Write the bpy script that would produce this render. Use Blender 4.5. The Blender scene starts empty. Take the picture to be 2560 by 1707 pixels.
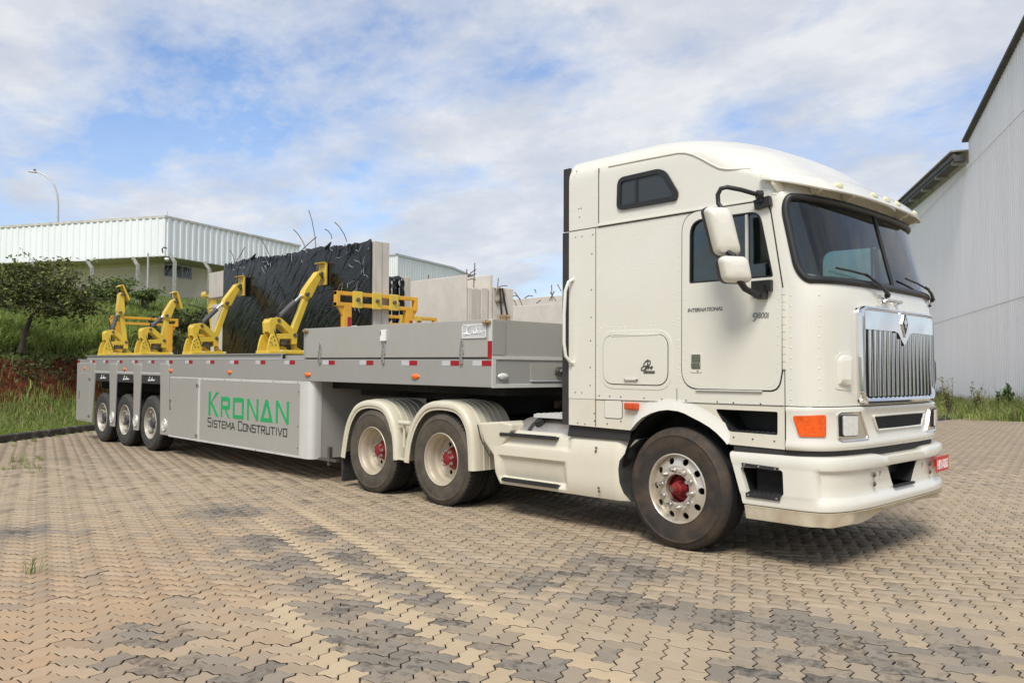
import bpy, bmesh, math, random
import numpy as np
from mathutils import Vector, Matrix
from mathutils.geometry import tessellate_polygon

sc = bpy.context.scene
COL = sc.collection
R = math.radians
random.seed(7); rng = np.random.default_rng(7)

# ------------------------------------------------------------------ camera
CAM = np.array([4.09482, -5.94184, 1.49465]); YAW, PIT, ROL, FPX = 2.37081, 0.03793, 0.00485, 2061.836
FW = np.array([math.cos(PIT)*math.cos(YAW), math.cos(PIT)*math.sin(YAW), math.sin(PIT)])
_r = np.array([math.sin(YAW), -math.cos(YAW), 0.0]); _u = np.cross(_r, FW)
RT = math.cos(ROL)*_r + math.sin(ROL)*_u; UP = -math.sin(ROL)*_r + math.cos(ROL)*_u
cd = bpy.data.cameras.new('camera'); cam = bpy.data.objects.new('camera', cd); COL.objects.link(cam)
cd.sensor_width = 36.0; cd.lens = FPX/2560*36; cd.clip_start = 0.05; cd.clip_end = 3000
cam.matrix_world = Matrix(((RT[0], UP[0], -FW[0], CAM[0]), (RT[1], UP[1], -FW[1], CAM[1]), (RT[2], UP[2], -FW[2], CAM[2]), (0, 0, 0, 1)))
sc.camera = cam

# ------------------------------------------------------------------ world and sun
SUN_EL, SUN_AZ = R(51), R(-58)        # sun high, behind the photographer
SKY_STRENGTH, SUN_STRENGTH, EXPOSURE = 0.095, 3.1, 0.13
w = bpy.data.worlds.new('World'); sc.world = w; w.use_nodes = True
nt = w.node_tree; nt.nodes.clear(); L = nt.links.new
def N(t, tree=None, **kw):
    n = (tree or nt).nodes.new(t)
    for k, v in kw.items(): setattr(n, k, v)
    return n
out = N('ShaderNodeOutputWorld'); bg = N('ShaderNodeBackground'); bg.inputs[1].default_value = SKY_STRENGTH
sky = N('ShaderNodeTexSky', sky_type='NISHITA', sun_disc=False, sun_elevation=SUN_EL, sun_rotation=math.pi/2 - SUN_AZ, air_density=1.0, dust_density=0.6, ozone_density=2.5)
tc = N('ShaderNodeTexCoord'); sep = N('ShaderNodeSeparateXYZ'); L(tc.outputs['Generated'], sep.inputs[0])
def MA(op, a, b=None, c=None, tree=None):
    n = N('ShaderNodeMath', tree, operation=op); lk = (tree or nt).links.new
    for i, v in enumerate((a, b, c)):
        if v is None: continue
        if isinstance(v, (int, float)): n.inputs[i].default_value = v
        else: lk(v, n.inputs[i])
    return n.outputs[0]
zc = MA('MAXIMUM', sep.outputs[2], 0.0); zd = MA('ADD', zc, 0.22)
comb = N('ShaderNodeCombineXYZ'); L(MA('DIVIDE', sep.outputs[0], zd), comb.inputs[0]); L(MA('DIVIDE', sep.outputs[1], zd), comb.inputs[1])
mp = N('ShaderNodeMapping'); mp.inputs['Location'].default_value = (2.9, 7.7, 0.0); mp.inputs['Rotation'].default_value = (0, 0, R(65)); mp.inputs['Scale'].default_value = (0.95, 1.15, 1)
L(comb.outputs[0], mp.inputs[0])
def noise(vec, scale, detail, rough, dist=0.0, tree=None):
    n = N('ShaderNodeTexNoise', tree); n.inputs['Scale'].default_value = scale; n.inputs['Detail'].default_value = detail
    n.inputs['Roughness'].default_value = rough; n.inputs['Distortion'].default_value = dist
    if vec is not None: (tree or nt).links.new(vec, n.inputs['Vector'])
    return n.outputs['Fac']
n1 = noise(mp.outputs[0], 1.15, 10, 0.6, 0.22); n2 = noise(mp.outputs[0], 4.2, 9, 0.65, 0.1)
cv = MA('ADD', MA('MULTIPLY', n1, 0.72), MA('MULTIPLY', n2, 0.28))
def ramp(fac, stops, tree=None, interp='LINEAR'):
    n = N('ShaderNodeValToRGB', tree); e = n.color_ramp.elements; n.color_ramp.interpolation = interp
    while len(e) < len(stops): e.new(0.5)
    for i, (p, c) in enumerate(stops): e[i].position = p; e[i].color = c if len(c) == 4 else (*c, 1)
    (tree or nt).links.new(fac, n.inputs[0]); return n.outputs[0]
cover = ramp(cv, [(0.365, (0, 0, 0)), (0.435, (.55,)*3), (0.52, (1, 1, 1))])
n3 = noise(mp.outputs[0], 2.6, 9, 0.62, 0.1)
cloud_col = ramp(n3, [(0.30, (5.6, 6.0, 6.9)), (0.48, (6.8, 7.05, 7.6)), (0.64, (8.4, 8.45, 8.5))])
lowhaze = ramp(zc, [(0.0, (.85,)*3), (0.12, (.6,)*3), (0.28, (.15,)*3), (0.42, (0, 0, 0))])
cf = MA('MAXIMUM', cover, lowhaze)
def mixc(f, a, b, tree=None, blend='MIX'):
    n = N('ShaderNodeMix', tree, data_type='RGBA', blend_type=blend); lk = (tree or nt).links.new
    for i, v in ((0, f), (6, a), (7, b)):
        if isinstance(v, (int, float)): n.inputs[i].default_value = v
        elif isinstance(v, tuple): n.inputs[i].default_value = v if len(v) == 4 else (*v, 1)
        else: lk(v, n.inputs[i])
    return n.outputs[2]
skyb = mixc(1.0, sky.outputs[0], (1.35, 1.55, 1.8), blend='MULTIPLY')
L(mixc(MA('MULTIPLY', cf, 0.92), skyb, cloud_col), bg.inputs[0]); L(bg.outputs[0], out.inputs[0])
sd = bpy.data.lights.new('sun', 'SUN'); sun = bpy.data.objects.new('sun', sd); COL.objects.link(sun)
sd.energy = SUN_STRENGTH; sd.angle = R(22); sd.color = (1.0, 0.95, 0.87)
sdir = Vector((math.cos(SUN_EL)*math.cos(SUN_AZ), math.cos(SUN_EL)*math.sin(SUN_AZ), math.sin(SUN_EL)))
sun.rotation_euler = sdir.to_track_quat('Z', 'Y').to_euler(); sun.location = (0, 0, 30)
sc.view_settings.view_transform = 'Standard'; sc.view_settings.look = 'None'; sc.view_settings.exposure = EXPOSURE; sc.view_settings.gamma = 1.0
sc.view_settings.use_curve_mapping = False

# ------------------------------------------------------------------ photo ray helpers (point on a real plane of the place)
def ray(px, py): return FW + RT*(px-1280)/FPX - UP*(py-853.5)/FPX
def onX(px, py, x): d = ray(px, py); return CAM + d*(x-CAM[0])/d[0]
def onY(px, py, y): d = ray(px, py); return CAM + d*(y-CAM[1])/d[1]
def onZ(px, py, z=0.0): d = ray(px, py); return CAM + d*(z-CAM[2])/d[2]
def at(px, py, dist): return CAM + ray(px, py)*dist
def proj(P):
    d = np.asarray(P) - CAM; z = d @ FW
    return 1280 + FPX*(d @ RT)/z, 853.5 - FPX*(d @ UP)/z, z

# ------------------------------------------------------------------ materials
MATS = {}
def mat(name, col, rough=0.5, metal=0.0, var=0.08, vscale=4.0, bump=0.0, bscale=40.0, coat=0.0, spec=0.5, col2=None, thr=None, stretch=None, emit=None, trans=0.0):
    m = bpy.data.materials.new(name); m.use_nodes = True; t = m.node_tree; b = t.nodes['Principled BSDF']; lk = t.links.new
    tcn = N('ShaderNodeTexCoord', t); vec = tcn.outputs['Object']
    if stretch:
        mpn = N('ShaderNodeMapping', t); mpn.inputs['Scale'].default_value = stretch; lk(vec, mpn.inputs[0]); vec = mpn.outputs[0]
    f = noise(vec, vscale, 6, 0.6, 0.2, t)
    if col2 is None:
        c1 = tuple(max(0, c*(1-var)) for c in col); c2 = tuple(min(1, c*(1+var)) for c in col); st = [(0.3, c1), (0.7, c2)]
    else:
        a, bb = thr or (0.45, 0.6); st = [(a, col), (bb, col2)]
    cc = ramp(f, st, t); lk(cc, b.inputs['Base Color'])
    b.inputs['Metallic'].default_value = metal; b.inputs['Specular IOR Level'].default_value = spec; b.inputs['Coat Weight'].default_value = coat; b.inputs['Coat Roughness'].default_value = 0.08
    f2 = noise(vec, vscale*3.1, 4, 0.6, 0, t)
    rr = N('ShaderNodeMapRange', t); lk(f2, rr.inputs[0]); rr.inputs[3].default_value = max(0.02, rough*0.8); rr.inputs[4].default_value = min(1, rough*1.2); lk(rr.outputs[0], b.inputs['Roughness'])
    if bump:
        fb = noise(vec, bscale, 5, 0.6, 0, t); bn = N('ShaderNodeBump', t); bn.inputs['Strength'].default_value = bump; bn.inputs['Distance'].default_value = 0.01; lk(fb, bn.inputs['Height']); lk(bn.outputs[0], b.inputs['Normal'])
    if trans: b.inputs['Transmission Weight'].default_value = trans
    if emit: b.inputs['Emission Color'].default_value = (*emit[0], 1); b.inputs['Emission Strength'].default_value = emit[1]
    MATS[name] = m; return m
def dirty(name, col, dirt, amount=0.5, rough=0.35, coat=0.4, metal=0.0, scale=1.6, streak=(1, 1, 0.35), dent=0.0):
    """paint with blotchy dust and vertical run marks"""
    m = bpy.data.materials.new(name); m.use_nodes = True; t = m.node_tree; b = t.nodes['Principled BSDF']; lk = t.links.new
    vec = N('ShaderNodeTexCoord', t).outputs['Object']
    f = noise(vec, scale, 8, 0.65, 0.4, t)
    mpn = N('ShaderNodeMapping', t); mpn.inputs['Scale'].default_value = (streak[0]*9, streak[1]*9, streak[2]*1.2); lk(vec, mpn.inputs[0])
    f2 = noise(mpn.outputs[0], 1.0, 5, 0.6, 0.1, t); f3 = noise(vec, scale*14, 3, 0.7, 0, t)
    s = MA('ADD', MA('MULTIPLY', f, 0.55, tree=t), MA('MULTIPLY', f2, 0.3, tree=t), tree=t); s = MA('ADD', s, MA('MULTIPLY', f3, 0.15, tree=t), tree=t)
    k = ramp(s, [(0.42, (0, 0, 0)), (0.66, (1, 1, 1))], t); kf = MA('MULTIPLY', k, amount, tree=t)
    lk(mixc(kf, col, dirt, t), b.inputs['Base Color']); b.inputs['Metallic'].default_value = metal
    rr = MA('ADD', MA('MULTIPLY', kf, 0.35, tree=t), rough, tree=t); lk(rr, b.inputs['Roughness'])
    b.inputs['Coat Weight'].default_value = coat; b.inputs['Coat Roughness'].default_value = 0.12
    if dent:
        fd_ = noise(vec, 1.5, 1, .4, 0, t); bn = N('ShaderNodeBump', t); bn.inputs['Strength'].default_value = dent; bn.inputs['Distance'].default_value = .05; lk(fd_, bn.inputs['Height']); lk(bn.outputs[0], b.inputs['Normal']); lk(bn.outputs[0], b.inputs['Coat Normal'])
    MATS[name] = m; return m
dirty('cab_white', (.74, .72, .63), (.62, .575, .455), .25, .26, .9, streak=(.12, .12, .3))
dirty('cab_dusty', (.72, .685, .57), (.55, .49, .36), .42, .34, .4, streak=(.3, .3, .3))
dirty('skirt_white', (.70, .655, .53), (.56, .50, .37), .40, .38, .3, streak=(.15, .15, .3))
dirty('fender_cream', (.66, .62, .49), (.46, .41, .30), .45, .45, .15, streak=(.2, .2, .3))
dirty('valance_cream', (.68, .62, .47), (.36, .26, .15), .65, .5, .1)
dirty('trailer_grey', (.39, .39, .365), (.30, .285, .24), .35, .40, .25, .2, streak=(.2, .2, .3), dent=.06)
dirty('trailer_panel', (.43, .42, .385), (.33, .31, .26), .35, .40, .25, .15, streak=(.2, .2, .3), dent=.07)
dirty('alu_trim', (.66, .66, .63), (.45, .43, .38), .4, .4, .0, .15)
dirty('clamp_yellow', (.74, .52, .05), (.34, .24, .06), .5, .42, .2, scale=4)
dirty('rack_orange', (.74, .38, .02), (.36, .19, .04), .45, .45, .2, scale=4)
mat('rubber', (.032, .031, .030), .75, var=.2)
mat('trim_black', (.018, .018, .018), .45, var=.2)
mat('plastic_black', (.022, .023, .024), .55, var=.3, vscale=9)
mat('chassis_black', (.010, .010, .010), .8, var=.4, vscale=6)
mat('tread_black', (.012, .012, .012), .8, var=.3)
mat('sidewall', (.032, .027, .022), .78, var=.2, vscale=5, bump=.25, bscale=60, col2=(.080, .053, .033), thr=(.42, .68))
mat('sidewall_dusty', (.066, .055, .041), .85, var=.2, vscale=6, bump=.25, bscale=60, col2=(.105, .086, .062), thr=(.4, .65))
mat('sidewall_trailer', (.04, .04, .038), .8, var=.2, vscale=6, bump=.25, bscale=60, col2=(.062, .058, .05), thr=(.4, .65))
dirty('rim_polished', (.66, .62, .54), (.45, .35, .22), .65, .30, .0, .55, scale=4)
dirty('rim_cream', (.54, .49, .39), (.38, .31, .21), .6, .42, .1, .35, scale=4)
dirty('rim_white', (.47, .45, .40), (.34, .29, .22), .6, .45, .1, .2, scale=4)
mat('hub_red', (.22, .014, .016), .6, var=.3, vscale=14)
mat('hub_grey', (.06, .065, .07), .6, var=.3, vscale=12)
mat('steel', (.62, .61, .59), .32, .9, var=.15, vscale=20)
mat('steel_dark', (.16, .14, .12), .5, .6, var=.3, vscale=15)
mat('chrome', (.82, .82, .82), .06, 1.0, var=.02)
mat('chrome_satin', (.72, .72, .71), .2, 1.0, var=.05)
mat('amber', (.80, .10, .004), .18, var=.25, vscale=30, coat=.6)
mat('amber_side', (.62, .085, .025), .3, var=.2, vscale=30)
mat('lamp_orange', (.85, .16, .01), .25, var=.2, vscale=60, coat=.5)
mat('lamp_clear', (.70, .70, .66), .12, var=.12, vscale=40, coat=.8)
mat('lamp_yellowed', (.72, .70, .42), .25, var=.2, vscale=60, coat=.5)
mat('tape_red', (.33, .012, .02), .35, var=.15, vscale=40)
mat('tape_white', (.52, .53, .54), .35, var=.1, vscale=40)
mat('plate_red', (.60, .035, .035), .4, var=.06)
mat('letter_white', (.82, .82, .80), .5, var=.03)
mat('letter_green', (.02, .36, .12), .45, var=.05)
mat('letter_black', (.025, .025, .022), .5, var=.1)
mat('badge_chrome', (.30, .30, .29), .2, .6, var=.2, vscale=40)
mat('gap_dark', (.03, .028, .024), .8, var=.2)
mat('tank_alu', (.55, .53, .51), .38, .75, var=.15, vscale=5, col2=(.50, .40, .32), thr=(.5, .72))
mat('interior_grey', (.50, .51, .49), .8, var=.15)
mat('interior_dark', (.10, .10, .10), .75, var=.2)
mat('interior_beige', (.55, .54, .48), .8, var=.1)
mat('curtain_blue', (.46, .50, .54), .9, var=.35, vscale=5)
mat('blanket_red', (.42, .09, .03), .9, var=.2)
mat('concrete', (.60, .555, .49), .85, var=.10, vscale=2.5, bump=.15, bscale=60)
mat('concrete_grey', (.50, .46, .40), .85, var=.14, vscale=3, bump=.2, bscale=60, stretch=(3, 3, .5))
mat('concrete_post', (.33, .33, .29), .9, var=.25, vscale=8)
mat('kerb_stone', (.055, .047, .038), .9, col2=(.20, .17, .13), thr=(.50, .66), vscale=3.5, bump=.4, bscale=30)
mat('rebar', (.14, .10, .075), .7, .4, var=.3, vscale=30)
mat('hose_black', (.015, .015, .016), .5, var=.2)
mat('sheet_white', (.84, .865, .86), .45, var=.05, vscale=1.2, stretch=(1, 1, .3))
mat('sheet_white_aged', (.84, .85, .84), .5, var=.09, vscale=2.0, stretch=(3, 3, .25))
mat('sheet_lilac', (.92, .91, .91), .6, var=.04, vscale=1.0, stretch=(2, 2, .2))
mat('trim_weathered', (.55, .53, .47), .7, var=.25, vscale=3)
mat('roof_dark', (.07, .068, .065), .7, var=.25, vscale=3)
mat('roof_edge', (.30, .28, .26), .8, var=.3, vscale=3)
mat('wall_beige', (.74, .645, .48), .85, var=.08, vscale=1.0, stretch=(1, 1, .4))
mat('soffit', (.60, .56, .46), .8, var=.1)
mat('window_dark', (.035, .042, .045), .12, var=.3, vscale=.7)
mat('window_frame', (.33, .34, .34), .5, var=.1)
mat('galvanised', (.50, .50, .48), .45, .4, var=.1)
mat('bark', (.075, .058, .045), .9, var=.35, vscale=9, bump=.5, bscale=30)
mat('cloth_tan', (.34, .30, .23), .9, var=.25, vscale=12)
mat('strap_black', (.03, .028, .026), .8, var=.3)
mat('brass', (.55, .40, .22), .35, .8, var=.2)
mat('paper', (.80, .80, .80), .7, var=.03)
mat('blue_pipe', (.02, .07, .25), .4, var=.1)

def glass(name, tint, refl_tint=(1, 1, 1), ior=1.5):
    m = bpy.data.materials.new(name); m.use_nodes = True; t = m.node_tree; t.nodes.clear(); lk = t.links.new
    o = N('ShaderNodeOutputMaterial', t); mx = N('ShaderNodeMixShader', t); tr = N('ShaderNodeBsdfTransparent', t); gl = N('ShaderNodeBsdfGlossy', t); fr = N('ShaderNodeFresnel', t)
    fr.inputs[0].default_value = ior; tr.inputs[0].default_value = (*tint, 1); gl.inputs[0].default_value = (*refl_tint, 1); gl.inputs[1].default_value = 0.01
    lk(fr.outputs[0], mx.inputs[0]); lk(tr.outputs[0], mx.inputs[1]); lk(gl.outputs[0], mx.inputs[2]); lk(mx.outputs[0], o.inputs[0]); MATS[name] = m
glass('windshield_glass', (.90, .98, .96), ior=1.55); glass('side_glass', (.42, .50, .48), ior=1.7)
def plastic_film():
    m = bpy.data.materials.new('black_film'); m.use_nodes = True; t = m.node_tree; b = t.nodes['Principled BSDF']; lk = t.links.new
    vec = N('ShaderNodeTexCoord', t).outputs['Object']
    b.inputs['Base Color'].default_value = (.006, .007, .008, 1); b.inputs['Roughness'].default_value = .16; b.inputs['Specular IOR Level'].default_value = .42
    mpn = N('ShaderNodeMapping', t); mpn.inputs['Rotation'].default_value = (0, R(42), 0); lk(vec, mpn.inputs[0]); mp2 = N('ShaderNodeMapping', t); mp2.inputs['Scale'].default_value = (.35, 1, 3.2); lk(mpn.outputs[0], mp2.inputs[0])
    mp3 = N('ShaderNodeMapping', t); mp3.inputs['Scale'].default_value = (.8, 1, 1.6); lk(vec, mp3.inputs[0])
    a = noise(mp2.outputs[0], 1.7, 3, .5, .9, t); c = noise(mp3.outputs[0], 3.2, 3, .5, 1.6, t); e = noise(vec, 1.2, 2, .5, 0, t)
    r1 = ramp(a, [(.40, (0, 0, 0)), (.47, (1, 1, 1)), (.50, (.15,)*3), (.56, (.8,)*3), (.62, (0, 0, 0))], t); r2 = ramp(c, [(.46, (0, 0, 0)), (.50, (1, 1, 1)), (.54, (0, 0, 0))], t)
    h = MA('ADD', MA('MULTIPLY', r1, .55, tree=t), MA('MULTIPLY', MA('MULTIPLY', r2, e, tree=t), .55, tree=t), tree=t)
    bn = N('ShaderNodeBump', t); bn.inputs['Strength'].default_value = .13; bn.inputs['Distance'].default_value = .02; lk(h, bn.inputs['Height']); lk(bn.outputs[0], b.inputs['Normal'])
    MATS['black_film'] = m
plastic_film()
def leaf_mat(name, c1, c2):
    m = bpy.data.materials.new(name); m.use_nodes = True; t = m.node_tree; b = t.nodes['Principled BSDF']; lk = t.links.new
    g = N('ShaderNodeNewGeometry', t); f = noise(g.outputs['Position'], 1.1, 3, .6, 0, t); wn = N('ShaderNodeAttribute', t); wn.attribute_name = 'tone'
    s = MA('ADD', MA('MULTIPLY', f, .5, tree=t), MA('MULTIPLY', wn.outputs['Fac'], .5, tree=t), tree=t)
    lk(ramp(s, [(.25, c1), (.75, c2)], t), b.inputs['Base Color']); b.inputs['Roughness'].default_value = .65; b.inputs['Specular IOR Level'].default_value = .25
    try: b.inputs['Subsurface Weight'].default_value = 0.0
    except Exception: pass
    MATS[name] = m
leaf_mat('leaf_tree', (.030, .045, .013), (.19, .205, .055)); leaf_mat('leaf_shrub', (.04, .07, .018), (.16, .21, .055)); leaf_mat('leaf_dark', (.022, .032, .011), (.10, .12, .038))
leaf_mat('grass_blade', (.10, .165, .026), (.31, .36, .10)); leaf_mat('grass_dry', (.10, .12, .03), (.32, .29, .13)); leaf_mat('leaf_sapling', (.05, .09, .03), (.16, .23, .08))

# ------------------------------------------------------------------ mesh helpers
class MB:
    def __init__(s): s.v = []; s.f = []; s.mi = []
    def add(s, vs, fs, mi=0):
        o = len(s.v); s.v += [tuple(map(float, q)) for q in vs]; s.f += [tuple(i+o for i in f) for f in fs]; s.mi += [mi]*len(fs); return s
    def box(s, x0, x1, y0, y1, z0, z1, mi=0):
        return s.add([(x0, y0, z0), (x1, y0, z0), (x1, y1, z0), (x0, y1, z0), (x0, y0, z1), (x1, y0, z1), (x1, y1, z1), (x0, y1, z1)],
                     [(0, 3, 2, 1), (4, 5, 6, 7), (0, 1, 5, 4), (1, 2, 6, 5), (2, 3, 7, 6), (3, 0, 4, 7)], mi)
    def obox(s, c, ax, ay, az, hx, hy, hz, mi=0):
        c = np.array(c, float); ax, ay, az = [np.array(q, float)/np.linalg.norm(q) for q in (ax, ay, az)]
        vs = [c + ax*hx*i + ay*hy*j + az*hz*k for k in (-1, 1) for (i, j) in ((-1, -1), (1, -1), (1, 1), (-1, 1))]
        return s.add(vs, [(0, 3, 2, 1), (4, 5, 6, 7), (0, 1, 5, 4), (1, 2, 6, 5), (2, 3, 7, 6), (3, 0, 4, 7)], mi)
    def beam(s, a, b, w, h, upv=(0, 0, 1), mi=0):
        a, b = np.array(a, float), np.array(b, float); d = b-a; l = np.linalg.norm(d); d /= l; sd = np.cross(d, upv)
        if np.linalg.norm(sd) < 1e-6: sd = np.cross(d, (0, 1, 0))
        sd /= np.linalg.norm(sd); u = np.cross(sd, d); return s.obox((a+b)/2, d, sd, u, l/2, w/2, h/2, mi)
    def prism(s, poly, axis, a0, a1, mi=0):
        f = {'x': lambda p, a: (a, p[0], p[1]), 'y': lambda p, a: (p[0], a, p[1]), 'z': lambda p, a: (p[0], p[1], a)}[axis]
        n = len(poly); vs = [f(p, a0) for p in poly] + [f(p, a1) for p in poly]
        return s.add(vs, [tuple(range(n)), tuple(range(2*n-1, n-1, -1))] + [(i, (i+1) % n, n+(i+1) % n, n+i) for i in range(n)], mi)
    def holed(s, outer, holes, axis, a0, a1, mi=0):
        f = {'x': lambda p, a: (a, p[0], p[1]), 'y': lambda p, a: (p[0], a, p[1]), 'z': lambda p, a: (p[0], p[1], a)}[axis]
        loops = [outer] + holes; flat = [p for l in loops for p in l]; n = len(flat)
        tri = tessellate_polygon([[Vector((p[0], p[1], 0)) for p in l] for l in loops])
        fs = [tuple(t) for t in tri] + [tuple(i+n for i in reversed(t)) for t in tri]; o = 0
        for l in loops:
            m = len(l); fs += [(o+i, o+(i+1) % m, n+o+(i+1) % m, n+o+i) for i in range(m)]; o += m
        return s.add([f(p, a0) for p in flat] + [f(p, a1) for p in flat], fs, mi)
    def cyl(s, a, b, r0, r1=None, n=16, caps=True, mi=0):
        r1 = r0 if r1 is None else r1; a, b = np.array(a, float), np.array(b, float); d = (b-a)/np.linalg.norm(b-a)
        e = np.cross(d, (0, 0, 1)) if abs(d[2]) < .9 else np.cross(d, (1, 0, 0)); e /= np.linalg.norm(e); g = np.cross(d, e)
        vs = [p + r*(e*math.cos(t)+g*math.sin(t)) for p, r in ((a, r0), (b, r1)) for t in [2*math.pi*i/n for i in range(n)]]
        fs = [(i, (i+1) % n, n+(i+1) % n, n+i) for i in range(n)]
        if caps: fs += [tuple(range(n-1, -1, -1)), tuple(range(n, 2*n))]
        return s.add(vs, fs, mi)
    def tube(s, pts, r, n=8, closed=False, mi=0, flat=None):
        P = [np.array(p, float) for p in pts]; m = len(P); rs = r if isinstance(r, (list, tuple)) else [r]*m; vs = []; e = None
        for i in range(m):
            a = P[(i-1) % m] if (closed or i > 0) else P[i]; b = P[(i+1) % m] if (closed or i < m-1) else P[i]
            d = b-a; d = d/(np.linalg.norm(d)+1e-12)
            if e is None: e = np.cross(d, (0, 0, 1)) if abs(d[2]) < .9 else np.cross(d, (1, 0, 0))
            e = e - d*(e @ d); e /= np.linalg.norm(e)+1e-12; g = np.cross(d, e)
            for k in range(n):
                t = 2*math.pi*k/n; vs.append(P[i] + rs[i]*(e*math.cos(t)+g*math.sin(t)))
        fs = [(i*n+k, i*n+(k+1) % n, ((i+1) % m)*n+(k+1) % n, ((i+1) % m)*n+k) for i in range(m if closed else m-1) for k in range(n)]
        if not closed: fs += [tuple(range(n-1, -1, -1)), tuple(range((m-1)*n, m*n))]
        return s.add(vs, fs, mi)
    def lathe(s, prof, c, n=48, mi=0, axis='y'):
        """profile (radius, depth along axis) round c"""
        m = len(prof); vs = []
        for i in range(n):
            t = 2*math.pi*i/n; cs_, sn = math.cos(t), math.sin(t)
            for r, y in prof:
                vs.append((c[0]+r*cs_, c[1]+y, c[2]+r*sn) if axis == 'y' else (c[0]+r*cs_, c[1]+r*sn, c[2]+y) if axis == 'z' else (c[0]+y, c[1]+r*cs_, c[2]+r*sn))
        return s.add(vs, [(i*m+k, i*m+k+1, ((i+1) % n)*m+k+1, ((i+1) % n)*m+k) for i in range(n) for k in range(m-1)], mi)
    def grid(s, rows, closed=False, mi=0):
        m = len(rows[0]); vs = [p for r in rows for p in r]; nr = len(rows)
        return s.add(vs, [(i*m+k, i*m+(k+1) % m, (i+1)*m+(k+1) % m, (i+1)*m+k) for i in range(nr-1) for k in range(m if closed else m-1)], mi)
    def mesh(s, name, mats, smooth=None, fix=True):
        me = bpy.data.meshes.new(name); me.from_pydata(s.v, [], s.f)
        for q in (mats if isinstance(mats, (list, tuple)) else [mats]): me.materials.append(MATS[q])
        me.polygons.foreach_set('material_index', s.mi)
        if fix:
            b = bmesh.new(); b.from_mesh(me); bmesh.ops.recalc_face_normals(b, faces=b.faces); b.to_mesh(me); b.free()
        if smooth: me.shade_smooth(); me.set_sharp_from_angle(angle=R(smooth))
        me.update(); return me
    def build(s, name, mats, parent=None, smooth=None, bevel=0, seg=2, fix=True):
        o = bpy.data.objects.new(name, s.mesh(name, mats, smooth, fix)); COL.objects.link(o)
        if parent: par(o, parent)
        if bevel:
            bm_ = o.modifiers.new('bevel', 'BEVEL'); bm_.width = bevel; bm_.segments = seg; bm_.limit_method = 'ANGLE'; bm_.angle_limit = R(40); bm_.harden_normals = False
        return o
HOME = {}
def par(o, p):
    o.parent = p
    if p.name in HOME: o.matrix_parent_inverse = HOME[p.name].inverted()
def tag(o, label=None, cat=None, group=None, kind=None):
    if label: o['label'] = label
    if cat: o['category'] = cat
    if group: o['group'] = group
    if kind: o['kind'] = kind
    return o
def thing(name, loc, label, cat, group=None):
    o = bpy.data.objects.new(name, None); COL.objects.link(o); o.location = loc; o.empty_display_size = .2
    HOME[o.name] = Matrix.Translation(loc); return tag(o, label, cat, group)
def copy_tree(o, parent=None):
    c = o.copy(); COL.objects.link(c); c.parent = parent
    for ch in o.children: copy_tree(ch, c)
    return c
def rrect(x0, x1, z0, z1, r, n=6):
    pts = []
    for cx, cz, a0 in ((x1-r, z1-r, 0), (x0+r, z1-r, 90), (x0+r, z0+r, 180), (x1-r, z0+r, 270)):
        pts += [(cx+r*math.cos(R(a0+90*i/n)), cz+r*math.sin(R(a0+90*i/n))) for i in range(n+1)]
    return pts
def rpoly(pts, r, n=5):
    """polygon with rounded corners, r one radius or one per corner"""
    o = []; m = len(pts)
    for i in range(m):
        p0, p, p2 = [np.array(pts[(i+k) % m], float) for k in (-1, 0, 1)]; rr = r[i] if isinstance(r, (list, tuple)) else r
        if rr <= 0: o.append(tuple(p)); continue
        d0, d2 = p0-p, p2-p; l0, l2 = np.linalg.norm(d0), np.linalg.norm(d2); k = min(rr, .49*l0, .49*l2); a, b = p+d0/l0*k, p+d2/l2*k
        for j in range(n+1):
            t = j/n; o.append(tuple((1-t)**2*a + 2*t*(1-t)*p + t*t*b))
    return o
def offset_poly(pts, d):
    m = len(pts); P = [np.array(p, float) for p in pts]; ar = sum(P[i][0]*P[(i+1) % m][1]-P[(i+1) % m][0]*P[i][1] for i in range(m)); sg = 1 if ar > 0 else -1; o = []
    for i in range(m):
        e = P[(i+1) % m]-P[(i-1) % m]; e = e/(np.linalg.norm(e)+1e-12); o.append(tuple(P[i] + sg*d*np.array((e[1], -e[0]))))
    return o
def text_mb(body, size, place, extrude=.002, shear=0.0, xs=1.0, bold=0.0, spacing=1.0, width=None):
    """letters as geometry; place(u, v, w) -> world"""
    cu = bpy.data.curves.new('lettering', 'FONT'); cu.body = body; cu.size = size; cu.extrude = extrude; cu.shear = shear; cu.offset = bold; cu.space_character = spacing; cu.resolution_u = 4
    o = bpy.data.objects.new('lettering', cu); COL.objects.link(o); dg = bpy.context.evaluated_depsgraph_get(); me = bpy.data.meshes.new_from_object(o.evaluated_get(dg))
    m = MB(); vs = [v.co.copy() for v in me.vertices]; w0 = min(v.x for v in vs); h0 = min(v.y for v in vs)
    if width: xs = width/(max(v.x for v in vs)-w0)
    m.add([place((v.x-w0)*xs, v.y, v.z) for v in vs], [tuple(p.vertices) for p in me.polygons]); bpy.data.objects.remove(o); bpy.data.curves.remove(cu); bpy.data.meshes.remove(me); return m
def boolean(o, cutters, op='DIFFERENCE'):
    for cm in cutters:
        c = bpy.data.objects.new('cutter', cm.mesh('cutter', [o.data.materials[0].name])); COL.objects.link(c)
        md = o.modifiers.new('cut', 'BOOLEAN'); md.object = c; md.operation = op; md.solver = 'EXACT'
        dg = bpy.context.evaluated_depsgraph_get(); me = bpy.data.meshes.new_from_object(o.evaluated_get(dg)); o.modifiers.remove(md); o.data = me
        cme = c.data; bpy.data.objects.remove(c); bpy.data.meshes.remove(cme)
    return o

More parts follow.
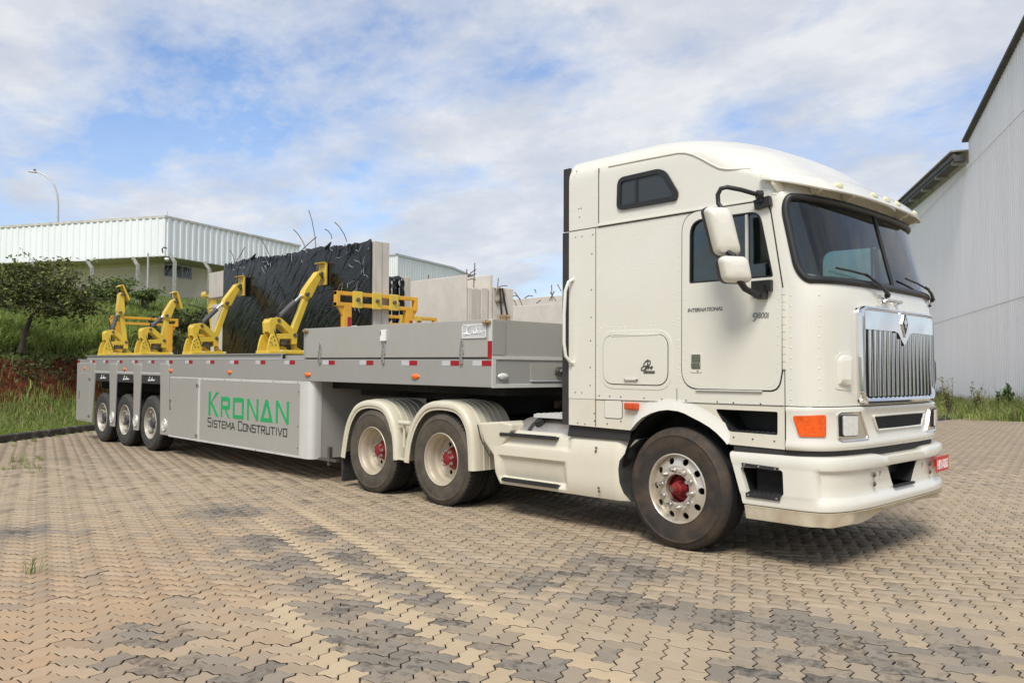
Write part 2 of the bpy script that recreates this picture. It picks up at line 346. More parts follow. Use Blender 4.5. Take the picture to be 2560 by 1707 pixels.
# ------------------------------------------------------------------ ground, bank, kerb
KERB = [(-2.0, -16.5), (-9.6, -7.9), (-15.445, -1.70), (-16.678, -.40), (-18.188, 1.05), (-19.6, 3.0), (-20.5, 6.0), (-20.8, 12.0), (-20.8, 45.0)]
KP = np.array(KERB)
def kerb_s(X, Y):
    X = np.asarray(X, float); Y = np.asarray(Y, float); best = np.full(X.shape, 1e9); sg = np.ones(X.shape)
    for a, b in zip(KP[:-1], KP[1:]):
        d = b-a; l = np.hypot(*d); d = d/l; px, py = X-a[0], Y-a[1]; t = np.clip(px*d[0]+py*d[1], 0, l); qx, qy = px-t*d[0], py-t*d[1]; q = np.hypot(qx, qy); c = d[0]*py-d[1]*px
        m = q < best; best = np.where(m, q, best); sg = np.where(m, np.sign(c), sg)
    return best*sg
def lump(X, Y): return .5*np.sin(X*.9+1.3)*np.sin(Y*1.1+.4)+.3*np.sin(X*2.3+Y*1.7)+.2*np.sin(X*4.1-Y*3.3+2)
def terr(X, Y):
    s = kerb_s(X, Y); s2 = s + .35*lump(X, Y)*np.clip(s/3, 0, 1); base = np.interp(s2, [-.3, .12, .16, 2.4, 3.0, 3.7, 4.3, 9, 18, 26, 60], [-.06, -.06, .10, .30, .75, 1.75, 2.2, 3.5, 4.85, 5.1, 5.3])
    return base + np.where(s > 2.4, .12*lump(X*1.7, Y*1.6), .02*lump(X*3, Y*3))*np.clip(s/2, 0, 1)
g = MB().add([(-1500, -1500, -.12), (1500, -1500, -.12), (1500, 1500, -.12), (-1500, 1500, -.12)], [(0, 1, 2, 3)])
mat('ground_far', (.10, .13, .05), .95, var=.4, vscale=.02); tag(g.build('ground', 'ground_far'), kind='structure')
def soil_mat():
    m = bpy.data.materials.new('bank_soil'); m.use_nodes = True; t = m.node_tree; b = t.nodes['Principled BSDF']; lk = t.links.new
    ge = N('ShaderNodeNewGeometry', t); vec = ge.outputs['Position']; f = noise(vec, 1.3, 8, .65, .3, t); f2 = noise(vec, 6, 6, .65, .2, t)
    red = ramp(f2, [(.3, (.028, .011, .007)), (.5, (.085, .024, .011)), (.7, (.165, .050, .020))], t)
    grn = ramp(f2, [(.3, (.06, .09, .018)), (.7, (.15, .19, .045))], t)
    at_ = N('ShaderNodeAttribute', t); at_.attribute_name = 'cut'
    k = MA('ADD', at_.outputs['Fac'], MA('MULTIPLY', MA('SUBTRACT', f, .5, tree=t), 1.2, tree=t), tree=t); kk = ramp(k, [(.42, (0, 0, 0)), (.58, (1, 1, 1))], t)
    lk(mixc(kk, grn, red, t), b.inputs['Base Color']); b.inputs['Roughness'].default_value = .95; b.inputs['Specular IOR Level'].default_value = .1
    bn = N('ShaderNodeBump', t); bn.inputs['Strength'].default_value = .9; bn.inputs['Distance'].default_value = .06; lk(f2, bn.inputs['Height']); lk(bn.outputs[0], b.inputs['Normal']); MATS['bank_soil'] = m
soil_mat()
def terrain():
    x = np.concatenate([np.arange(-90, -42, 2.0), np.arange(-42, -7, .3)]); y = np.concatenate([np.arange(-24, 16, .3), np.arange(16, 70, 2.0)]); X, Y = np.meshgrid(x, y, indexing='ij'); S_ = kerb_s(X, Y); H_ = terr(X, Y)
    ny = len(y); ok = S_ > -.28; idx = -np.ones(X.shape, int); idx[ok] = np.arange(ok.sum())
    vs = np.stack([X[ok], Y[ok], H_[ok]], 1); a, b, c, d = idx[:-1, :-1], idx[1:, :-1], idx[1:, 1:], idx[:-1, 1:]; k = (a >= 0) & (b >= 0) & (c >= 0) & (d >= 0)
    m = MB(); m.v = [tuple(q) for q in vs]; m.f = [tuple(q) for q in np.stack([a[k], b[k], c[k], d[k]], 1).tolist()]; m.mi = [0]*len(m.f)
    o = m.build('hillside', 'bank_soil', smooth=60); s = S_[ok]; cut = np.interp(s, [2.0, 2.5, 3.7, 4.1], [0, 1, 1, 0])
    at_ = o.data.attributes.new('cut', 'FLOAT', 'POINT'); at_.data.foreach_set('value', cut.astype(np.float32)); tag(o, kind='structure')
terrain()

# paving: 16-sided interlocking blocks in herringbone; the 300 that show largest are single blocks
PU = .1163; PANG = R(-59.5); pu = np.array([math.cos(PANG), math.sin(PANG)]); pv = np.array([-math.sin(PANG), math.cos(PANG)])
PN = np.array([.2504, .9681]); PO = np.array([-.50, -2.69]) - pu*PU*1.0 - pv*PU*.5
def pav_mat(name, obj):
    m = bpy.data.materials.new(name); m.use_nodes = True; t = m.node_tree; b = t.nodes['Principled BSDF']; lk = t.links.new
    vec = N('ShaderNodeNewGeometry', t).outputs['Position']
    if obj: oi = N('ShaderNodeObjectInfo', t); c, a = oi.outputs['Color'], oi.outputs['Alpha']
    else: q = N('ShaderNodeAttribute', t); q.attribute_name = 'tint'; c, a = q.outputs['Color'], q.outputs['Alpha']
    f = noise(vec, 9, 7, .65, .2, t); f2 = noise(vec, 90, 3, .6, 0, t); f3 = noise(vec, 300, 2, .5, 0, t); f4 = noise(vec, 1.1, 5, .6, .3, t)
    v = MA('ADD', MA('MULTIPLY', f, .22, tree=t), MA('MULTIPLY', f2, .12, tree=t), tree=t); v = MA('ADD', v, MA('MULTIPLY', f3, .12, tree=t), tree=t); v = MA('ADD', v, MA('MULTIPLY', f4, .22, tree=t), tree=t); v = MA('ADD', v, .66, tree=t)
    vv = N('ShaderNodeCombineColor', t)
    for i in range(3): lk(v, vv.inputs[i])
    cc = mixc(1.0, c, vv.outputs[0], t, 'MULTIPLY')
    g2 = noise(vec, 14, 6, .75, .4, t); sp = ramp(MA('ADD', MA('MULTIPLY', g2, 1.1, tree=t), MA('MULTIPLY', a, .42, tree=t), tree=t), [(.74, (0, 0, 0)), (.98, (1, 1, 1))], t)
    lk(mixc(MA('MULTIPLY', sp, MA('MINIMUM', MA('MULTIPLY', a, 2.0, tree=t), .82, tree=t), tree=t), cc, (.030, .028, .024), t), b.inputs['Base Color']); b.inputs['Roughness'].default_value = .82; b.inputs['Specular IOR Level'].default_value = .3
    bn = N('ShaderNodeBump', t); bn.inputs['Strength'].default_value = .35; bn.inputs['Distance'].default_value = .003; lk(MA('ADD', f2, f3, tree=t), bn.inputs['Height']); lk(bn.outputs[0], b.inputs['Normal']); MATS[name] = m
pav_mat('paver_single', True); pav_mat('paver_field', False)
mat('joint_sand', (.016, .014, .011), .95, var=.4, vscale=3)
mat('pavement_far', (.35, .28, .185), .9, var=.16, vscale=1.2)
GREY = [(800, 1330, .35), (860, 1390, .35), (930, 1440, .35), (1000, 1500, .4), (1080, 1560, .4), (1150, 1640, .4), (1240, 1690, .35), (740, 1400, .4), (790, 1450, .3), (870, 1520, .3), (930, 1600, .4), (1000, 1660, .35), (690, 1350, .5),
        (330, 1570, .22), (380, 1600, .22), (365, 1652, .2), (420, 1668, .25), (640, 1690, .2), (1500, 1400, .35), (1600, 1430, .4), (1430, 1430, .3), (1560, 1500, .35), (1640, 1520, .3), (1850, 1550, .4), (1960, 1560, .35), (2080, 1600, .35), (2170, 1630, .35), (2300, 1690, .35), (1990, 1640, .3), (1450, 1640, .25), (2050, 1700, .3), (1340, 1450, .3), (2420, 1640, .25), (2330, 1590, .2), (1900, 1680, .25), (560, 1280, .5), (40, 1330, .4)]
GR = np.array([[*onZ(a, b)[:2], r] for a, b, r in GREY])
def paver_tints(c, hor, m4):
    n = len(c); g_ = np.zeros(n)
    for x, y, r in GR: g_ = np.maximum(g_, np.exp(-((c[:, 0]-x)**2+(c[:, 1]-y)**2)/(r*r)))
    rnd = rng.random((n, 5)); px = (c[:, 0]*.11+c[:, 1]*.07)
    big = .5+.5*np.sin(c[:, 0]*.75+1.0)*np.sin(c[:, 1]*.62+.4)
    base = np.stack([.350+.06*rnd[:, 0], .275+.047*rnd[:, 0], .187+.036*rnd[:, 0]], 1)
    # warmer blocks towards the west side of the yard, greyer ones here and there
    d_w = np.clip((-.6 - (c[:, 0]*.7+c[:, 1]*.7) - 1.3)/2.4, 0, 1); warm = np.clip(d_w*(.35+.8*rnd[:, 1]), 0, 1)[:, None]
    near = np.clip(1-np.hypot(c[:, 0]-1.2, c[:, 1]+4.8)/7.5, 0, 1)[:, None]; warm = warm*near*1.05
    base = base*(1-np.clip(warm, 0, 1)) + np.array([.44, .285, .160])*np.clip(warm, 0, 1)
    lightly = (rnd[:, 2] < .12)[:, None]; base = np.where(lightly, base*.86+np.array([.01, .015, .02]), base)
    gm = np.clip((g_*.95 + .10*(big-.5) + .70*(rnd[:, 3]-.74))*1.3, 0, .82)[:, None]
    base = base*(1-gm) + np.array([.200, .180, .152])*gm*(.85+.3*rnd[:, 4:5])
    d = c @ PN; along = c @ np.array([.9681, -.2504])
    lite = (hor & (np.abs(d+2.729) < .05) & (along < 2.6) & (along > -3.2)) | (~hor & (np.abs(d+2.236) < .05) & (along > -3.6)) | (hor & (np.abs(d+3.387) < .05) & (along > -.1))
    base = np.where(lite[:, None], np.stack([.44+.05*rnd[:, 0], .342+.04*rnd[:, 0], .220+.03*rnd[:, 0]], 1), base)
    st = np.where(lite, 0.0, np.clip(g_*1.0-.20+.35*(rnd[:, 1]-.5), 0, 1)*.8); return base, st
def paver_poly():
    a = .12; P = [(0, 0), (.25, a), (.75, -a), (1.25, a), (1.75, -a), (2, 0), (2-a, .25), (2+a, .75), (2, 1), (1.75, 1-a), (1.25, 1+a), (.75, 1-a), (.25, 1+a), (0, 1), (a, .75), (-a, .25)]
    P = np.array(P)*PU; m = len(P)
    def inset(P, d):
        o = np.zeros_like(P)
        for i in range(m):
            e0 = P[i]-P[i-1]; e1 = P[(i+1) % m]-P[i]; n0 = np.array((-e0[1], e0[0]))/np.hypot(*e0); n1 = np.array((-e1[1], e1[0]))/np.hypot(*e1); b = n0+n1; b /= (b @ n0)+1e-9; o[i] = P[i]+b*d
        return o
    return inset(P, .0036), inset(P, .0078), inset(P, .0017)
def paving():
    outp, inp, farp = paver_poly(); n16 = 16
    base = MB().add([(-21.2, -45, -.022), (45, -45, -.022), (45, 50, -.022), (-21.2, 50, -.022)], [(0, 1, 2, 3)]).build('pavement', 'joint_sand'); tag(base, kind='structure')
    B = 330; ii, jj = np.meshgrid(np.arange(-B, B), np.arange(-B, B), indexing='ij'); k = (ii-jj) % 4; hor = k == 0; ver = k == 3; sel = hor | ver
    I, J, Hh = ii[sel], jj[sel], hor[sel]; cen = PO + np.where(Hh, I+1.0, I+.5)[:, None]*PU*pu + np.where(Hh, J+.5, J+1.0)[:, None]*PU*pv
    P3 = np.concatenate([cen, np.zeros((len(cen), 1))], 1) - CAM; z = P3 @ FW; zz = np.maximum(z, .3); X = 1280+FPX*(P3 @ RT)/zz; Y = 853.5-FPX*(P3 @ UP)/zz; s = kerb_s(cen[:, 0], cen[:, 1])
    mg = 650/np.maximum(zz, 1)+120
    keep = (z > 1.6) & (z < 33) & (X > -mg*1.6) & (X < 2560+mg*1.6) & (Y < 1707+900) & (s < -.10)
    keep &= ~((cen[:, 1] > 7.5) & (cen[:, 0] < -5.5)) & ~((cen[:, 1] > 3.2) & (cen[:, 0] < -6.5) & (cen[:, 0] > -14.5) & (z > 20))
    I, J, Hh, cen, z, X, Y = [q[keep] for q in (I, J, Hh, cen, z, X, Y)]
    tint, st = paver_tints(cen, Hh, None); n = len(cen); print('pavers', n)
    vis = (X > -10) & (X < 2570) & (Y < 1712) & (Y > 900); order = np.argsort(np.where(vis, z, 1e9)); single = order[:300]; mask = np.zeros(n, bool); mask[single] = True
    oc = outp-np.array([PU, PU*.5]); ic = inp-np.array([PU, PU*.5]); fc = farp-np.array([PU, PU*.5])
    # single blocks
    m = MB(); vs = [(x, y, 0) for x, y in ic]+[(x, y, -.004) for x, y in oc]+[(x, y, -.045) for x, y in oc]
    m.add(vs, [tuple(range(16))]+[(i, 16+i, 16+(i+1) % 16, (i+1) % 16) for i in range(16)]+[]); m.add(vs, [(16+i, 32+i, 32+(i+1) % 16, 16+(i+1) % 16) for i in range(16)], 1); pme = m.mesh('paver', ['paver_single', 'joint_sand'], fix=False)
    b = bmesh.new(); b.from_mesh(pme); bmesh.ops.recalc_face_normals(b, faces=b.faces); b.to_mesh(pme); b.free()
    if sum(p.normal.z*p.area for p in pme.polygons) < 0: pme.flip_normals()
    dz = rng.normal(0, .0012, n)*np.clip(14/z-.4, 0, 1)
    for q in single:
        o = bpy.data.objects.new('paver', pme); COL.objects.link(o); o.location = (cen[q, 0], cen[q, 1], dz[q]); o.rotation_euler = (rng.normal(0, .004), rng.normal(0, .004), PANG + (0 if Hh[q] else math.pi/2)); o.color = (*tint[q], st[q]); o.parent = base
    # all the others in one field
    rest = np.where(~mask)[0]
    def field(sub, chamfer):
        c = cen[sub]; h = Hh[sub][:, None]; ang = np.where(h, 0, 1)
        def ring(P, zoff):
            U = np.where(ang == 0, P[None, :, 0], -P[None, :, 1]); V = np.where(ang == 0, P[None, :, 1], P[None, :, 0])
            XY = c[:, None, :] + U[..., None]*pu + V[..., None]*pv; tx = rng.normal(0, .004, (len(c), 1)); ty = rng.normal(0, .004, (len(c), 1)); return np.concatenate([XY, (zoff+dz[sub][:, None]+0*U)[..., None]], 2)
        rings = [ring(ic, 0), ring(oc, -.004), ring(oc, -.022)] if chamfer else [ring(fc, 0), ring(fc, -.022)]
        nr = len(rings); V = np.concatenate(rings, 1).reshape(-1, 3); nv = 16*nr; nb = len(c)
        top = np.arange(16); side = np.array([[r*16+i, (r+1)*16+i, (r+1)*16+(i+1) % 16, r*16+(i+1) % 16] for r in range(nr-1) for i in range(16)])
        off = (np.arange(nb)*nv)[:, None]
        loops = np.concatenate([top[None]+off, (side.reshape(1, -1)+off)], 1).reshape(-1); sizes = np.tile(np.array([16]+[4]*len(side)), nb)
        return V, loops, sizes, np.repeat(sub, 1+len(side)), np.tile(np.array([0]+[1 if (chamfer and r == nr-2) else 0 for r in range(nr-1) for i in range(16)]), nb)
    zr = z[rest]+rng.normal(0, 1.6, len(rest)); parts = [field(rest[zr < 12], True), field(rest[zr >= 12], False)]
    V = np.concatenate([q[0] for q in parts]); lo = np.concatenate([parts[0][1], parts[1][1]+len(parts[0][0])]); sz = np.concatenate([q[2] for q in parts]); own = np.concatenate([q[3] for q in parts])
    me = bpy.data.meshes.new('paver_field'); me.vertices.add(len(V)); me.vertices.foreach_set('co', V.reshape(-1).astype(np.float32)); me.loops.add(len(lo)); me.loops.foreach_set('vertex_index', lo.astype(np.int32))
    me.polygons.add(len(sz)); me.polygons.foreach_set('loop_start', np.concatenate([[0], np.cumsum(sz)[:-1]]).astype(np.int32)); me.update(calc_edges=True)
    at_ = me.attributes.new('tint', 'FLOAT_COLOR', 'FACE'); at_.data.foreach_set('color', np.concatenate([tint[own], st[own][:, None]], 1).reshape(-1).astype(np.float32))
    me.materials.append(MATS['paver_field']); me.materials.append(MATS['joint_sand']); me.polygons.foreach_set('material_index', np.concatenate([q[4] for q in parts]).astype(np.int32)); me.validate(); 
    if me.polygons[0].normal.z < 0: me.flip_normals()
    o = bpy.data.objects.new('paver_field', me); COL.objects.link(o); o.parent = base; tag(o, kind='stuff')
    # yard beyond the blocks built singly
    f = MB(); xs_, ys_ = np.arange(-21, 45, 1.5), np.arange(-44, 50, 1.5); cells = {(round(a/1.5), round(b/1.5)) for a, b in cen}
    for xx in xs_:
        for yy in ys_:
            if (round(xx/1.5), round(yy/1.5)) in cells or kerb_s(xx, yy) > -.9: continue
            f.add([(xx-.75, yy-.75, -.006), (xx+.75, yy-.75, -.006), (xx+.75, yy+.75, -.006), (xx-.75, yy+.75, -.006)], [(0, 1, 2, 3)])
    fo = f.build('yard_paving', 'pavement_far', fix=False); fo.parent = base
paving()
def kerb():
    root = thing('kerb', (-16.7, -.4, 0), 'low dark weathered concrete kerb between paving and grass verge', 'kerb'); pts = []
    for a, b in zip(KP[1:-1], KP[2:]):
        d = b-a; l = np.hypot(*d); k = max(1, int(l/.25))
        pts += [a+d*i/k for i in range(k)]
    pts = np.array(pts); ln = np.concatenate([[0], np.cumsum(np.hypot(*(pts[1:]-pts[:-1]).T))]); t = 0
    def P(s): return np.array([np.interp(s, ln, pts[:, 0]), np.interp(s, ln, pts[:, 1])])
    while t < min(ln[-1], 34):
        a, b = P(t+.012), P(t+.99); d = (b-a)/np.hypot(*(b-a)); nrm = np.array([-d[1], d[0]]); h = .135+.02*random.random(); m = MB(); j = random.uniform(-.012, .012)
        q = [(0, -.05), (.015, h-.02), (.035, h), (.12, h), (.125, -.05)]
        rows = []
        for p in (a, (a+b)/2, b): rows.append([(p[0]+nrm[0]*(o+j), p[1]+nrm[1]*(o+j), z_+random.uniform(-.006, .006)) for o, z_ in q])
        m.grid(rows); m.add(rows[0], [tuple(range(5))]); m.add(rows[2], [tuple(range(5))]); m.build('kerb_stone', 'kerb_stone', root, bevel=.008); t += 1.0
kerb()

# ------------------------------------------------------------------ tractor unit
TR = thing('tractor_truck', (0, 1.22, 0), 'white cab-over tractor truck with chrome grille and raised sleeper roof', 'truck')
YC = 1.22
TZ = [.40, .90, 1.25, 2.10, 2.20, 2.90, 3.00, 3.08, 3.16, 3.22, 3.30, 3.375, 3.41, 3.45, 3.50, 3.55, 3.58, 3.61, 3.635, 3.65]
TXS = [1.0, 1.0, 1.0, 1.0, .985, .865, .81, .72, .50, .38, .26, .14, .02, -.1, -.2, -.3, -.4, -.5, -.6, -.8]
TXF = [1.375, 1.375, 1.382, 1.376, 1.362, 1.19, 1.15, 1.11, 1.06, .98, .88, .77, .70, .62, .52, .40, .28, .12, -.1, -.5]
TN = [3.4, 3.4, 3.4, 3.2, 3.0, 2.7, 2.6, 2.5, 2.4, 2.3, 2.2, 2.2, 2.2, 2.2, 2.2, 2.2, 2.2, 2.2, 2.2, 2.2]
TYS = [0, 0, 0, 0, 0, 0, 0, 0, 0, 0, 0, .002, .008, .025, .06, .12, .19, .36, .6, .9]
def cs(z): return [float(np.interp(z, TZ, q)) for q in (TXS, TXF, TN, TYS)]
def surf0(t, z):
    xs, xf, n, ys = cs(z); c, s = math.cos(t), max(0.0, math.sin(t)); hw = YC-ys
    return np.array([xs+(xf-xs)*s**(2/n), YC - hw*math.copysign(abs(c)**(2/n), c), z])
def snorm(t, z):
    e = .004; a, b = surf0(max(.0005, t-e), z), surf0(min(math.pi-.0005, t+e), z); u, v = surf0(t, z-.006), surf0(t, z+.006); n = np.cross(b-a, v-u); n = n/(np.linalg.norm(n)+1e-12)
    return n if n @ (surf0(t, z)-np.array([-.2, YC, min(z, 2.4)])) > 0 else -n
def surf(t, z, off=0.0):
    p = surf0(t, z)
    return p + snorm(t, z)*off if off else p
def t_of_y(y, z):
    lo, hi = 1e-4, math.pi-1e-4
    for _ in range(40):
        m_ = (lo+hi)/2
        if surf0(m_, z)[1] < y: lo = m_
        else: hi = m_
    return lo
def xfront(y, z): return surf0(t_of_y(y, z), z)[0]
XR = -1.235
def cab_loop(z, off=0.0):
    xs, xf, n, ys = cs(z); xr = XR - off*-1 if off else XR; pts = []
    y0 = ys-off; y1 = 2*YC-ys+off
    for i in range(13): pts.append((XR+(-off if off < 0 else 0)+(xs-XR)*i/13 if not off else XR-off+(xs-XR+off)*i/13, y0, z))
    for i in range(0, 81):
        t = math.pi*i/80; p = surf0(t, z); c = np.array([xs-.6, YC, z]); 
        if off: hw = YC-ys; p = np.array([xs+(p[0]-xs)*(1+off/(xf-xs+1e-6)), YC+(p[1]-YC)*(1+off/hw), z])
        pts.append(tuple(p))
    for i in range(12, -1, -1): pts.append((XR-off+(xs-XR+off)*i/13, y1, z))
    return pts
def cab_shell():
    zo = sorted(set([1.252] + list(np.arange(1.35, 2.85, .1)) + list(np.arange(2.85, 3.645, .03)) + [3.648])); zi = [1.36]+list(np.arange(1.45, 3.4, .1))
    m = MB(); ro = [cab_loop(z) for z in zo]; m.grid(ro, closed=True); n = len(ro[0])
    m.add(ro[0], [tuple(range(n))]); m.add(ro[-1], [tuple(range(n))])
    ri = [cab_loop(z, -.045) for z in zi]; k = MB(); k.grid(ri, closed=True, mi=1); k.add(ri[0], [tuple(range(n))], 1); k.add(ri[-1], [tuple(range(n))], 1)
    def welded(mb, flip):
        me = mb.mesh('shell', ['cab_white', 'interior_grey'], fix=False); b = bmesh.new(); b.from_mesh(me); bmesh.ops.remove_doubles(b, verts=b.verts, dist=1e-5); bmesh.ops.recalc_face_normals(b, faces=b.faces)
        if b.calc_volume(signed=True) < 0: bmesh.ops.reverse_faces(b, faces=b.faces)
        if flip: bmesh.ops.reverse_faces(b, faces=b.faces)
        b.to_mesh(me); b.free(); return me
    a, c = welded(m, False), welded(k, True); b = bmesh.new(); b.from_mesh(a); b.from_mesh(c); b.to_mesh(a); b.free()
    o = bpy.data.objects.new('cab_shell', a); COL.objects.link(o); par(o, TR); return o
cab = cab_shell()
# windscreen patch: rows of the cab surface inside a rounded outline
WZ0, WZ1, WT = 2.215, 2.875, .215
def ws_half(z):
    r = .16; d = min(z-WZ0, WZ1-z); k = 1.0
    ins = 0 if d >= r else r-math.sqrt(max(0, r*r-(r-d)**2)); return WT + ins*1.15
def ws_patch(offs, t0=None, t1=None, nz=26, ntt=36):
    rows = {}
    for off in offs:
        rr = []
        for i in range(nz+1):
            z = WZ0+(WZ1-WZ0)*(.5-.5*math.cos(math.pi*i/nz)); h = ws_half(z); a = h if t0 is None else max(h, t0); b = math.pi-h if t1 is None else min(math.pi-h, t1); rr.append([surf(a+(b-a)*k/ntt, z, off) for k in range(ntt+1)])
        rows[off] = rr
    return rows
def solid_patch(r0, r1):
    m = MB(); m.grid(r0); m.grid(r1); nr, nc = len(r0), len(r0[0])
    ring = [(i, 0) for i in range(nr)]+[(nr-1, k) for k in range(1, nc)]+[(i, nc-1) for i in range(nr-2, -1, -1)]+[(0, k) for k in range(nc-2, 0, -1)]
    vs = [r0[i][k] for i, k in ring]+[r1[i][k] for i, k in ring]; q = len(ring); m.add(vs, [(i, (i+1) % q, q+(i+1) % q, q+i) for i in range(q)]); return m
def weld_mesh(mb):
    me = mb.mesh('tmp', 'cab_white', fix=False); b = bmesh.new(); b.from_mesh(me); bmesh.ops.remove_doubles(b, verts=b.verts, dist=1e-5); bmesh.ops.recalc_face_normals(b, faces=b.faces)
    if b.calc_volume(signed=True) < 0: bmesh.ops.reverse_faces(b, faces=b.faces)
    o = MB(); b.verts.ensure_lookup_table(); o.add([tuple(v.co) for v in b.verts], [tuple(v.index for v in f.verts) for f in b.faces]); b.free(); bpy.data.meshes.remove(me); return o
pr = ws_patch([.06, -.13]); DG = rpoly([(.143, 2.258), (.912, 2.254), (.80, 2.785), (.149, 2.795)], [.02, .02, .09, .13], 6)
door_cut = MB().prism(offset_poly(DG, -.004), 'y', -.2, 2.7)
boolean(cab, [weld_mesh(solid_patch(pr[.06], pr[-.13])), weld_mesh(door_cut)])
cab.data.shade_smooth(); cab.data.set_sharp_from_angle(angle=R(32))
gp = ws_patch([-.010, -.016], t0=None, t1=math.pi/2-.006); solid_patch(gp[-.010], gp[-.016]).build('windscreen_pane', 'windshield_glass', TR, smooth=60)
gp = ws_patch([-.010, -.016], t0=math.pi/2+.006, t1=None); solid_patch(gp[-.010], gp[-.016]).build('windscreen_pane', 'windshield_glass', TR, smooth=60)
edge = []
for i in range(41): z = WZ0+(WZ1-WZ0)*(.5-.5*math.cos(math.pi*i/40)); edge.append((ws_half(z), z))
for k in range(1, 40): h = ws_half(WZ1); edge.append((h+(math.pi-2*h)*k/40, WZ1))
for i in range(40, -1, -1): z = WZ0+(WZ1-WZ0)*(.5-.5*math.cos(math.pi*i/40)); edge.append((math.pi-ws_half(z), z))
for k in range(39, 0, -1): h = ws_half(WZ0); edge.append((h+(math.pi-2*h)*k/40, WZ0))
MB().tube([surf(t, z, .0) for t, z in edge], .030, 10, closed=True).build('windscreen_gasket', 'trim_black', TR, smooth=60)
MB().tube([surf(math.pi/2, WZ0+(WZ1-WZ0)*i/8, -.008) for i in range(9)], .017, 8).build('windscreen_divider', 'trim_black', TR, smooth=60)

# cab lower side panel with wheel arch and upper step opening
ARCH = [(-.48, .984), (-.41, 1.055), (-.345, 1.105), (-.25, 1.148), (-.16, 1.173), (-.073, 1.183), (.03, 1.176), (.10, 1.158), (.163, 1.132), (.25, 1.098), (.341, 1.055), (.41, 1.010), (.474, .956), (.503, .925)]
STEPU = rpoly([(.378, 1.206), (.507, 1.028), (.932, 1.022), (.934, 1.203)], [.03, .03, .015, .015], 4)
for side, y0, y1 in (('near', 0.002, .035), ('far', 2*YC-.035, 2*YC-.002)):
    lp = MB().holed([(XR, 1.248), (XR, 1.0)]+ARCH+[(.995, .915), (.995, 1.248)], [STEPU], 'y', y0, y1); lp.build('lower_side_panel', 'cab_dusty', TR)
    ys = -1 if side == 'near' else 1; yb = 0 if side == 'near' else 2*YC
    rows = []
    for k in range(7):
        f = k/6; pr_ = offset_poly(ARCH, 0); row = []
        for i, (x, z) in enumerate(ARCH):
            a = ARCH[max(0, i-1)]; b = ARCH[min(len(ARCH)-1, i+1)]; d = np.array([b[0]-a[0], b[1]-a[1]]); d /= np.hypot(*d); nrm = np.array([-d[1], d[0]]); w_ = .105*min(1, (i+.4)/2.2, (len(ARCH)-.6-i)/2.2)
            row.append((x+nrm[0]*w_*f, yb+ys*(.024*(1-f)**1.5*(1+.5*f))+(.001*-ys), z+nrm[1]*w_*f))
        rows.append(row)
    rows = [[(p[0], yb-ys*.03, p[2]) for p in rows[0]]]+rows; MB().grid(rows).build('wheel_arch_lip', 'cab_white', TR, smooth=50)
sb = MB(); sb.holed(offset_poly(STEPU, .004), [offset_poly(STEPU, -.002)], 'y', .004, .30); sb.prism(offset_poly(STEPU, .004), 'y', .30, .31); sb.build('upper_step_box', 'plastic_black', TR)
st_ = MB(); st_.box(.515, .928, .01, .28, 1.026, 1.036)
for i in range(9): st_.box(.52+i*.045, .545+i*.045, .012, .03, 1.036, 1.044)
st_.build('step_tread', 'plastic_black', TR)

# head lamp panel round the front, z .915 - 1.248
def front_band(z0, z1, prof, t0, t1, nt_=90):
    rows = []
    for z, o in prof: rows.append([surf(t0+(t1-t0)*k/nt_, z, o) for k in range(nt_+1)])
    return rows
prof = [(1.245, -.03), (1.245, .012), (1.232, .020), (1.20, .012), (1.15, .010), (1.0, .012), (.975, .020), (.95, .024), (.925, .022), (.915, .010), (.915, -.03)]
fb_rows = front_band(0, 0, prof, .002, math.pi-.002); MB().grid(fb_rows).build('lamp_panel', 'cab_white', TR, smooth=50)
def place_front(t, z, off=0.0):
    n = snorm(t, z); p = surf(t, z, off); u = surf0(t+.01, z)-surf0(t-.01, z); u[2] = 0; u /= np.linalg.norm(u); v = np.cross(n, u); v = v if v[2] > 0 else -v
    return p, u, v, n
def patch_front(mb, y0, y1, z0, z1, off0, off1, poly=None, n=14, mi=0):
    """sheet on the cab front bounded by a (y, z) polygon, following the curved face, between two offsets"""
    poly = poly or [(y0, z0), (y1, z0), (y1, z1), (y0, z1)]
    ys = [p[0] for p in poly]; a, b = min(ys), max(ys); cols = [a+(b-a)*i/n for i in range(n+1)]; m = len(poly); bot, top = [], []
    for y in cols:
        zs = []
        for i in range(m):
            p, q = poly[i], poly[(i+1) % m]
            if (p[0]-y)*(q[0]-y) <= 0 and abs(p[0]-q[0]) > 1e-9: zs.append(p[1]+(q[1]-p[1])*(y-p[0])/(q[0]-p[0]))
            elif abs(p[0]-y) < 1e-9: zs.append(p[1])
        bot.append((y, min(zs))); top.append((y, max(zs)))
    def P(y, z, o): return surf(t_of_y(y, z), z, o)
    r = [[P(y, z, off0) for y, z in bot], [P(y, z, off1) for y, z in bot], [P(y, (z+z2)/2, off1) for (y, z), (_, z2) in zip(bot, top)], [P(y, z, off1) for y, z in top], [P(y, z, off0) for y, z in top]]
    mb.grid(r, mi=mi)
    for k in (0, -1): mb.add([r[0][k], r[1][k], r[2][k], r[3][k], r[4][k]], [(0, 1, 2, 3, 4)], mi)
    return mb
def t_side(x, z): # t where the surface has this x on the near side
    lo, hi = 1e-4, math.pi/2
    for _ in range(40):
        m_ = (lo+hi)/2
        if surf0(m_, z)[0] < x: lo = m_
        else: hi = m_
    return lo
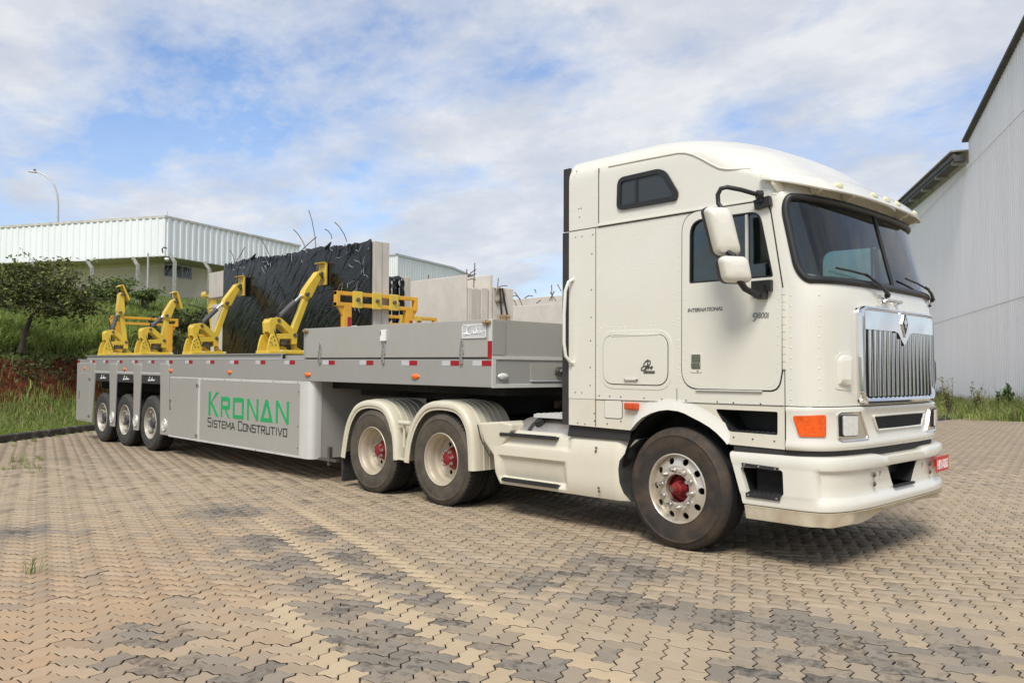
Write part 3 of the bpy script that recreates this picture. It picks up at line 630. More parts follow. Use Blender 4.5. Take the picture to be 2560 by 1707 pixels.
def hit(px, py, off=0.0):
    """where the sight line through a photo point meets the cab front: (t, z)"""
    best = None
    for i in range(1, 400):
        t = math.pi*i/400
        z = 1.5
        for _ in range(6):
            p = surf(t, z, off); d = ray(px, py); k = ((p-CAM) @ FW)/(d @ FW)
            # height of sight line above this (x, y)
            hd = np.hypot(d[0], d[1]); k = np.hypot(p[0]-CAM[0], p[1]-CAM[1])/hd; z = CAM[2]+d[2]*k
        q = CAM+d*k; e = np.hypot(q[0]-p[0], q[1]-p[1])
        if best is None or e < best[0]: best = (e, t, z)
        if best[0] < .012 and e > best[0]*3: break
    return best[1], best[2]
def quad_front(pts, r=.02, off=0.0):
    """photo polygon -> rounded (t, z) polygon on the front"""
    return rpoly([hit(*p) for p in pts], r, 5)
def dens(poly, step=.08):
    o = []
    for i in range(len(poly)):
        a, b = np.array(poly[i]), np.array(poly[(i+1) % len(poly)]); k = max(1, int(np.hypot(*(b-a))/step)); o += [tuple(a+(b-a)*j/k) for j in range(k)]
    return o
def sheet_tz(poly, off0, off1):
    poly = dens(poly, step=.03)
    c = np.mean(poly, axis=0); n = len(poly); m = MB(); r0 = [surf(t, z, off0) for t, z in poly]; r1 = [surf(t, z, off1) for t, z in poly]; mid = [surf(c[0]+(t-c[0])*.5, c[1]+(z-c[1])*.5, off1) for t, z in poly]; cc = surf(c[0], c[1], off1)
    m.add(r0+r1+mid+[cc], [(i, (i+1) % n, n+(i+1) % n, n+i) for i in range(n)]+[(n+i, n+(i+1) % n, 2*n+(i+1) % n, 2*n+i) for i in range(n)]+[(2*n+i, 2*n+(i+1) % n, 3*n) for i in range(n)]); return m
def ring_tz(poly, w_, off0, off1):
    poly = dens(poly, step=.03)
    q = []; c = np.mean(poly, axis=0); n = len(poly); o = [surf(t, z, off0) for t, z in poly]; o1 = [surf(t, z, off1) for t, z in poly]; inn = [tuple(c+(np.array(p)-c)*w_) for p in poly]; i1 = [surf(t, z, off1*.8) for t, z in inn]; i0 = [surf(t, z, off0) for t, z in inn]
    m = MB(); m.add(o+o1+i1+i0, [(k*n+i, k*n+(i+1) % n, (k+1)*n+(i+1) % n, (k+1)*n+i) for k in range(3) for i in range(n)]); return m
ZF = lambda a, b: (1780+a/3.794, 980+b/3.794)   # reading scale of the front close-up
IND = quad_front([ZF(768, 225), ZF(830, 420), ZF(1068, 422), ZF(1070, 215)], .03)
for mir in (False, True):
    fl = (lambda P: [(math.pi-t, z) for t, z in P]) if mir else (lambda P: P)
    ring_tz(fl([tuple(np.mean(IND, axis=0)+(np.array(p)-np.mean(IND, axis=0))*1.09) for p in IND]), .9, .0, .016).build('indicator_surround', 'cab_white', TR, smooth=40)
    sheet_tz(fl(IND), 0, .022).build('front_indicator', 'amber', TR, smooth=40)
    HL = fl(quad_front([ZF(1170, 215), ZF(1175, 440), ZF(1215, 465), ZF(1465, 440), ZF(1385, 180), ZF(1200, 190)], .02))
    sheet_tz(HL, 0, .016).build('headlamp_bezel', 'chrome_satin', TR, smooth=25); ring_tz(HL, .93, .0, .026).build('bezel_rim', 'chrome', TR, smooth=40)
    HB = fl(quad_front([ZF(1208, 222), ZF(1212, 412), ZF(1340, 405), ZF(1340, 222)], .02)); ring_tz([tuple(np.mean(HB, axis=0)+(np.array(p)-np.mean(HB, axis=0))*1.08) for p in HB], .9, .016, .034).build('headlamp_gasket', 'trim_black', TR, smooth=40)
    sheet_tz(HB, .016, .040).build('headlamp', 'lamp_clear', TR, smooth=50)
def yz_front(m, poly, o0, o1): return patch_front(m, 0, 0, 0, 0, o0, o1, poly=poly, n=20)
IN = [(YC-.545, 1.168), (YC+.545, 1.168), (YC+.465, 1.052), (YC-.465, 1.052)]; yz_front(MB(), IN, 0, .016).build('air_intake_mesh', 'chassis_black', TR)
mi_ = MB()
for k in range(44): y = YC-.50+k/43; mi_.tube([surf(t_of_y(y, 1.06), 1.057 if abs(y-YC) < .46 else 1.11, .019), surf(t_of_y(y, 1.16), 1.164, .019)], .002, 4)
for k in range(7): z = 1.06+.016*k; mi_.tube([surf(t_of_y(YC-.47+.94*i/12, z), z, .019) for i in range(13)], .002, 4)
mi_.build('intake_wires', 'plastic_black', TR)
for a, b in ((0, 1), (1, 2), (2, 3), (3, 0)): pass
MB().tube([surf(t_of_y(y, z), z, .016) for y, z in rpoly(IN, .02, 4)], .012, 8, closed=True).build('intake_surround', 'cab_white', TR, smooth=60)

# grille
GY0, GY1, GZ0, GZ1 = .458, 1.982, 1.262, 2.035
gr = MB(); gp_ = rrect(GY0+.02, GY1-.02, GZ0+.02, GZ1-.02, .05); yz_front(gr, [(GY0+.01, GZ0+.02), (GY1-.01, GZ0+.02), (GY1-.01, GZ1-.02), (GY0+.01, GZ1-.02)], 0, .006)
GRL = gr.build('grille', 'chassis_black', TR, smooth=40)
def on_front(y, z, o): return surf(t_of_y(y, z), z, o)
oo = dens(rrect(GY0, GY1, GZ0, GZ1, .075)); ii = dens(rrect(GY0+.055, GY1-.055, GZ0+.055, GZ1-.045, .05))
sec = [(0, .0), (0, .035), (.12, .055), (.45, .062), (.8, .05), (1, .028), (1, .0)]; fr = MB(); rows = []
def resample(poly, n):
    P = np.array(poly+[poly[0]]); l = np.concatenate([[0], np.cumsum(np.hypot(*(P[1:]-P[:-1]).T))]); s = np.linspace(0, l[-1], n, endpoint=False); return np.stack([np.interp(s, l, P[:, 0]), np.interp(s, l, P[:, 1])], 1)
def align(a, b): k = np.argmin(np.hypot(*(b-a[0]).T)); return np.roll(b, -k, axis=0)
A_ = resample(oo, 120); B_ = align(A_, resample(ii, 120))
for f, o in sec: rows.append([on_front(*(A_[k]*(1-f)+B_[k]*f), o) for k in range(120)])
fr.grid(rows, closed=True).build('grille_frame', 'chrome', GRL, smooth=45)
# slats
NS = 16; zt0 = 1.848
for i in range(NS):
    y = GY0+.085+(GY1-GY0-.17)*i/(NS-1); dv = abs(y-YC); top = zt0+.03 if dv > .2 else zt0-.01
    hw = .033; m = MB(); rows = []
    for dy, o in ((-hw*.9, .008), (-hw*.9, .030), (-hw*.62, .046), (-hw*.35, .050), (hw*.45, .022), (hw*.45, .006)):
        rows.append([on_front(y+dy, GZ0+.06+(top-GZ0-.06)*k/6, o) for k in range(7)])
    m.grid(rows); m.add([r[-1] for r in rows], [tuple(range(6))]); m.build('slat', 'chrome', GRL, smooth=35)
m = MB(); tb = [(GY0+.045, GZ1-.04), (GY0+.045, zt0)] + [(YC-.19, zt0), (YC-.13, zt0-.012), (YC-.05, 1.772), (YC, 1.735), (YC+.05, 1.772), (YC+.13, zt0-.012), (YC+.19, zt0)]+[(GY1-.045, zt0), (GY1-.045, GZ1-.04)]
patch_front(m, 0, 0, 0, 0, .02, .058, poly=tb, n=60); m.build('grille_top_band', 'chrome', GRL, smooth=40)
dm = [(YC, 2.03), (YC-.068, 1.92), (YC, 1.805), (YC+.068, 1.92)]
def flat_front(poly, o0, o1, name, mt):
    m = MB(); n = len(poly); m.add([on_front(y, z, o0) for y, z in poly]+[on_front(y, z, o1) for y, z in poly], [tuple(range(n, 2*n))]+[(i, (i+1) % n, n+(i+1) % n, n+i) for i in range(n)]); return m.build(name, mt, GRL)
flat_front(dm, .05, .068, 'emblem_surround', 'chrome'); c_ = np.array([YC, 1.92]); flat_front([tuple(c_+(np.array(p)-c_)*.80) for p in dm], .06, .0705, 'emblem_field', 'letter_black')
flat_front([(YC-.032, 1.915), (YC+.032, 1.915), (YC+.032, 1.945), (YC-.032, 1.945)], .06, .0725, 'emblem_bar', 'chrome_satin'); flat_front([(YC-.010, 1.885), (YC+.010, 1.885), (YC+.010, 1.975), (YC-.010, 1.975)], .06, .072, 'emblem_stem', 'chrome_satin')

# front fittings: fresh-air scoops, grab bar, wipers with plates
for mir in (1, -1):
    yy = lambda v: v if mir == 1 else 2*YC-v
    a = hit(2122, 960); P_ = rpoly([hit(1900+735/3.92, 730+640/3.92), hit(1900+740/3.92, 730+950/3.92), hit(1900+895/3.92, 730+968/3.92), hit(1900+895/3.92, 730+590/3.92), hit(1900+790/3.92, 730+590/3.92)], .02, 4)
    if mir == -1: P_ = [(math.pi-t, z) for t, z in P_]
    c = np.mean(P_, axis=0); sheet_tz(P_, 0, .005).build('scoop_plate', 'cab_white', TR, smooth=40)
    m = MB(); inn = [tuple(c+(np.array(p)-c)*np.array([.72, .82])) for p in P_]; r = [[surf(t, z, .003) for t, z in inn], [surf(*(c+(np.array(p)-c)*.9), .022+.016*((p[0]-c[0])*mir > 0)) for p in inn], [surf(*(c+(np.array(p)-c)*.6), .028+.016*((p[0]-c[0])*mir > 0)) for p in inn]]; m.grid(r, closed=True); m.add(r[-1], [tuple(range(len(inn)))]); m.build('air_scoop', 'cab_white' if mir == 1 else 'trim_black', TR, smooth=50)
m = MB(); za = 2.095; ya, yb = YC-.31, YC-.02; m.tube([on_front(ya, za, .0), on_front(ya, za, .04), on_front(ya+.03, za, .055), on_front((ya+yb)/2, za, .06), on_front(yb-.03, za, .055), on_front(yb, za, .04), on_front(yb, za, .0)], .014, 8)
for q in (ya, yb): m.cyl(on_front(q, za, .0), on_front(q, za, .012), .028, n=12)
m.build('grab_bar', 'chrome_satin', TR, smooth=60)
def wiper(base_px, mid_px, tip_px, tail_px):
    b = hit(*base_px); t1 = hit(*mid_px); t2 = hit(*tip_px); t3 = hit(*tail_px); B0 = surf(*b, .02); B1 = surf(*b, .05); C1 = surf(*t1, .05); 
    m = MB(); m.cyl(B0-0*B0, B1, .022, n=10); m.tube([B1, B1*.5+C1*.5+snorm(*t1)*.012, C1], [.016, .013, .008], 6); m.tube([surf(*t3, .035), surf(*((np.array(t1)+np.array(t3))/2), .038), C1-snorm(*t1)*.012, surf(*((np.array(t1)+np.array(t2))/2), .036), surf(*t2, .03)], .009, 6)
    m.tube([C1, surf(*((np.array(t1)*.55+np.array(t3)*.45)), .05)], .007, 5); m.tube([B1, B0+np.array([0, -.03, -.05]), surf(b[0]-.02, b[1]-.05, .02)], .004, 5); m.cyl(surf(b[0]-.02, b[1]-.05, .0), surf(b[0]-.02, b[1]-.05, .02), .009, n=8); m.build('wiper', 'trim_black', TR, smooth=60)
wiper((2208, 741), (2150, 690), (2083, 673), (2178, 705)); wiper((2338, 752), (2300, 722), (2255, 699), (2318, 733))
for a in (((2192, 733), (2190, 764), (2223, 768), (2226, 738)), ((2330, 750), (2327, 780), (2344, 784), (2346, 755))):
    try: sheet_tz(rpoly([hit(*q) for q in a], .008, 3), 0, .004).build('wiper_plate', 'cab_white', TR)
    except Exception: pass

# sun visor with marker lamps and brackets
def visor():
    nt_ = 70; rows = []; L_ = []
    for k in range(9):
        f = k/8; row = []
        for i in range(nt_+1):
            t = .10+(math.pi-.20)*i/nt_; e = min(1, math.sin(t)*1.35)**.8; z = 3.065-.135*f**1.4*e; row.append(surf(t, 3.05-.05*f*e, .025+(.185*f+.02*math.sin(math.pi*f))*e)*np.array([1, 1, 0])+np.array([0, 0, z+.018*math.sin(math.pi*f)]))
        rows.append(row)
    low = [[p-np.array([.008, 0, .010]) for p in r] for r in rows]; m = solid_patch(rows, low); v = m.build('sun_visor', 'cab_white', TR, smooth=45)
    for yl in (YC-.80, YC-.25, YC, YC+.25, YC+.80):
        i0 = int(np.argmin([abs(q_[1]-yl) for q_ in rows[6]])); p = rows[6][i0]; q = rows[6][i0+1]; up_ = np.array(rows[5][i0])-np.array(rows[7][i0]); d = (q-p)/np.linalg.norm(q-p); up_ /= np.linalg.norm(up_); nn = np.cross(d, up_); nn = nn if nn[2] > 0 else -nn
        b = MB(); n = 16; b.add([p+d*.055*math.cos(s)+up_*.032*math.sin(s) for s in [2*math.pi*j/n for j in range(n)]]+[p+nn*.012+d*.045*math.cos(s)+up_*.024*math.sin(s) for s in [2*math.pi*j/n for j in range(n)]]+[p+nn*.018], [(j, (j+1) % n, n+(j+1) % n, n+j) for j in range(n)]+[(n+j, n+(j+1) % n, 2*n) for j in range(n)]); b.build('marker_lamp', 'lamp_yellowed', v, smooth=50)
    for t in (.30, .78, 1.22, 1.92, 2.36, 2.84):
        i0 = int((t-.10)/(math.pi-.20)*nt_); a = surf(t, 2.955, .0); b = np.array(low[6][i0]); c = np.array(low[7][i0]); d = np.array([math.sin(t)*0+.0, 0, 0]); u = surf0(t+.01, 2.95)-surf0(t-.01, 2.95); u /= np.linalg.norm(u); w_ = u*.022
        g_ = MB(); vs = []
        for s in (-1, 1): vs += [a+w_*s, a+w_*s-np.array([0, 0, .06]), b+w_*s-np.array([0, 0, .055]), c+w_*s, b+w_*s+np.array([-.06, 0, .02])]
        g_.add(vs, [(0, 1, 2, 3, 4), (9, 8, 7, 6, 5)]+[(j, (j+1) % 5, 5+(j+1) % 5, 5+j) for j in range(5)]); g_.build('visor_bracket', 'cab_dusty', v)
visor()

# near side details (x, z on the side plane)
DOOR = rpoly([(.062, 1.372), (.945, 1.368), (.975, 1.52), (.982, 2.165), (.872, 2.858), (.072, 2.862)], [.17, .16, .02, .03, .10, .17], 7)
def door(y0, ys, name='door'):
    d = MB().holed(DOOR, [DG], 'y', y0, y0+ys*.010).build(name, 'cab_white', TR, bevel=.004)
    MB().holed(offset_poly(DOOR, .010), [offset_poly(DOOR, -.03)], 'y', y0, y0+ys*.003).build('door_gap', 'gap_dark', d)
    MB().holed(offset_poly(DG, .001), [offset_poly(DG, -.012)], 'y', y0+ys*.011, y0+ys*-.02).build('window_seal', 'trim_black', d)
    MB().prism(offset_poly(DG, -.002), 'y', y0-ys*.010, y0-ys*.015).build('window_pane', 'side_glass', d)
    MB().box(.668, .690, min(y0-ys*.008, y0+ys*.008), max(y0-ys*.008, y0+ys*.008), 2.262, 2.782).build('window_divider', 'alu_trim', d)
    return d
dn = door(0.0, -1); door(2*YC, 1)
MB().holed(rrect(.150, .262, 1.505, 1.665, .014), [rrect(.160, .252, 1.530, 1.656, .008)], 'y', -.015, -.0102).build('handle_surround', 'cab_white', dn)
hd = MB(); hd.box(.161, .251, -.013, -.0104, 1.531, 1.655); hd.box(.164, .248, -.024, -.014, 1.56, 1.585); hd.build('door_handle', 'chrome_satin', dn, bevel=.003)
MB().cyl((.225, -.010, 1.517), (.225, -.016, 1.517), .010, n=10).build('door_lock', 'steel', dn)
hg = MB()
for i in range(11): z = 1.53+i*.0575; hg.box(.985, 1.008, -.015, .004, z, z+.0555)
hg.build('door_hinge', 'cab_white', dn, bevel=.003)
MB().box(.20, .81, -.018, -.004, 1.352, 1.364).build('door_sill', 'alu_trim', dn, bevel=.003)
HAT = rpoly([(-.80, 1.40), (-.085, 1.393), (-.082, 1.832), (-.80, 1.842)], .12, 8)
ht = MB().prism(offset_poly(HAT, .045), 'y', -.004, .002).build('locker_frame', 'cab_white', TR, bevel=.003)
MB().prism(offset_poly(HAT, .006), 'y', -.0055, -.0035).build('locker_gap', 'gap_dark', ht); MB().prism(HAT, 'y', -.012, -.005).build('locker_door', 'cab_white', ht, bevel=.004)
lh = MB(); lh.box(-.545, -.395, -.030, -.014, 1.432, 1.446); lh.box(-.545, -.53, -.03, -.012, 1.432, 1.446); lh.box(-.41, -.395, -.03, -.012, 1.432, 1.446); lh.build('locker_handle', 'alu_trim', ht, bevel=.003)
MB().box(-.70, -.18, -.016, -.004, 1.832, 1.842).build('locker_hinge', 'cab_white', ht)
SL = rrect(-.79, -.585, 1.085, 1.245, .02, 4); MB().prism(offset_poly(SL, .004), 'y', -.0015, .003).build('flap_gap', 'gap_dark', TR)
MB().prism(SL, 'y', -.005, -.001).build('filler_flap', 'cab_white', TR, bevel=.002)
m = MB(); m.box(-.535, -.39, -.045, .003, 1.17, 1.232); m.build('side_repeater', 'amber_side', TR, bevel=.012)
# gutter, roof seams, belt seams
m = MB(); m.box(XR+.37, .90, -.016, .002, 2.868, 2.885); m.build('roof_gutter', 'cab_white', TR, bevel=.004)
m = MB(); m.box(XR+.36, .86, -.0025, .002, 2.858, 2.867); m.build('roof_seam', 'gap_dark', TR)
m = MB(); m.box(-.866, -.858, -.003, .004, 2.90, 3.42); m.box(-.900, -.895, -.0025, .004, 1.0, 2.86); m.box(XR, -.87, -.0025, .004, 2.862, 2.869); m.box(-.9, .985, -.0025, .004, 1.2475, 1.2525); m.box(.995, 1.0005, -.0025, .004, .915, 2.165); m.box(.005, .009, -.0025, .003, 1.25, 1.37); m.build('panel_seams', 'gap_dark', TR)
m = MB(); pts = [(-.75, 3.418), (-.4, 3.412), (0.02, 3.40), (.10, 3.385), (.18, 3.352), (.27, 3.298), (.36, 3.237), (.43, 3.195), (.5, 3.172), (.58, 3.16), (.70, 3.15)]
cr = []
for x, z in pts:
    xs_, xf_, n_, ys_ = cs(z); y = ys_ if x <= xs_ else surf0(t_side(x, z), z)[1]; cr.append((x, y-.001, z))
for k in (0, 1): MB().tube([(x, y if k == 0 else 2*YC-y, z) for x, y, z in cr], .010, 8).build('roof_bead', 'cab_white', TR, smooth=60)
# sleeper window
SW = rpoly([(-.636, 2.985), (.02, 2.985), (.035, 3.05), (-.115, 3.292), (-.625, 3.285)], [.07, .06, .05, .09, .08], 6)
for y0, s in ((0, -1), (2*YC, 1)):
    f_ = MB().holed(SW, [offset_poly(SW, -.042)], 'y', y0+s*.022, y0-s*.002).build('sleeper_window', 'trim_black', TR, bevel=.008)
    inn = offset_poly(SW, -.040); MB().prism(inn, 'y', y0+s*.003, y0+s*.009).build('pane', 'window_dark', f_)
    MB().box(-.425, -.398, min(y0, y0+s*.017), max(y0, y0+s*.017), 3.02, 3.255).build('mullion', 'trim_black', f_)
# rear cab extender strips
m = MB(); m.box(XR-.085, XR+.004, .01, .035, 2.872, 3.49); m.box(XR-.095, XR+.004, .01, .035, 1.0, 2.862); m.box(XR-.085, XR, 2*YC-.035, 2*YC-.01, 1.0, 3.49); m.build('cab_extender', 'rubber', TR, bevel=.004)
# black rubber skirt below the cab
m = MB(); m.prism([(-1.26, .995), (-.51, .978), (-.53, .885), (-1.285, .885)], 'y', .035, .06); m.build('cab_skirt', 'rubber', TR, bevel=.006)
# rear grab handle
m = MB(); m.tube([(-1.18, .0, 2.395), (-1.20, -.045, 2.37), (-1.215, -.075, 2.28), (-1.225, -.08, 2.05), (-1.225, -.08, 1.78), (-1.215, -.07, 1.66), (-1.19, -.03, 1.60), (-1.18, .0, 1.59)], .0165, 8); m.cyl((-1.18, .002, 2.395), (-1.18, -.008, 2.395), .022, n=10); m.cyl((-1.18, .002, 1.59), (-1.18, -.008, 1.59), .022, n=10); m.build('grab_handle', 'cab_white', TR, smooth=60)
# rivets
rv = MB(); rd = MB()
def rivet(mb, x, z, r=.0065, y=0.0, nrm=(0, -1, 0), p=None):
    p = np.array([x, y, z]) if p is None else p; n = np.array(nrm, float); e = np.cross(n, (0, 0, 1)); e /= np.linalg.norm(e)+1e-9; g_ = np.cross(n, e); k = 6
    mb.add([p+r*(e*math.cos(2*math.pi*i/k)+g_*math.sin(2*math.pi*i/k)) for i in range(k)]+[p+n*.003+r*.6*(e*math.cos(2*math.pi*i/k)+g_*math.sin(2*math.pi*i/k)) for i in range(k)], [(i, (i+1) % k, k+(i+1) % k, k+i) for i in range(k)]+[tuple(range(k, 2*k))])
def line(mb, a, b, n, **k):
    for i in range(n): f = i/(n-1); rivet(mb, a[0]+(b[0]-a[0])*f, a[1]+(b[1]-a[1])*f, **k)
line(rv, (-.88, 1.30), (-.875, 2.80), 27); line(rv, (-.80, 2.845), (.02, 2.845), 12, r=.005); line(rv, (.018, 1.42), (.028, 2.80), 24); line(rv, (-.83, 1.915), (-.02, 1.915), 13); line(rv, (-.80, 1.945), (-.03, 1.945), 5)
for z in (2.18, 2.47, 2.75): line(rv, (-.83, z-.01), (-.06, z), 5)
line(rv, (-.86, 1.262), (-.03, 1.262), 13, r=.0055); line(rv, (.03, 1.262), (.97, 1.262), 13, r=.0055); line(rv, (.038, 1.27), (.042, 1.58), 7)
DI = offset_poly(DOOR, -.03)
for i in range(0, len(DI)): 
    if DI[i][1] < 1.56: rivet(rv, *DI[i], r=.0055, y=-.010)
line(rv, (.092, 1.62), (.095, 2.20), 9, y=-.010); line(rv, (.945, 1.58), (.955, 2.22), 10, y=-.010); line(rv, (.14, 2.21), (.92, 2.205), 6, y=-.010, r=.005); line(rv, (.25, 1.395), (.78, 1.392), 8, y=-.010, r=.0055)
HI = dens(offset_poly(HAT, .026)); [rivet(rv, *q, r=.0045, y=-.004) for q in HI]; H2 = dens(offset_poly(HAT, -.045)); [rivet(rv, *q, r=.0045, y=-.012) for q in H2[::2]]
line(rv, (-1.18, 2.95), (-1.17, 3.40), 5, r=.005); line(rv, (-.93, 2.92), (-.90, 3.40), 5, r=.005); line(rv, (-1.19, 1.1), (-1.185, 2.8), 9, r=.005)
for z in np.linspace(1.30, 2.10, 11):
    for tq in (t_side(1.05, z), t_side(1.235, z)): n_ = snorm(tq, z); rivet(rv, 0, 0, r=.0075, p=surf(tq, z), nrm=n_)
for i in range(10): tq = t_side(1.03, 1.27)+i*.085; rivet(rv, 0, 0, r=.007, p=surf(tq, 1.272), nrm=snorm(tq, 1.27))
for i in range(4): tq = .10+.035*i; rivet(rv, 0, 0, r=.009, p=surf(tq*.6, 2.905), nrm=snorm(tq, 2.905))
rv.build('rivets', 'cab_white', TR, smooth=50)
for q in ((-.935, 2.80), (-.945, 2.62), (-.95, 2.28), (-.955, 2.02), (-.96, 1.80), (-.965, 1.55), (-.965, 1.38), (-.855, 1.285), (-.73, 1.283), (-.60, 1.281), (-.34, 1.276), (-.15, 1.272), (.10, 1.268), (.40, 1.265), (.55, 1.262), (.79, 1.26), (-.915, 1.12), (-.91, 1.05), (-.60, 1.06), (-.76, 1.03), (.55, .985), (.72, .98), (.905, .975)): rivet(rd, *q, r=.0085)
for q in ((-1.15, 2.80), (-1.07, 2.80), (-1.14, 3.44), (-1.11, 3.07), (-1.08, 3.07), (-1.10, 2.99), (-1.15, 1.31), (-1.07, 1.31), (-1.12, 1.02), (-1.03, 1.015)): rivet(rd, *q, r=.008)
rd.build('bolts', 'steel_dark', TR, smooth=50)
# badges
side_place = lambda x0, z0, y=-.011: (lambda u, v, w_: (x0+u, y-w_, z0+v))
text_mb('INTERNATIONAL', .042, side_place(.126, 2.016), .003, .2, 1, .0012, 1.0, .34).build('maker_badge', 'badge_chrome', dn)
text_mb('9', .100, side_place(.733, 1.912), .003, .15, 1, .0015, 1, .046).build('model_badge', 'badge_chrome', dn); text_mb('800i', .064, side_place(.777, 1.935), .003, .2, 1, .001, 1, .098).build('model_badge', 'badge_chrome', dn)
pb = MB()
for pl in ([(.03, .02), (.06, .10), (.07, .15), (.03, .145), (.0, .10), (.02, .08), (.06, .085), (.10, .11), (.10, .15), (.06, .165), (.035, .14)], [(.01, .085), (-.03, .06), (-.035, .03), (.0, .025), (.03, .05), (.045, .09)], [(.06, .05), (.075, .08), (.07, .04), (.09, .075), (.10, .07)], [(.115, .075), (.105, .05), (.12, .045), (.13, .065), (.115, .078), (.14, .072)]):
    pb.tube([(-.335+u*.72, -.014, 1.505+v*.66) for u, v in pl], .0058, 5)
pb.box(-.333, -.215, -.017, -.0122, 1.496, 1.518); pb.build('sleeper_badge', 'steel_dark', ht); text_mb('SLEEPER', .022, side_place(-.329, 1.500, -.017), .001, .1, 1, 0, 1, .11).build('sleeper_badge', 'badge_chrome', ht)

# bumper
def bz(t, z, off):
    xs, xf, n = 1.0, 1.415, 4.3; c, s = math.cos(t), max(0, math.sin(t)); k = (2/n); p = np.array([xs+(xf-xs)*s**k, YC-(YC+.0)*math.copysign(abs(c)**k, c), z]); a = np.array([-math.copysign(abs(c)**(2-k) if True else 0, -c), 0, 0])
    gx = (s**(2-k))*1.0/(xf-xs); gy = -math.copysign(abs(c)**(2-k), c)/YC; nn = np.array([gx, gy, 0]); nn /= np.linalg.norm(nn); return p+nn*off
def bumper():
    zs = [(.872, -.07), (.873, -.03), (.868, .0), (.857, .016), (.835, .022), (.79, .024), (.772, .020), (.762, .006), (.750, -.008), (.65, -.012), (.575, -.010), (.555, -.002), (.535, .014), (.49, .022), (.468, .018), (.465, -.03)]
    def loop(i, ins=0.0):
        z, o = zs[i]; row = []; fsmooth = lambda t: 1-math.exp(-(min(t, math.pi-t)/.34)**8)
        xr = float(np.interp(z, [.46, .85], [.645, .525]))
        pts = [(x, 0) for x in np.linspace(xr, .99, 9)]
        def dent(ff): return o if (z > .765 or z < .54) else o*ff + .020*(1-ff)
        cdip = lambda y: 0.0
        for x, _ in pts: row.append(np.array([x, -dent(0)+ins, z]))
        for k in range(91):
            t = math.pi*k/90; p = bz(t, z, dent(fsmooth(t))-ins); 
            if z > .85: p[2] -= .020/(1+math.exp(-(.46-abs(p[1]-YC))/.03))
            row.append(p)
        for x, _ in reversed(pts): row.append(np.array([x, 2*YC+dent(0)-ins, z]))
        return row
    rows = [loop(i) for i in range(len(zs))]
    outer = rows[1:-1]; inner = [loop(i, .045) for i in range(1, len(zs)-1)]; sol = solid_patch(outer, inner); o = weld_mesh(sol).build('bumper', 'cab_white', TR)
    cut1 = MB().prism(rpoly([(.617, .755), (.68, .556), (.99, .562), (.983, .757)], .025, 4), 'y', -.2, .4); cut1b = MB().prism(rpoly([(.617, .755), (.68, .556), (.99, .562), (.983, .757)], .025, 4), 'y', 2.1, 2.7)
    c0 = YC; cut2 = MB().prism(rpoly([(c0-.32, .768), (c0+.32, .768), (c0+.20, .592), (c0-.20, .592)], .02, 4), 'x', 1.2, 1.8)
    cs_ = [cut1, cut1b, cut2]
    for y in (c0-.452, c0+.452): cs_.append(MB().box(1.2, 1.8, y-.020, y+.020, .672, .730))
    boolean(o, [weld_mesh(c) for c in cs_]); o.data.shade_smooth(); o.data.set_sharp_from_angle(angle=R(35))
    # valance
    zv = [(.462, -.02), (.458, .022), (.43, .012), (.385, .004), (.350, -.006), (.345, -.03)]; vr = []
    for z, of in zv:
        r = [np.array([x, -of, z]) for x in np.linspace(.655, .99, 6)]
        for k in range(71):
            t = math.pi*k/70; d = .02*math.sin(5*t)*math.sin(11*t+1)*(z < .42); r.append(bz(t, z+(.055*math.exp(-((t-1.75)/.5)**2)*(z < .4)) + (.02*math.sin(9*t) if z < .4 else 0)*math.exp(-((t-1.3)/.5)**2), of+d*.8-.03*(math.exp(-((t-1.25)/.16)**2)+math.exp(-((t-1.75)/.12)**2))*(z < .45)))
        r += [np.array([x, 2*YC+of, z]) for x in np.linspace(.99, .655, 6)]; vr.append(r)
    MB().grid(vr).build('lower_valance', 'valance_cream', TR, smooth=40)
    # step box in the bumper side, brackets
    q = rpoly([(.612, .760), (.676, .551), (.994, .557), (.987, .762)], .025, 4); sbx = MB(); sbx.holed(offset_poly(q, .006), [offset_poly(q, -.001)], 'y', .028, .33); sbx.prism(offset_poly(q, .006), 'y', .33, .34); sbx.build('lower_step_box', 'plastic_black', TR)
    m = MB(); m.prism([(.64, .790), (.955, .777), (.955, .750), (.64, .763)], 'y', -.034, -.028); m.build('step_bracket', 'plastic_black', TR); m = MB(); m.prism([(.675, .560), (.965, .556), (.965, .522), (.675, .526)], 'y', -.034, -.028); m.box(.69, .975, -.03, .30, .558, .566)
    for i in range(7): m.box(.70+i*.04, .722+i*.04, -.028, .29, .566, .573)
    m.build('step_bracket', 'plastic_black', TR); m = MB()
    for x, z in ((.665, .777), (.79, .772), (.93, .765), (.70, .543), (.94, .539)): m.cyl((x, -.034, z), (x, -.040, z), .008, n=8)
    m.build('step_bolts', 'steel', TR)
    m = MB(); m.holed(rpoly([(c0-.335, .780), (c0+.335, .780), (c0+.215, .575), (c0-.215, .575)], .02, 4), [rpoly([(c0-.318, .766), (c0+.318, .766), (c0+.198, .594), (c0-.198, .594)], .02, 4)], 'x', 1.13, 1.40); m.box(1.12, 1.13, c0-.34, c0+.34, .56, .79); m.box(1.13, 1.432, c0-.205, c0+.205, .576, .594); m.box(1.20, 1.26, c0-.6, c0+.6, .655, .745); m.build('centre_step', 'plastic_black', TR)  # long bar is black backing added so the square holes look shaded
    m = MB()
    for y in (c0-.596, c0+.596):
        for z in (.711, .640): p = bz(t_b(y), z, .002); m.cyl(p, p+np.array([.008, 0, 0]), .020, n=12); m.cyl(p+np.array([.008, 0, 0]), p+np.array([.016, 0, 0]), .010, n=6)
    m.build('bumper_bolts', 'steel_dark', TR)
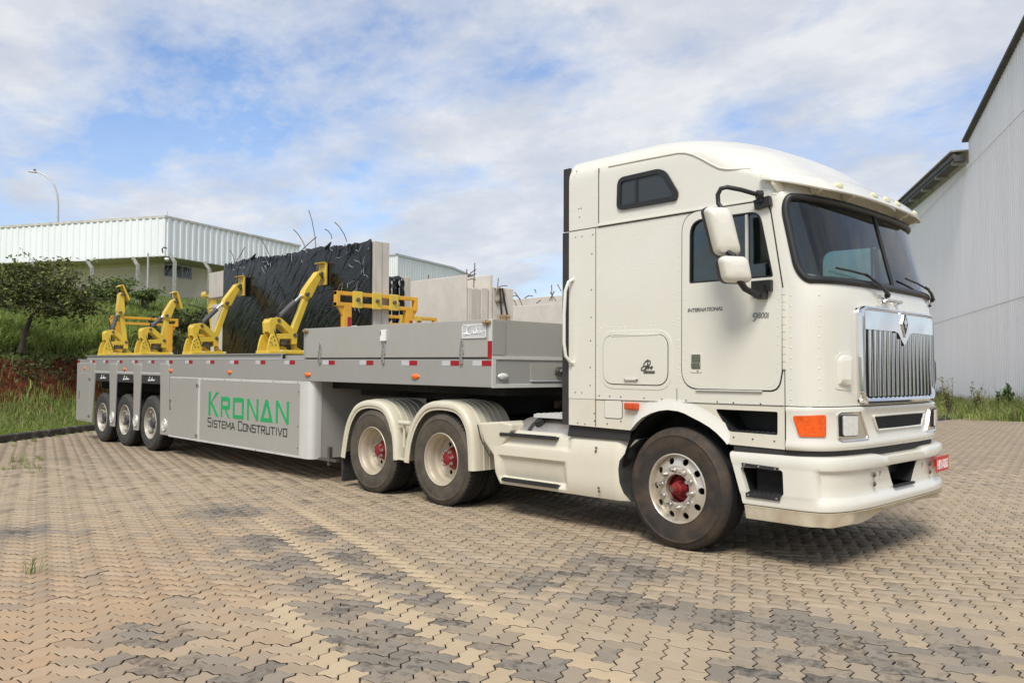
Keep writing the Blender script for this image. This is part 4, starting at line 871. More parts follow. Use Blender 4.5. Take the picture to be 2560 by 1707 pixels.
    # number plate
    ya, yb = 1.885, 2.235; P = [np.array([1.448, ya, .65]), np.array([1.430, yb, .65])]; d = P[1]-P[0]; d /= np.linalg.norm(d); nn = np.array([d[1], -d[0], 0]); cz = .700
    c = (P[0]+P[1])/2; m = MB(); m.obox((c[0], c[1], cz), d, (0, 0, 1), nn, .180, .068, .003); m.obox((c[0]-.03, c[1], cz), d, (0, 0, 1), nn, .05, .03, .03); pl_ = m.build('number_plate', 'plate_red', TR, bevel=.002)
    o0 = c-d*.152; o0[2] = cz-.045; text_mb('HKH-0265', .115, lambda u, v, w_: tuple(o0+d*u+np.array([0, 0, v])+nn*(.004+w_)), .001, 0, 1, .0012, 1, .305).build('plate_lettering', 'letter_white', pl_)
def t_b(y):
    lo, hi = 1e-4, math.pi-1e-4
    for _ in range(40):
        m_ = (lo+hi)/2
        if bz(m_, .6, 0)[1] < y: lo = m_
        else: hi = m_
    return lo
bumper()
# dark filler between bumper and cab
rows = []
for z, of in ((.84, -.03), (.925, -.035)):
    r = [np.array([x, .012, z]) for x in np.linspace(.545, .99, 5)]+[surf(math.pi*k/50, .95, -.012)*np.array([1, 1, 0])+np.array([0, .0, z]) for k in range(1, 26)]; rows.append(r)
rows2 = [[np.array([p[0], 2*YC-p[1], p[2]]) for p in r] for r in rows]
MB().grid(rows).grid(rows2).build('bumper_filler', 'rubber', TR, smooth=40)

# chassis and wheel wells
m = MB()
for y in (.80, 1.56): m.box(-5.35, 1.25, y, y+.085, .70, .97)
for x in (-4.9, -3.84, -2.5, -1.6, .9): m.box(x-.05, x+.05, .88, 1.56, .74, .93)
m.box(-.9, 1.2, .45, 2.0, .62, 1.36); m.box(-1.9, 1.05, .62, 1.80, .30, .66); m.box(-.72, -.60, .46, 1.98, .22, .66); m.box(.70, 1.16, .10, 2.34, .36, .80); m.box(-5.1, -2.0, .60, 1.84, .42, .75); m.box(-1.2, 1.30, .30, 2.14, 1.20, 1.255); m.build('chassis', 'chassis_black', TR)  # engine and belly blocks added low to deepen the shade underneath
wl = MB()
for y0, y1 in ((.036, .46), (1.98, 2.404)):
    rows = [[(x+.62*math.cos(a)*1.0, y, .56+.63*math.sin(a)) for a in np.linspace(R(8), R(172), 24)] for x, y in ((0, y0), (0, y1))]; wl.grid(rows)
wl.box(-.75, .72, .44, .46, .45, 1.2); wl.box(-.75, .72, 1.98, 2.0, .45, 1.2); wl.build('wheel_arch_liner', 'chassis_black', TR)
ax = MB(); ax.cyl((0, .25, .52), (0, 2.2, .52), .07, n=12)
for x in (-3.164, -4.514): ax.cyl((x, .2, .52), (x, 2.24, .52), .11, n=14); ax.lathe([(0, -.2), (.2, -.16), (.22, 0), (.2, .16), (0, .2)], (x, YC, .54), 20)
ax.build('axles', 'chassis_black', TR, smooth=40)
fw5 = MB(); fw5.lathe([(0, 0), (.48, 0), (.5, .03), (.5, .07), (0, .07)], (-3.75, YC, 1.13), 32, axis='z'); fw5.box(-4.3, -3.2, .75, 1.70, .97, 1.13); fw5.box(-3.5, -3.05, .70, 1.74, 1.0, 1.2); fw5.build('fifth_wheel', 'chassis_black', TR, smooth=30)
# suzi coils between cab and trailer
for j, (y, cname) in enumerate(((.95, 'hose_black'), (1.15, 'hose_black'), (1.35, 'blue_pipe'))):
    pts = [(-1.28, y, 1.75), (-1.6, y, 1.45-.05*j), (-1.95, y, 1.38-.05*j), (-2.31, y, 1.50)]; MB().tube(pts, .014, 6).build('air_line', cname, TR, smooth=60)
# wheels
TYRE = [(.296, .030), (.300, .004), (.325, -.002), (.36, -.010), (.40, -.013), (.44, -.012), (.445, -.016), (.455, -.016), (.46, -.009), (.485, .0), (.503, .012), (.514, .028), (.518, .05)]
TREAD = [(.518, .05), (.520, .07), (.520, .095), (.508, .098), (.508, .106), (.520, .109), (.520, .140), (.508, .143), (.508, .152), (.520, .155), (.520, .186), (.508, .189), (.508, .197), (.520, .20), (.519, .235), (.512, .262), (.50, .282), (.46, .298), (.40, .30), (.30, .275)]
def ann_holes(m, r0, r1, holes, rh, hr, f, n=60, th=.012, mi=0):
    outer = [(r1*math.cos(2*math.pi*i/n), r1*math.sin(2*math.pi*i/n)) for i in range(n)]; inner = [(r0*math.cos(2*math.pi*i/n), r0*math.sin(2*math.pi*i/n)) for i in range(n)]; hs = [inner]
    for h in range(holes): a = 2*math.pi*(h+.5)/holes; hs.append([(hr*math.cos(a)+rh*math.cos(2*math.pi*i/12), hr*math.sin(a)+rh*math.sin(2*math.pi*i/12)) for i in range(12)])
    k = MB().holed(outer, hs, 'y', 0, th); m.add([(x, y+f(math.hypot(x, z)), z) for x, y, z in k.v], k.f, mi)
def wheel(kind, lugs=False):
    """outer face looks along -y; origin at the hub on the tyre's outer plane"""
    w0 = bpy.data.objects.new('wheel', None)
    if kind == 'front':
        m = MB(); m.lathe([(.296, .030), (.298, -.002), (.290, -.006), (.284, .0), (.276, .03), (.272, .055), (.266, .2)], (0, 0, 0), 64); m.lathe([(.265, .16), (.0, .16)], (0, 0, 0), 32, 1); ann_holes(m, .192, .273, 10, .029, .236, lambda r: .012+.030*(r-.192)/.08, 60); ann_holes(m, .122, .193, 0, 0, 0, lambda r: .010, 60, .02); m.lathe([(.122, .01), (.122, .1)], (0, 0, 0), 40); w0 = m.build('wheel', ['rim_polished', 'chassis_black'], None, smooth=35)  # black disc added behind the hand holes, its colour standing for shade
        h = MB(); h.lathe([(.118, .10), (.100, .085), (.085, .09), (.066, .05), (.058, .03), (.052, -.005), (.040, -.012), (.036, -.06), (.030, -.072), (.0, -.072)], (0, 0, 0), 32); h.lathe([(.12, .06), (.12, .1), (0, .1)], (0, 0, 0), 32); hb = h.build('hub', 'hub_red', w0, smooth=40); MB().cyl((0, -.071, 0), (0, -.076, 0), .024, n=16).build('hub_cap', 'steel_dark', w0)
        nr, nn_, r_n, y_n = .158, 10, .0185, .006
    elif kind == 'drive':
        m = MB(); m.lathe([(.296, .030), (.300, -.002), (.294, -.008), (.286, -.002), (.280, .02), (.272, .035), (.262, .05), (.258, .10), (.252, .13), (.240, .145), (.236, .175), (.228, .19), (.205, .198)], (0, 0, 0), 64); ann_holes(m, .10, .206, 8, .026, .170, lambda r: .196, 60); w0 = m.build('wheel', 'rim_cream', None, smooth=35)
        h = MB(); h.lathe([(.135, .20), (.125, .185), (.105, .17), (.098, .13), (.09, .11), (.085, .095), (.045, .09), (.040, .082), (.0, .082)], (0, 0, 0), 32); h.build('hub', 'hub_red', w0, smooth=40)
        nr, nn_, r_n, y_n = .088, 8, .0135, .10
    else:
        m = MB(); m.lathe([(.296, .030), (.300, -.002), (.292, -.008), (.284, .0), (.274, .03), (.262, .05), (.258, .09), (.25, .11), (.245, .20)], (0, 0, 0), 64)
        for i in range(6): a = 2*math.pi*i/6+.3; c, s = math.cos(a), math.sin(a); m.obox((.17*c, .08, .17*s), (c, 0, s), (0, 1, 0), (-s, 0, c), .085, .02, .026); m.cyl((.215*c, .02, .215*s), (.215*c, .09, .215*s), .02, n=8)
        m.lathe([(.20, .14), (.20, .21), (0, .21)], (0, 0, 0), 32); w0 = m.build('wheel', 'rim_white', None, smooth=35)
        h = MB(); h.lathe([(.13, .14), (.118, .10), (.10, .09), (.095, .04), (.085, .02), (.03, .012), (.0, .012)], (0, 0, 0), 32); h.build('hub', 'hub_grey', w0, smooth=40); nr, nn_, r_n, y_n = .112, 6, .012, .09
    nu = MB()
    for i in range(nn_): a = 2*math.pi*i/nn_+.15; c, s = nr*math.cos(a), nr*math.sin(a); nu.cyl((c, y_n, s), (c, y_n-.012, s), r_n*1.25, n=12); nu.cyl((c, y_n-.012, s), (c, y_n-.062 if kind == 'front' else y_n-.03, s), r_n, r_n*.9, n=6 if kind == 'front' else 10)
    nu.build('wheel_nuts', 'steel', w0, smooth=35)
    sw = {'front': 'sidewall', 'drive': 'sidewall_dusty', 'trailer': 'sidewall_trailer'}[kind]
    t = MB(); t.lathe(TYRE, (0, 0, 0), 72, 0); t.lathe(TREAD, (0, 0, 0), 72, 1)
    if kind == 'drive':
        t.lathe([(r, y+.33) for r, y in TYRE], (0, 0, 0), 48, 1); t.lathe([(r, y+.33) for r, y in TREAD], (0, 0, 0), 48, 1)
        for i in range(64):
            a = 2*math.pi*i/64; c, s = math.cos(a), math.sin(a); t.obox((.510*c, .042, .510*s), (c, 0, s), (0, 1, 0), (-s, 0, c), .012, .030, .0155, 1)
    ty = t.build('tyre', [sw, 'tread_black'], w0, smooth=40)
    if kind != 'trailer':
        # raised sidewall lettering ring
        lt = MB(); rr = random.Random(3)
        for a0 in (20, 200, 95, 275):
            for k in range(9 if a0 in (20, 200) else 6):
                a = R(a0+k*(4.2 if a0 in (20, 200) else 3)); c, s = math.cos(a), math.sin(a); r = .40; lt.obox((r*c, -.0135, r*s), (c, 0, s), (0, 1, 0), (-s, 0, c), .013, .0016, .007 if k % 3 else .004)
        lt.build('sidewall_marks', sw, ty)
    return w0
def put_wheel(w0, root, loc, rz=0, copy=True, flip=False):
    o = copy_tree(w0) if copy else w0; o.location = (loc[0], loc[1], loc[2]); o.rotation_euler = (0, random.uniform(0, 1), rz+(math.pi if flip else 0))
    if not o.name.startswith('wheel'): o.name = 'wheel'
    o.parent = root
    if root.name in HOME: o.matrix_parent_inverse = HOME[root.name].inverted()
    return o
wf = wheel('front'); wd = wheel('drive'); wt = wheel('trailer')
put_wheel(wf, TR, (0, 0, .516), R(-2.5), copy=False); put_wheel(wf, TR, (0, 2*YC, .516), R(-2.5), True, True)
put_wheel(wd, TR, (-3.164, 0, .516), 0, copy=False); put_wheel(wd, TR, (-4.514, 0, .516)); put_wheel(wd, TR, (-3.164, 2*YC, .516), 0, True, True); put_wheel(wd, TR, (-4.514, 2*YC, .516), 0, True, True)

# rear mudguards
F1o = [(-5.225, .40), (-5.18, .60), (-5.13, .78), (-5.05, .93), (-4.92, 1.07), (-4.77, 1.13), (-4.60, 1.152), (-4.42, 1.147), (-4.27, 1.115), (-4.16, 1.04), (-4.07, .92), (-4.02, .80), (-3.985, .62), (-3.975, .445)]
F2o = [(-3.862, .44), (-3.83, .66), (-3.75, .85), (-3.645, 1.0), (-3.50, 1.12), (-3.36, 1.165), (-3.2, 1.178), (-3.0, 1.172), (-2.86, 1.145), (-2.755, 1.08), (-2.67, .97), (-2.62, .86), (-2.594, .65), (-2.584, .435)]
def smooth_line(P, n=60):
    P = np.array(P); l = np.concatenate([[0], np.cumsum(np.hypot(*(P[1:]-P[:-1]).T))]); s = np.linspace(0, l[-1], n); Q = np.stack([np.interp(s, l, P[:, 0]), np.interp(s, l, P[:, 1])], 1)
    for _ in range(4): Q[1:-1] = (Q[:-2]+2*Q[1:-1]+Q[2:])/4
    return Q
def fender(P, yb, sgn, cx):
    Q = smooth_line(P); T_ = np.gradient(Q, axis=0); T_ /= np.hypot(*T_.T)[:, None]; Nn = np.stack([-T_[:, 1], T_[:, 0]], 1); rows = []
    prof = [(.0, -.105), (.0, -.085), (-.014, -.07), (-.016, -.04), (-.010, -.022), (.004, -.008), (.03, .0), (.09, .004)]
    for r in range(5): y = .13+r*.085; prof += [(y-.004, .004), (y, .011), (y+.012, .011), (y+.016, .004)]
    prof += [(.60, .003), (.615, -.01), (.618, -.05), (.612, -.05), (.60, -.012), (.03, -.012), (.01, -.03), (.008, -.105)]
    for y, o in prof: rows.append([(Q[k, 0]+Nn[k, 0]*o, yb+sgn*y, Q[k, 1]+Nn[k, 1]*o) for k in range(len(Q))])
    m = MB(); m.grid(rows); return m.build('mudguard', 'fender_cream', TR, smooth=35)
for yb, s in ((-.005, 1), (2*YC+.005, -1)): fender(F1o, yb, s, -4.5); fender(F2o, yb, s, -3.16)
m = MB(); m.box(-5.24, -5.20, .02, .6, .07, .46); m.build('mud_flap', 'rubber', TR, bevel=.004)
m = MB(); m.cyl((-3.99, .03, .89), (-3.76, .03, .89), .03, n=10); m.cyl((-3.92, .05, .6), (-3.92, .05, .87), .016, n=8); m.box(-3.99, -3.86, .0, .05, .45, .47); m.build('mudguard_stay', 'fender_cream', TR, smooth=40)
m = MB(); m.prism([(-2.56, .955), (-2.20, .985), (-2.05, .965), (-2.05, .90), (-2.30, .60), (-2.47, .76)], 'y', .02, .34); m.build('mudguard_bracket', 'fender_cream', TR, bevel=.02)
MB().tube([(-2.545, -.002, .935), (-2.50, -.002, .80), (-2.46, -.002, .745), (-2.35, -.002, .615)], .008, 6).build('bracket_edging', 'rubber', TR)

# side skirt with steps, fuel tank
def skirt():
    nz, nx = 40, 90; rows = []
    def sm(a, b, x): t = min(1, max(0, (x-a)/(b-a))); return t*t*(3-2*t)
    for i in range(nz+1):
        z = .332+(.893-.332)*i/nz; xr = float(np.interp(z, [.332, .45, .86, .9], [-2.243, -2.285, -2.33, -2.33])); xf = float(np.interp(z, [.332, .40, .50, .62, .70, .80, .86, .9], [-.567, -.615, -.642, -.652, -.642, -.585, -.52, -.475])); row = []
        for k in range(nx+1):
            x = xr+(xf-xr)*k/nx; y = .016+.055*abs((z-.60)/.30)**3.0
            rec = sm(-2.255, -2.20, x)*(1-sm(-1.36, -1.27, x)); y += .075*rec*sm(.36, .42, z)*(1-sm(.618, .640, z))*(1-.55*(z-.38)/.26)
            y += .035*rec*(1-sm(.0, .01, 0))*sm(.70, .74, z)*(1-sm(.80, .815, z))*0+.03*sm(-2.24, -2.20, x)*(1-sm(-1.30, -1.22, x))*sm(.735, .77, z)
            y += .045*sm(-.72, -.58, x)**2
            row.append((x, y, z))
        rows.append(row)
    top = [[(p[0], p[1]+.0, p[2]) for p in rows[-1]], [(p[0], p[1]+.03, p[2]+.006) for p in rows[-1]], [(p[0], .30, p[2]+.006) for p in rows[-1]]]
    m = MB(); m.grid(rows); m.grid(top); bot = [[p for p in rows[0]], [(p[0], .28, p[2]-.0) for p in rows[0]]]; m.grid(bot)
    rr = [[r[0] for r in rows], [(r[0][0], .30, r[0][2]) for r in rows]]; m.grid(rr); m.build('side_skirt', 'skirt_white', TR, smooth=38)
    fr_ = [[(r[-1][0]-.004, r[-1][1], r[-1][2]) for r in rows], [(r[-1][0]+.03, r[-1][1]+.04, r[-1][2]) for r in rows], [(r[-1][0]+.05, .33, r[-1][2]) for r in rows]]; MB().grid(fr_).build('skirt_liner', 'rubber', TR, smooth=40)
    for z, x0, x1, dy in ((.842, -2.215, -1.43, .012), (.375, -2.19, -1.405, .018)):
        s = MB(); s.box(x0, x1, dy-.004, dy+.16, z-.004, z+.022)
        for i in range(20):
            x = x0+.02+(x1-x0-.04)*i/19; s.box(x-.012, x+.012, dy, dy+.02, z+.022, z+.031); s.box(x-.03, x-.01, dy+.035, dy+.055, z+.022, z+.029); s.box(x-.012, x+.012, dy+.075, dy+.095, z+.022, z+.029); s.box(x-.03, x-.01, dy+.115, dy+.135, z+.022, z+.029)
        s.build('step_tread', 'plastic_black', TR)
    b = MB()
    for x, z in ((-.905, .80), (-.91, .768), (-.875, .43), (-.868, .40)): b.cyl((x, .022, z), (x, .008, z), .010, n=8)
    b.build('skirt_bolts', 'steel_dark', TR)
skirt()
m = MB(); m.cyl((-2.10, .40, .70), (-.70, .40, .70), .325, n=40); m.build('fuel_tank', 'tank_alu', TR, smooth=40)
m = MB(); m.lathe([(.329, 0), (.333, .0), (.333, .05), (.329, .05)], (-1.93, .40, .70), 40, axis='x'); m.build('tank_strap', 'rubber', TR, smooth=40)
m = MB(); d = np.array([0, -.55, .83]); c = np.array([-1.82, .40, .70])+d*.325; m.cyl(c, c+d*.035, .055, n=20); m.cyl(c+d*.035, c+d*.05, .045, n=20); m.build('tank_cap', 'plastic_black', TR, smooth=40)
m = MB(); m.box(-1.90, -1.25, .20, .75, 1.035, 1.07)
for i in range(9):
    for j in range(6): m.box(-1.87+i*.07, -1.83+i*.07, .21+j*.09, .25+j*.09, 1.07, 1.078)
m.build('catwalk_plate', 'alu_trim', TR)
m = MB(); m.lathe([(.0, -.2), (.30, -.2), (.34, -.15), (.34, .15), (.30, .2), (0, .2)], (-1.62, 1.40, .80), 28, axis='x'); m.build('air_drum', 'chassis_black', TR, smooth=40)

# mirrors on the near door, and their twins on the far side
def mirror(sgn, root):
    yb = lambda y: y if sgn == 1 else 2*YC-y
    def P(x, y, z): return np.array([x, yb(y), z])
    n = np.array([.84, -.54*sgn, 0]); n /= np.linalg.norm(n); u = np.array([.54*1, .84*sgn, 0]); u /= np.linalg.norm(u)
    def housing(c, w_, h, lean, d=.10):
        m = MB(); rows = []; ax = u; az = np.array([0, 0, 1.0])+u*(-lean); az /= np.linalg.norm(az)
        poly = rrect(-w_/2, w_/2, -h/2, h/2, .05, 6)
        for f, o in ((1.0, -.045), (1.02, -.03), (1.02, .0), (.98, .03), (.88, .052), (.6, .066), (.25, .070)): rows.append([c+ax*a*f+az*b*f+n*o for a, b in poly])
        m.grid(rows, closed=True); m.add(rows[-1], [tuple(range(len(poly)))]); h_ = m.build('mirror_housing', 'cab_white', root, smooth=55)
        b = MB(); r2 = [[c+ax*a*f+az*q*f+n*o for a, q in poly] for f, o in ((1.045, -.028), (1.05, -.05), (1.04, -.075), (.9, -.078))]; b.grid(r2, closed=True); b.add(r2[-1], [tuple(range(len(poly)))]); b.build('mirror_shroud', 'trim_black', h_, smooth=50)
        g = MB(); q = [c+ax*a*.88+az*b_*.9-n*.080 for a, b_ in poly]; g.add(q, [tuple(range(len(q)))]); g.build('mirror_glass', 'chrome', h_); return az
    c1 = P(.640, -.30, 2.605); c2 = P(.748, -.30, 2.298)
    if sgn == -1: c1, c2 = P(.640, -.30, 2.605), P(.748, -.30, 2.298)
    housing(c1, .205, .385, .26); housing(c2, .225, .205, .20)
    m = MB(); m.tube([c1+np.array([.02, 0, .15]), P(.605, -.30, 2.83), P(.60, -.30, 2.90), P(.625, -.295, 2.945), P(.665, -.27, 2.955), P(.74, -.19, 2.935), P(.80, -.11, 2.91), P(.83, -.07, 2.90)], .0185, 8)
    m.cyl(P(.815, -.085, 2.90), P(.845, -.05, 2.90), .036, n=10); m.tube([P(.83, -.065, 2.90), P(.83, -.05, 2.85)], .03, 8); m.beam(P(.775, -.03, 2.83), P(.905, -.03, 2.85), .05, .075)
    m.build('mirror_arm', 'trim_black', root, smooth=50); m = MB(); m.tube([c1+np.array([.035, 0, -.16]), c2+np.array([.0, 0, .10])], .021, 8); m.build('mirror_link', 'trim_black', root, smooth=50); m = MB(); m.tube([c2+np.array([.03, 0, -.08]), P(.80, -.24, 2.15), P(.83, -.13, 2.11), P(.83, -.03, 2.11)], .026, 8)
    m.beam(P(.745, -.03, 2.185), P(.91, -.03, 2.185), .05, .085); m.beam(P(.83, -.05, 2.19), P(.83, -.06, 2.085), .08, .08); m.build('mirror_arm', 'trim_black', root, smooth=50)
mirror(1, TR); mirror(-1, TR)

# cab interior
db = [(.72, .10)]+[tuple((surf0(math.pi*k/24, 1.9)*np.array([1, 1, 0])+np.array([-.09, (YC-surf0(math.pi*k/24, 1.9)[1])*.075, 0]))[:2]) for k in range(1, 24)]+[(.72, 2.34)]
m = MB(); m.prism(db, 'z', 1.37, 2.13); m.build('dashboard', 'interior_dark', TR, bevel=.03)
for y in (.50, 1.90):
    m = MB(); m.box(.0, .48, y-.25, y+.25, 1.62, 1.76); m.box(.08, .40, y-.2, y+.2, 1.37, 1.62); m.obox((-.03, y, 2.05), (1, 0, -.12), (0, 1, 0), (.12, 0, 1), .07, .24, .36); m.obox((-.07, y, 2.48), (1, 0, -.1), (0, 1, 0), (.1, 0, 1), .05, .14, .10); m.build('seat', 'interior_beige' if y < 1 else 'interior_grey', TR, bevel=.04)
m = MB(); c = np.array([.72, 1.90, 2.10]); ax_ = np.array([-.45, 0, .9]); e = np.array([0, 1, 0]); g_ = np.cross(ax_/np.linalg.norm(ax_), e); m.tube([c+.22*(e*math.cos(a)+g_*math.sin(a)) for a in np.linspace(0, 2*math.pi, 28, endpoint=False)], .016, 8, closed=True); m.tube([c-e*.22, c+e*.22], .013, 6); m.tube([c, c-ax_*.3], .03, 8); m.build('steering_wheel', 'trim_black', TR, smooth=60)
for y0, y1 in ((.07, 1.30), (1.50, 2.36)):
    rows = []
    for z in (1.45, 2.0, 2.5, 2.95): rows.append([(-.14+.035*math.sin(k*1.9), y0+(y1-y0)*k/48, z) for k in range(49)])
    MB().grid(rows).build('curtain', 'curtain_blue', TR, smooth=60)
m = MB(); m.box(-1.15, -.45, .10, 2.34, 1.40, 1.85); m.build('bunk', 'interior_grey', TR, bevel=.05)
m = MB(); m.box(1.0, 1.26, 1.62, 2.12, 2.14, 2.29); m.build('dash_cover', 'blanket_red', TR, bevel=.05)
m = MB(); m.prism([(.92, 2.10), (1.20, 2.15), (1.16, 2.27), (.98, 2.30), (.88, 2.22)], 'y', .14, .62); m.build('dash_pad', 'interior_beige', TR, bevel=.04)

# ------------------------------------------------------------------ trailer
PITCH = .0078
TL = thing('flatbed_trailer', (-2.31, 1.27, 0), 'grey low-sided panel trailer with green lettering coupled behind the white tractor', 'trailer')
def tz(x, z): return z - PITCH*(-2.31-x)      # measured height -> height on the trailer before it is pitched
Y0, Y1 = -.03, 2.57
m = MB(); m.box(-15.985, -2.312, Y0, Y0+.05, 1.338, 1.636); m.build('side_rail', 'trailer_grey', TL, bevel=.006); m = MB(); m.box(-15.985, -2.312, Y1-.05, Y1, 1.338, 1.636); m.build('side_rail', 'trailer_grey', TL, bevel=.006)
m = MB(); m.box(-15.9, -2.36, Y0+.052, Y1-.052, 1.56, 1.632); m.build('deck', 'trailer_grey', TL)
m = MB(); m.box(-15.98, -6.16, Y0-.004, Y0+.06, 1.638, 1.644); m.build('rail_cap', 'alu_trim', TL)
m = MB(); m.box(-15.55, -6.9, .03, .05, 1.634, 1.715); m.box(-15.55, -6.9, .0, .09, 1.715, 1.728); m.box(-6.9, -6.17, .10, .20, 1.634, 1.70); m.build('deck_beam', 'trailer_grey', TL)
m = MB(); m.box(-15.55, -6.5, Y1-.09, Y1-.0, 1.634, 1.728); m.build('deck_beam', 'trailer_grey', TL)
# belly box
bx_ = [(-10.80, Y0), (-6.05, Y0), (-6.0, Y0+.012), (-5.965, Y0+.045), (-5.952, Y0+.09), (-5.952, Y1), (-10.80, Y1)]
m = MB(); m.prism(bx_, 'z', .275, 1.336); m.build('belly_box', 'trailer_panel', TL)
m = MB(); m.prism([(-6.235, Y0-.005), (-6.05, Y0-.005), (-5.995, Y0+.008), (-5.958, Y0+.042), (-5.946, Y0+.09), (-5.946, Y0+.17), (-5.955, Y0+.17), (-5.96, Y0+.09), (-6.0, Y0+.03), (-6.235, Y0+.004)], 'z', .268, 1.335); m.build('corner_trim', 'alu_trim', TL, smooth=40)
m = MB(); m.box(-9.50, -6.24, Y0-.006, Y0+.01, 1.292, 1.335); m.build('panel_trim', 'alu_trim', TL, bevel=.002); m = MB(); m.box(-10.79, -6.24, Y0-.006, Y0+.01, .266, .300); m.build('panel_trim', 'alu_trim', TL, bevel=.002)
m = MB(); m.box(-9.585, -9.505, Y0-.008, Y0+.01, .262, 1.334); m.build('door_post', 'alu_trim', TL, bevel=.004); m = MB(); m.box(-10.79, -9.59, Y0-.006, Y0+.01, 1.305, 1.335); m.build('panel_trim', 'alu_trim', TL, bevel=.002)
m = MB(); m.box(-10.775, -9.595, Y0-.009, Y0+.004, .306, 1.298); dd = m.build('locker_door', 'trailer_panel', TL, bevel=.003)
for z in (.36, 1.20):
    k = MB(); k.obox((-9.60, Y0-.012, z), (1, 0, 0), (0, 1, 0), (0, 0, 1), .055, .006, .022); k.cyl((-9.575, Y0-.014, z-.035), (-9.575, Y0-.014, z+.035), .011, n=8); k.build('hinge', 'steel', dd, smooth=40)
k = MB(); k.box(-10.755, -10.685, Y0-.016, Y0-.008, .75, .93); k.box(-10.735, -10.705, Y0-.026, Y0-.014, .80, .87); k.tube([(-10.72, Y0-.018, .77), (-10.70, Y0-.022, .79), (-10.70, Y0-.022, .83)], .008, 6); k.build('latch', 'steel', dd, bevel=.003)
m = MB(); m.box(-9.498, -6.242, Y0-.004, Y0+.004, .303, 1.289); kp = m.build('side_panel', 'trailer_panel', TL)
sc_ = MB()
for x in (-9.42, -8.6, -8.0, -7.0, -6.3): sc_.cyl((x, Y0-.004, 1.315), (x, Y0-.010, 1.315), .009, n=8)
for z in (1.18, .70, .40): sc_.cyl((-6.27, Y0-.003, z), (-6.27, Y0-.009, z), .010, n=8)
for x in (-9.1, -8.2, -7.5, -6.9): sc_.cyl((x, Y0-.005, .283), (x, Y0-.010, .283), .008, n=8)
tag(sc_.build('panel_screws', 'steel_dark', TL), kind='stuff')
# lettering
def stroke_boxes(mb, polys, y0, y1):
    for q in polys: mb.prism(q, 'y', y0, y1)
def tx(a): return float(onY(460+a/5.345, 1021, Y0)[0])
KR = MB(); yA, yB = Y0-.0085, Y0-.0045; zb = .716; h1 = .392; h2 = .325
def zz_(x): return 0.0
def L_(polys, x0, x1, h):
    return [[(x0+(x1-x0)*u, zb+h*v) for u, v in p] for p in polys]
def seg(a, b, w_): a, b = np.array(a), np.array(b); d = (b-a)/np.hypot(*(b-a)); n = np.array([-d[1], d[0]])*w_/2; return [tuple(a+n), tuple(b+n), tuple(b-n), tuple(a-n)]
LT = {'K': [[(0, 0), (.2, 0), (.2, 1), (0, 1)], [(.24, .5), (.36, .62), (1.0, 1), (.74, 1), (.22, .56)], [(.24, .5), (.40, .56), (1.02, 0), (.76, 0)]],
      'R': [[(0, 0), (.17, 0), (.17, 1), (0, 1)], [(.17, 1), (.17, .80), (1, .80), (.98, .92), (.88, 1)], [(.78, .80), (.78, .58), (1, .58), (1, .80)], [(.17, .58), (.17, .40), (.92, .40), (1.0, .50), (1, .58)], [(.40, .40), (.62, .40), (1.02, 0), (.80, 0)]],
      'O': [[(0, .06), (.17, .06), (.17, .94), (0, .94)], [(.83, .06), (1, .06), (1, .94), (.83, .94)], [(.06, 1), (0, .94), (0, .80), (1, .80), (1, .94), (.94, 1)], [(0, .06), (.06, 0), (.94, 0), (1, .06), (1, .17), (0, .17)]],
      'N': [[(0, 0), (.16, 0), (.16, 1), (0, 1)], [(.84, 0), (1, 0), (1, 1), (.84, 1)], [(.0, 1), (.18, 1), (1, 0), (.82, 0)]],
      'A': [[(0, 0), (.20, 0), (.60, 1), (.40, 1)], [(.80, 0), (1, 0), (.60, 1), (.40, 1)], [(0, 0), (1, 0), (.92, .18), (.08, .18)]]}
for ch, a, b, h in (('K', 330, 465, h1), ('R', 495, 615, h2), ('O', 655, 800, h2), ('N', 845, 995, h2), ('A', 1022, 1193, h2), ('N', 1230, 1403, h2)):
    k = MB()
    for i, q in enumerate(L_(LT[ch], tx(a), tx(b), h)): k.prism(q, 'y', yA-.0002*i, yB)
    k.build('letter', 'letter_green', kp)
SF = {'S': [[(.95, .98), (.95, 1), (.05, 1), (.05, .52), (.95, .52), (.95, 0), (.05, 0), (.05, .06)]], 'I': [[(.5, 0), (.5, 1)]], 'T': [[(0, 1), (1, 1)], [(.5, 1), (.5, 0)]], 'E': [[(1, 1), (.05, 1), (.05, 0), (1, 0)], [(.05, .52), (.85, .52)]], 'M': [[(0, 0), (0, 1), (.5, .25), (1, 1), (1, 0)]], 'A': [[(0, 0), (.5, 1), (1, 0)], [(.2, .3), (.8, .3)]],
      'C': [[(.95, .8), (.95, 1), (.05, 1), (.05, 0), (.95, 0), (.95, .2)]], 'O': [[(.05, 0), (.95, 0), (.95, 1), (.05, 1), (.05, 0)]], 'N': [[(0, 0), (0, 1), (1, 0), (1, 1)]], 'R': [[(.05, 0), (.05, 1), (.95, 1), (.95, .48), (.05, .48)], [(.5, .48), (.95, 0)]], 'U': [[(.05, 1), (.05, 0), (.95, 0), (.95, 1)]], 'V': [[(0, 1), (.5, 0), (1, 1)]]}
SM = MB(); wch = {'I': .25, 'M': 1.15}; txt = 'SISTEMA CONSTRUTIVO'; tot = sum(.7 if c == ' ' else wch.get(c, .85)*(1.15 if i in (0, 8) else 1)+.27 for i, c in enumerate(txt)); u_ = (tx(1400)-tx(325))/tot; xx = tx(325); zbase = .542
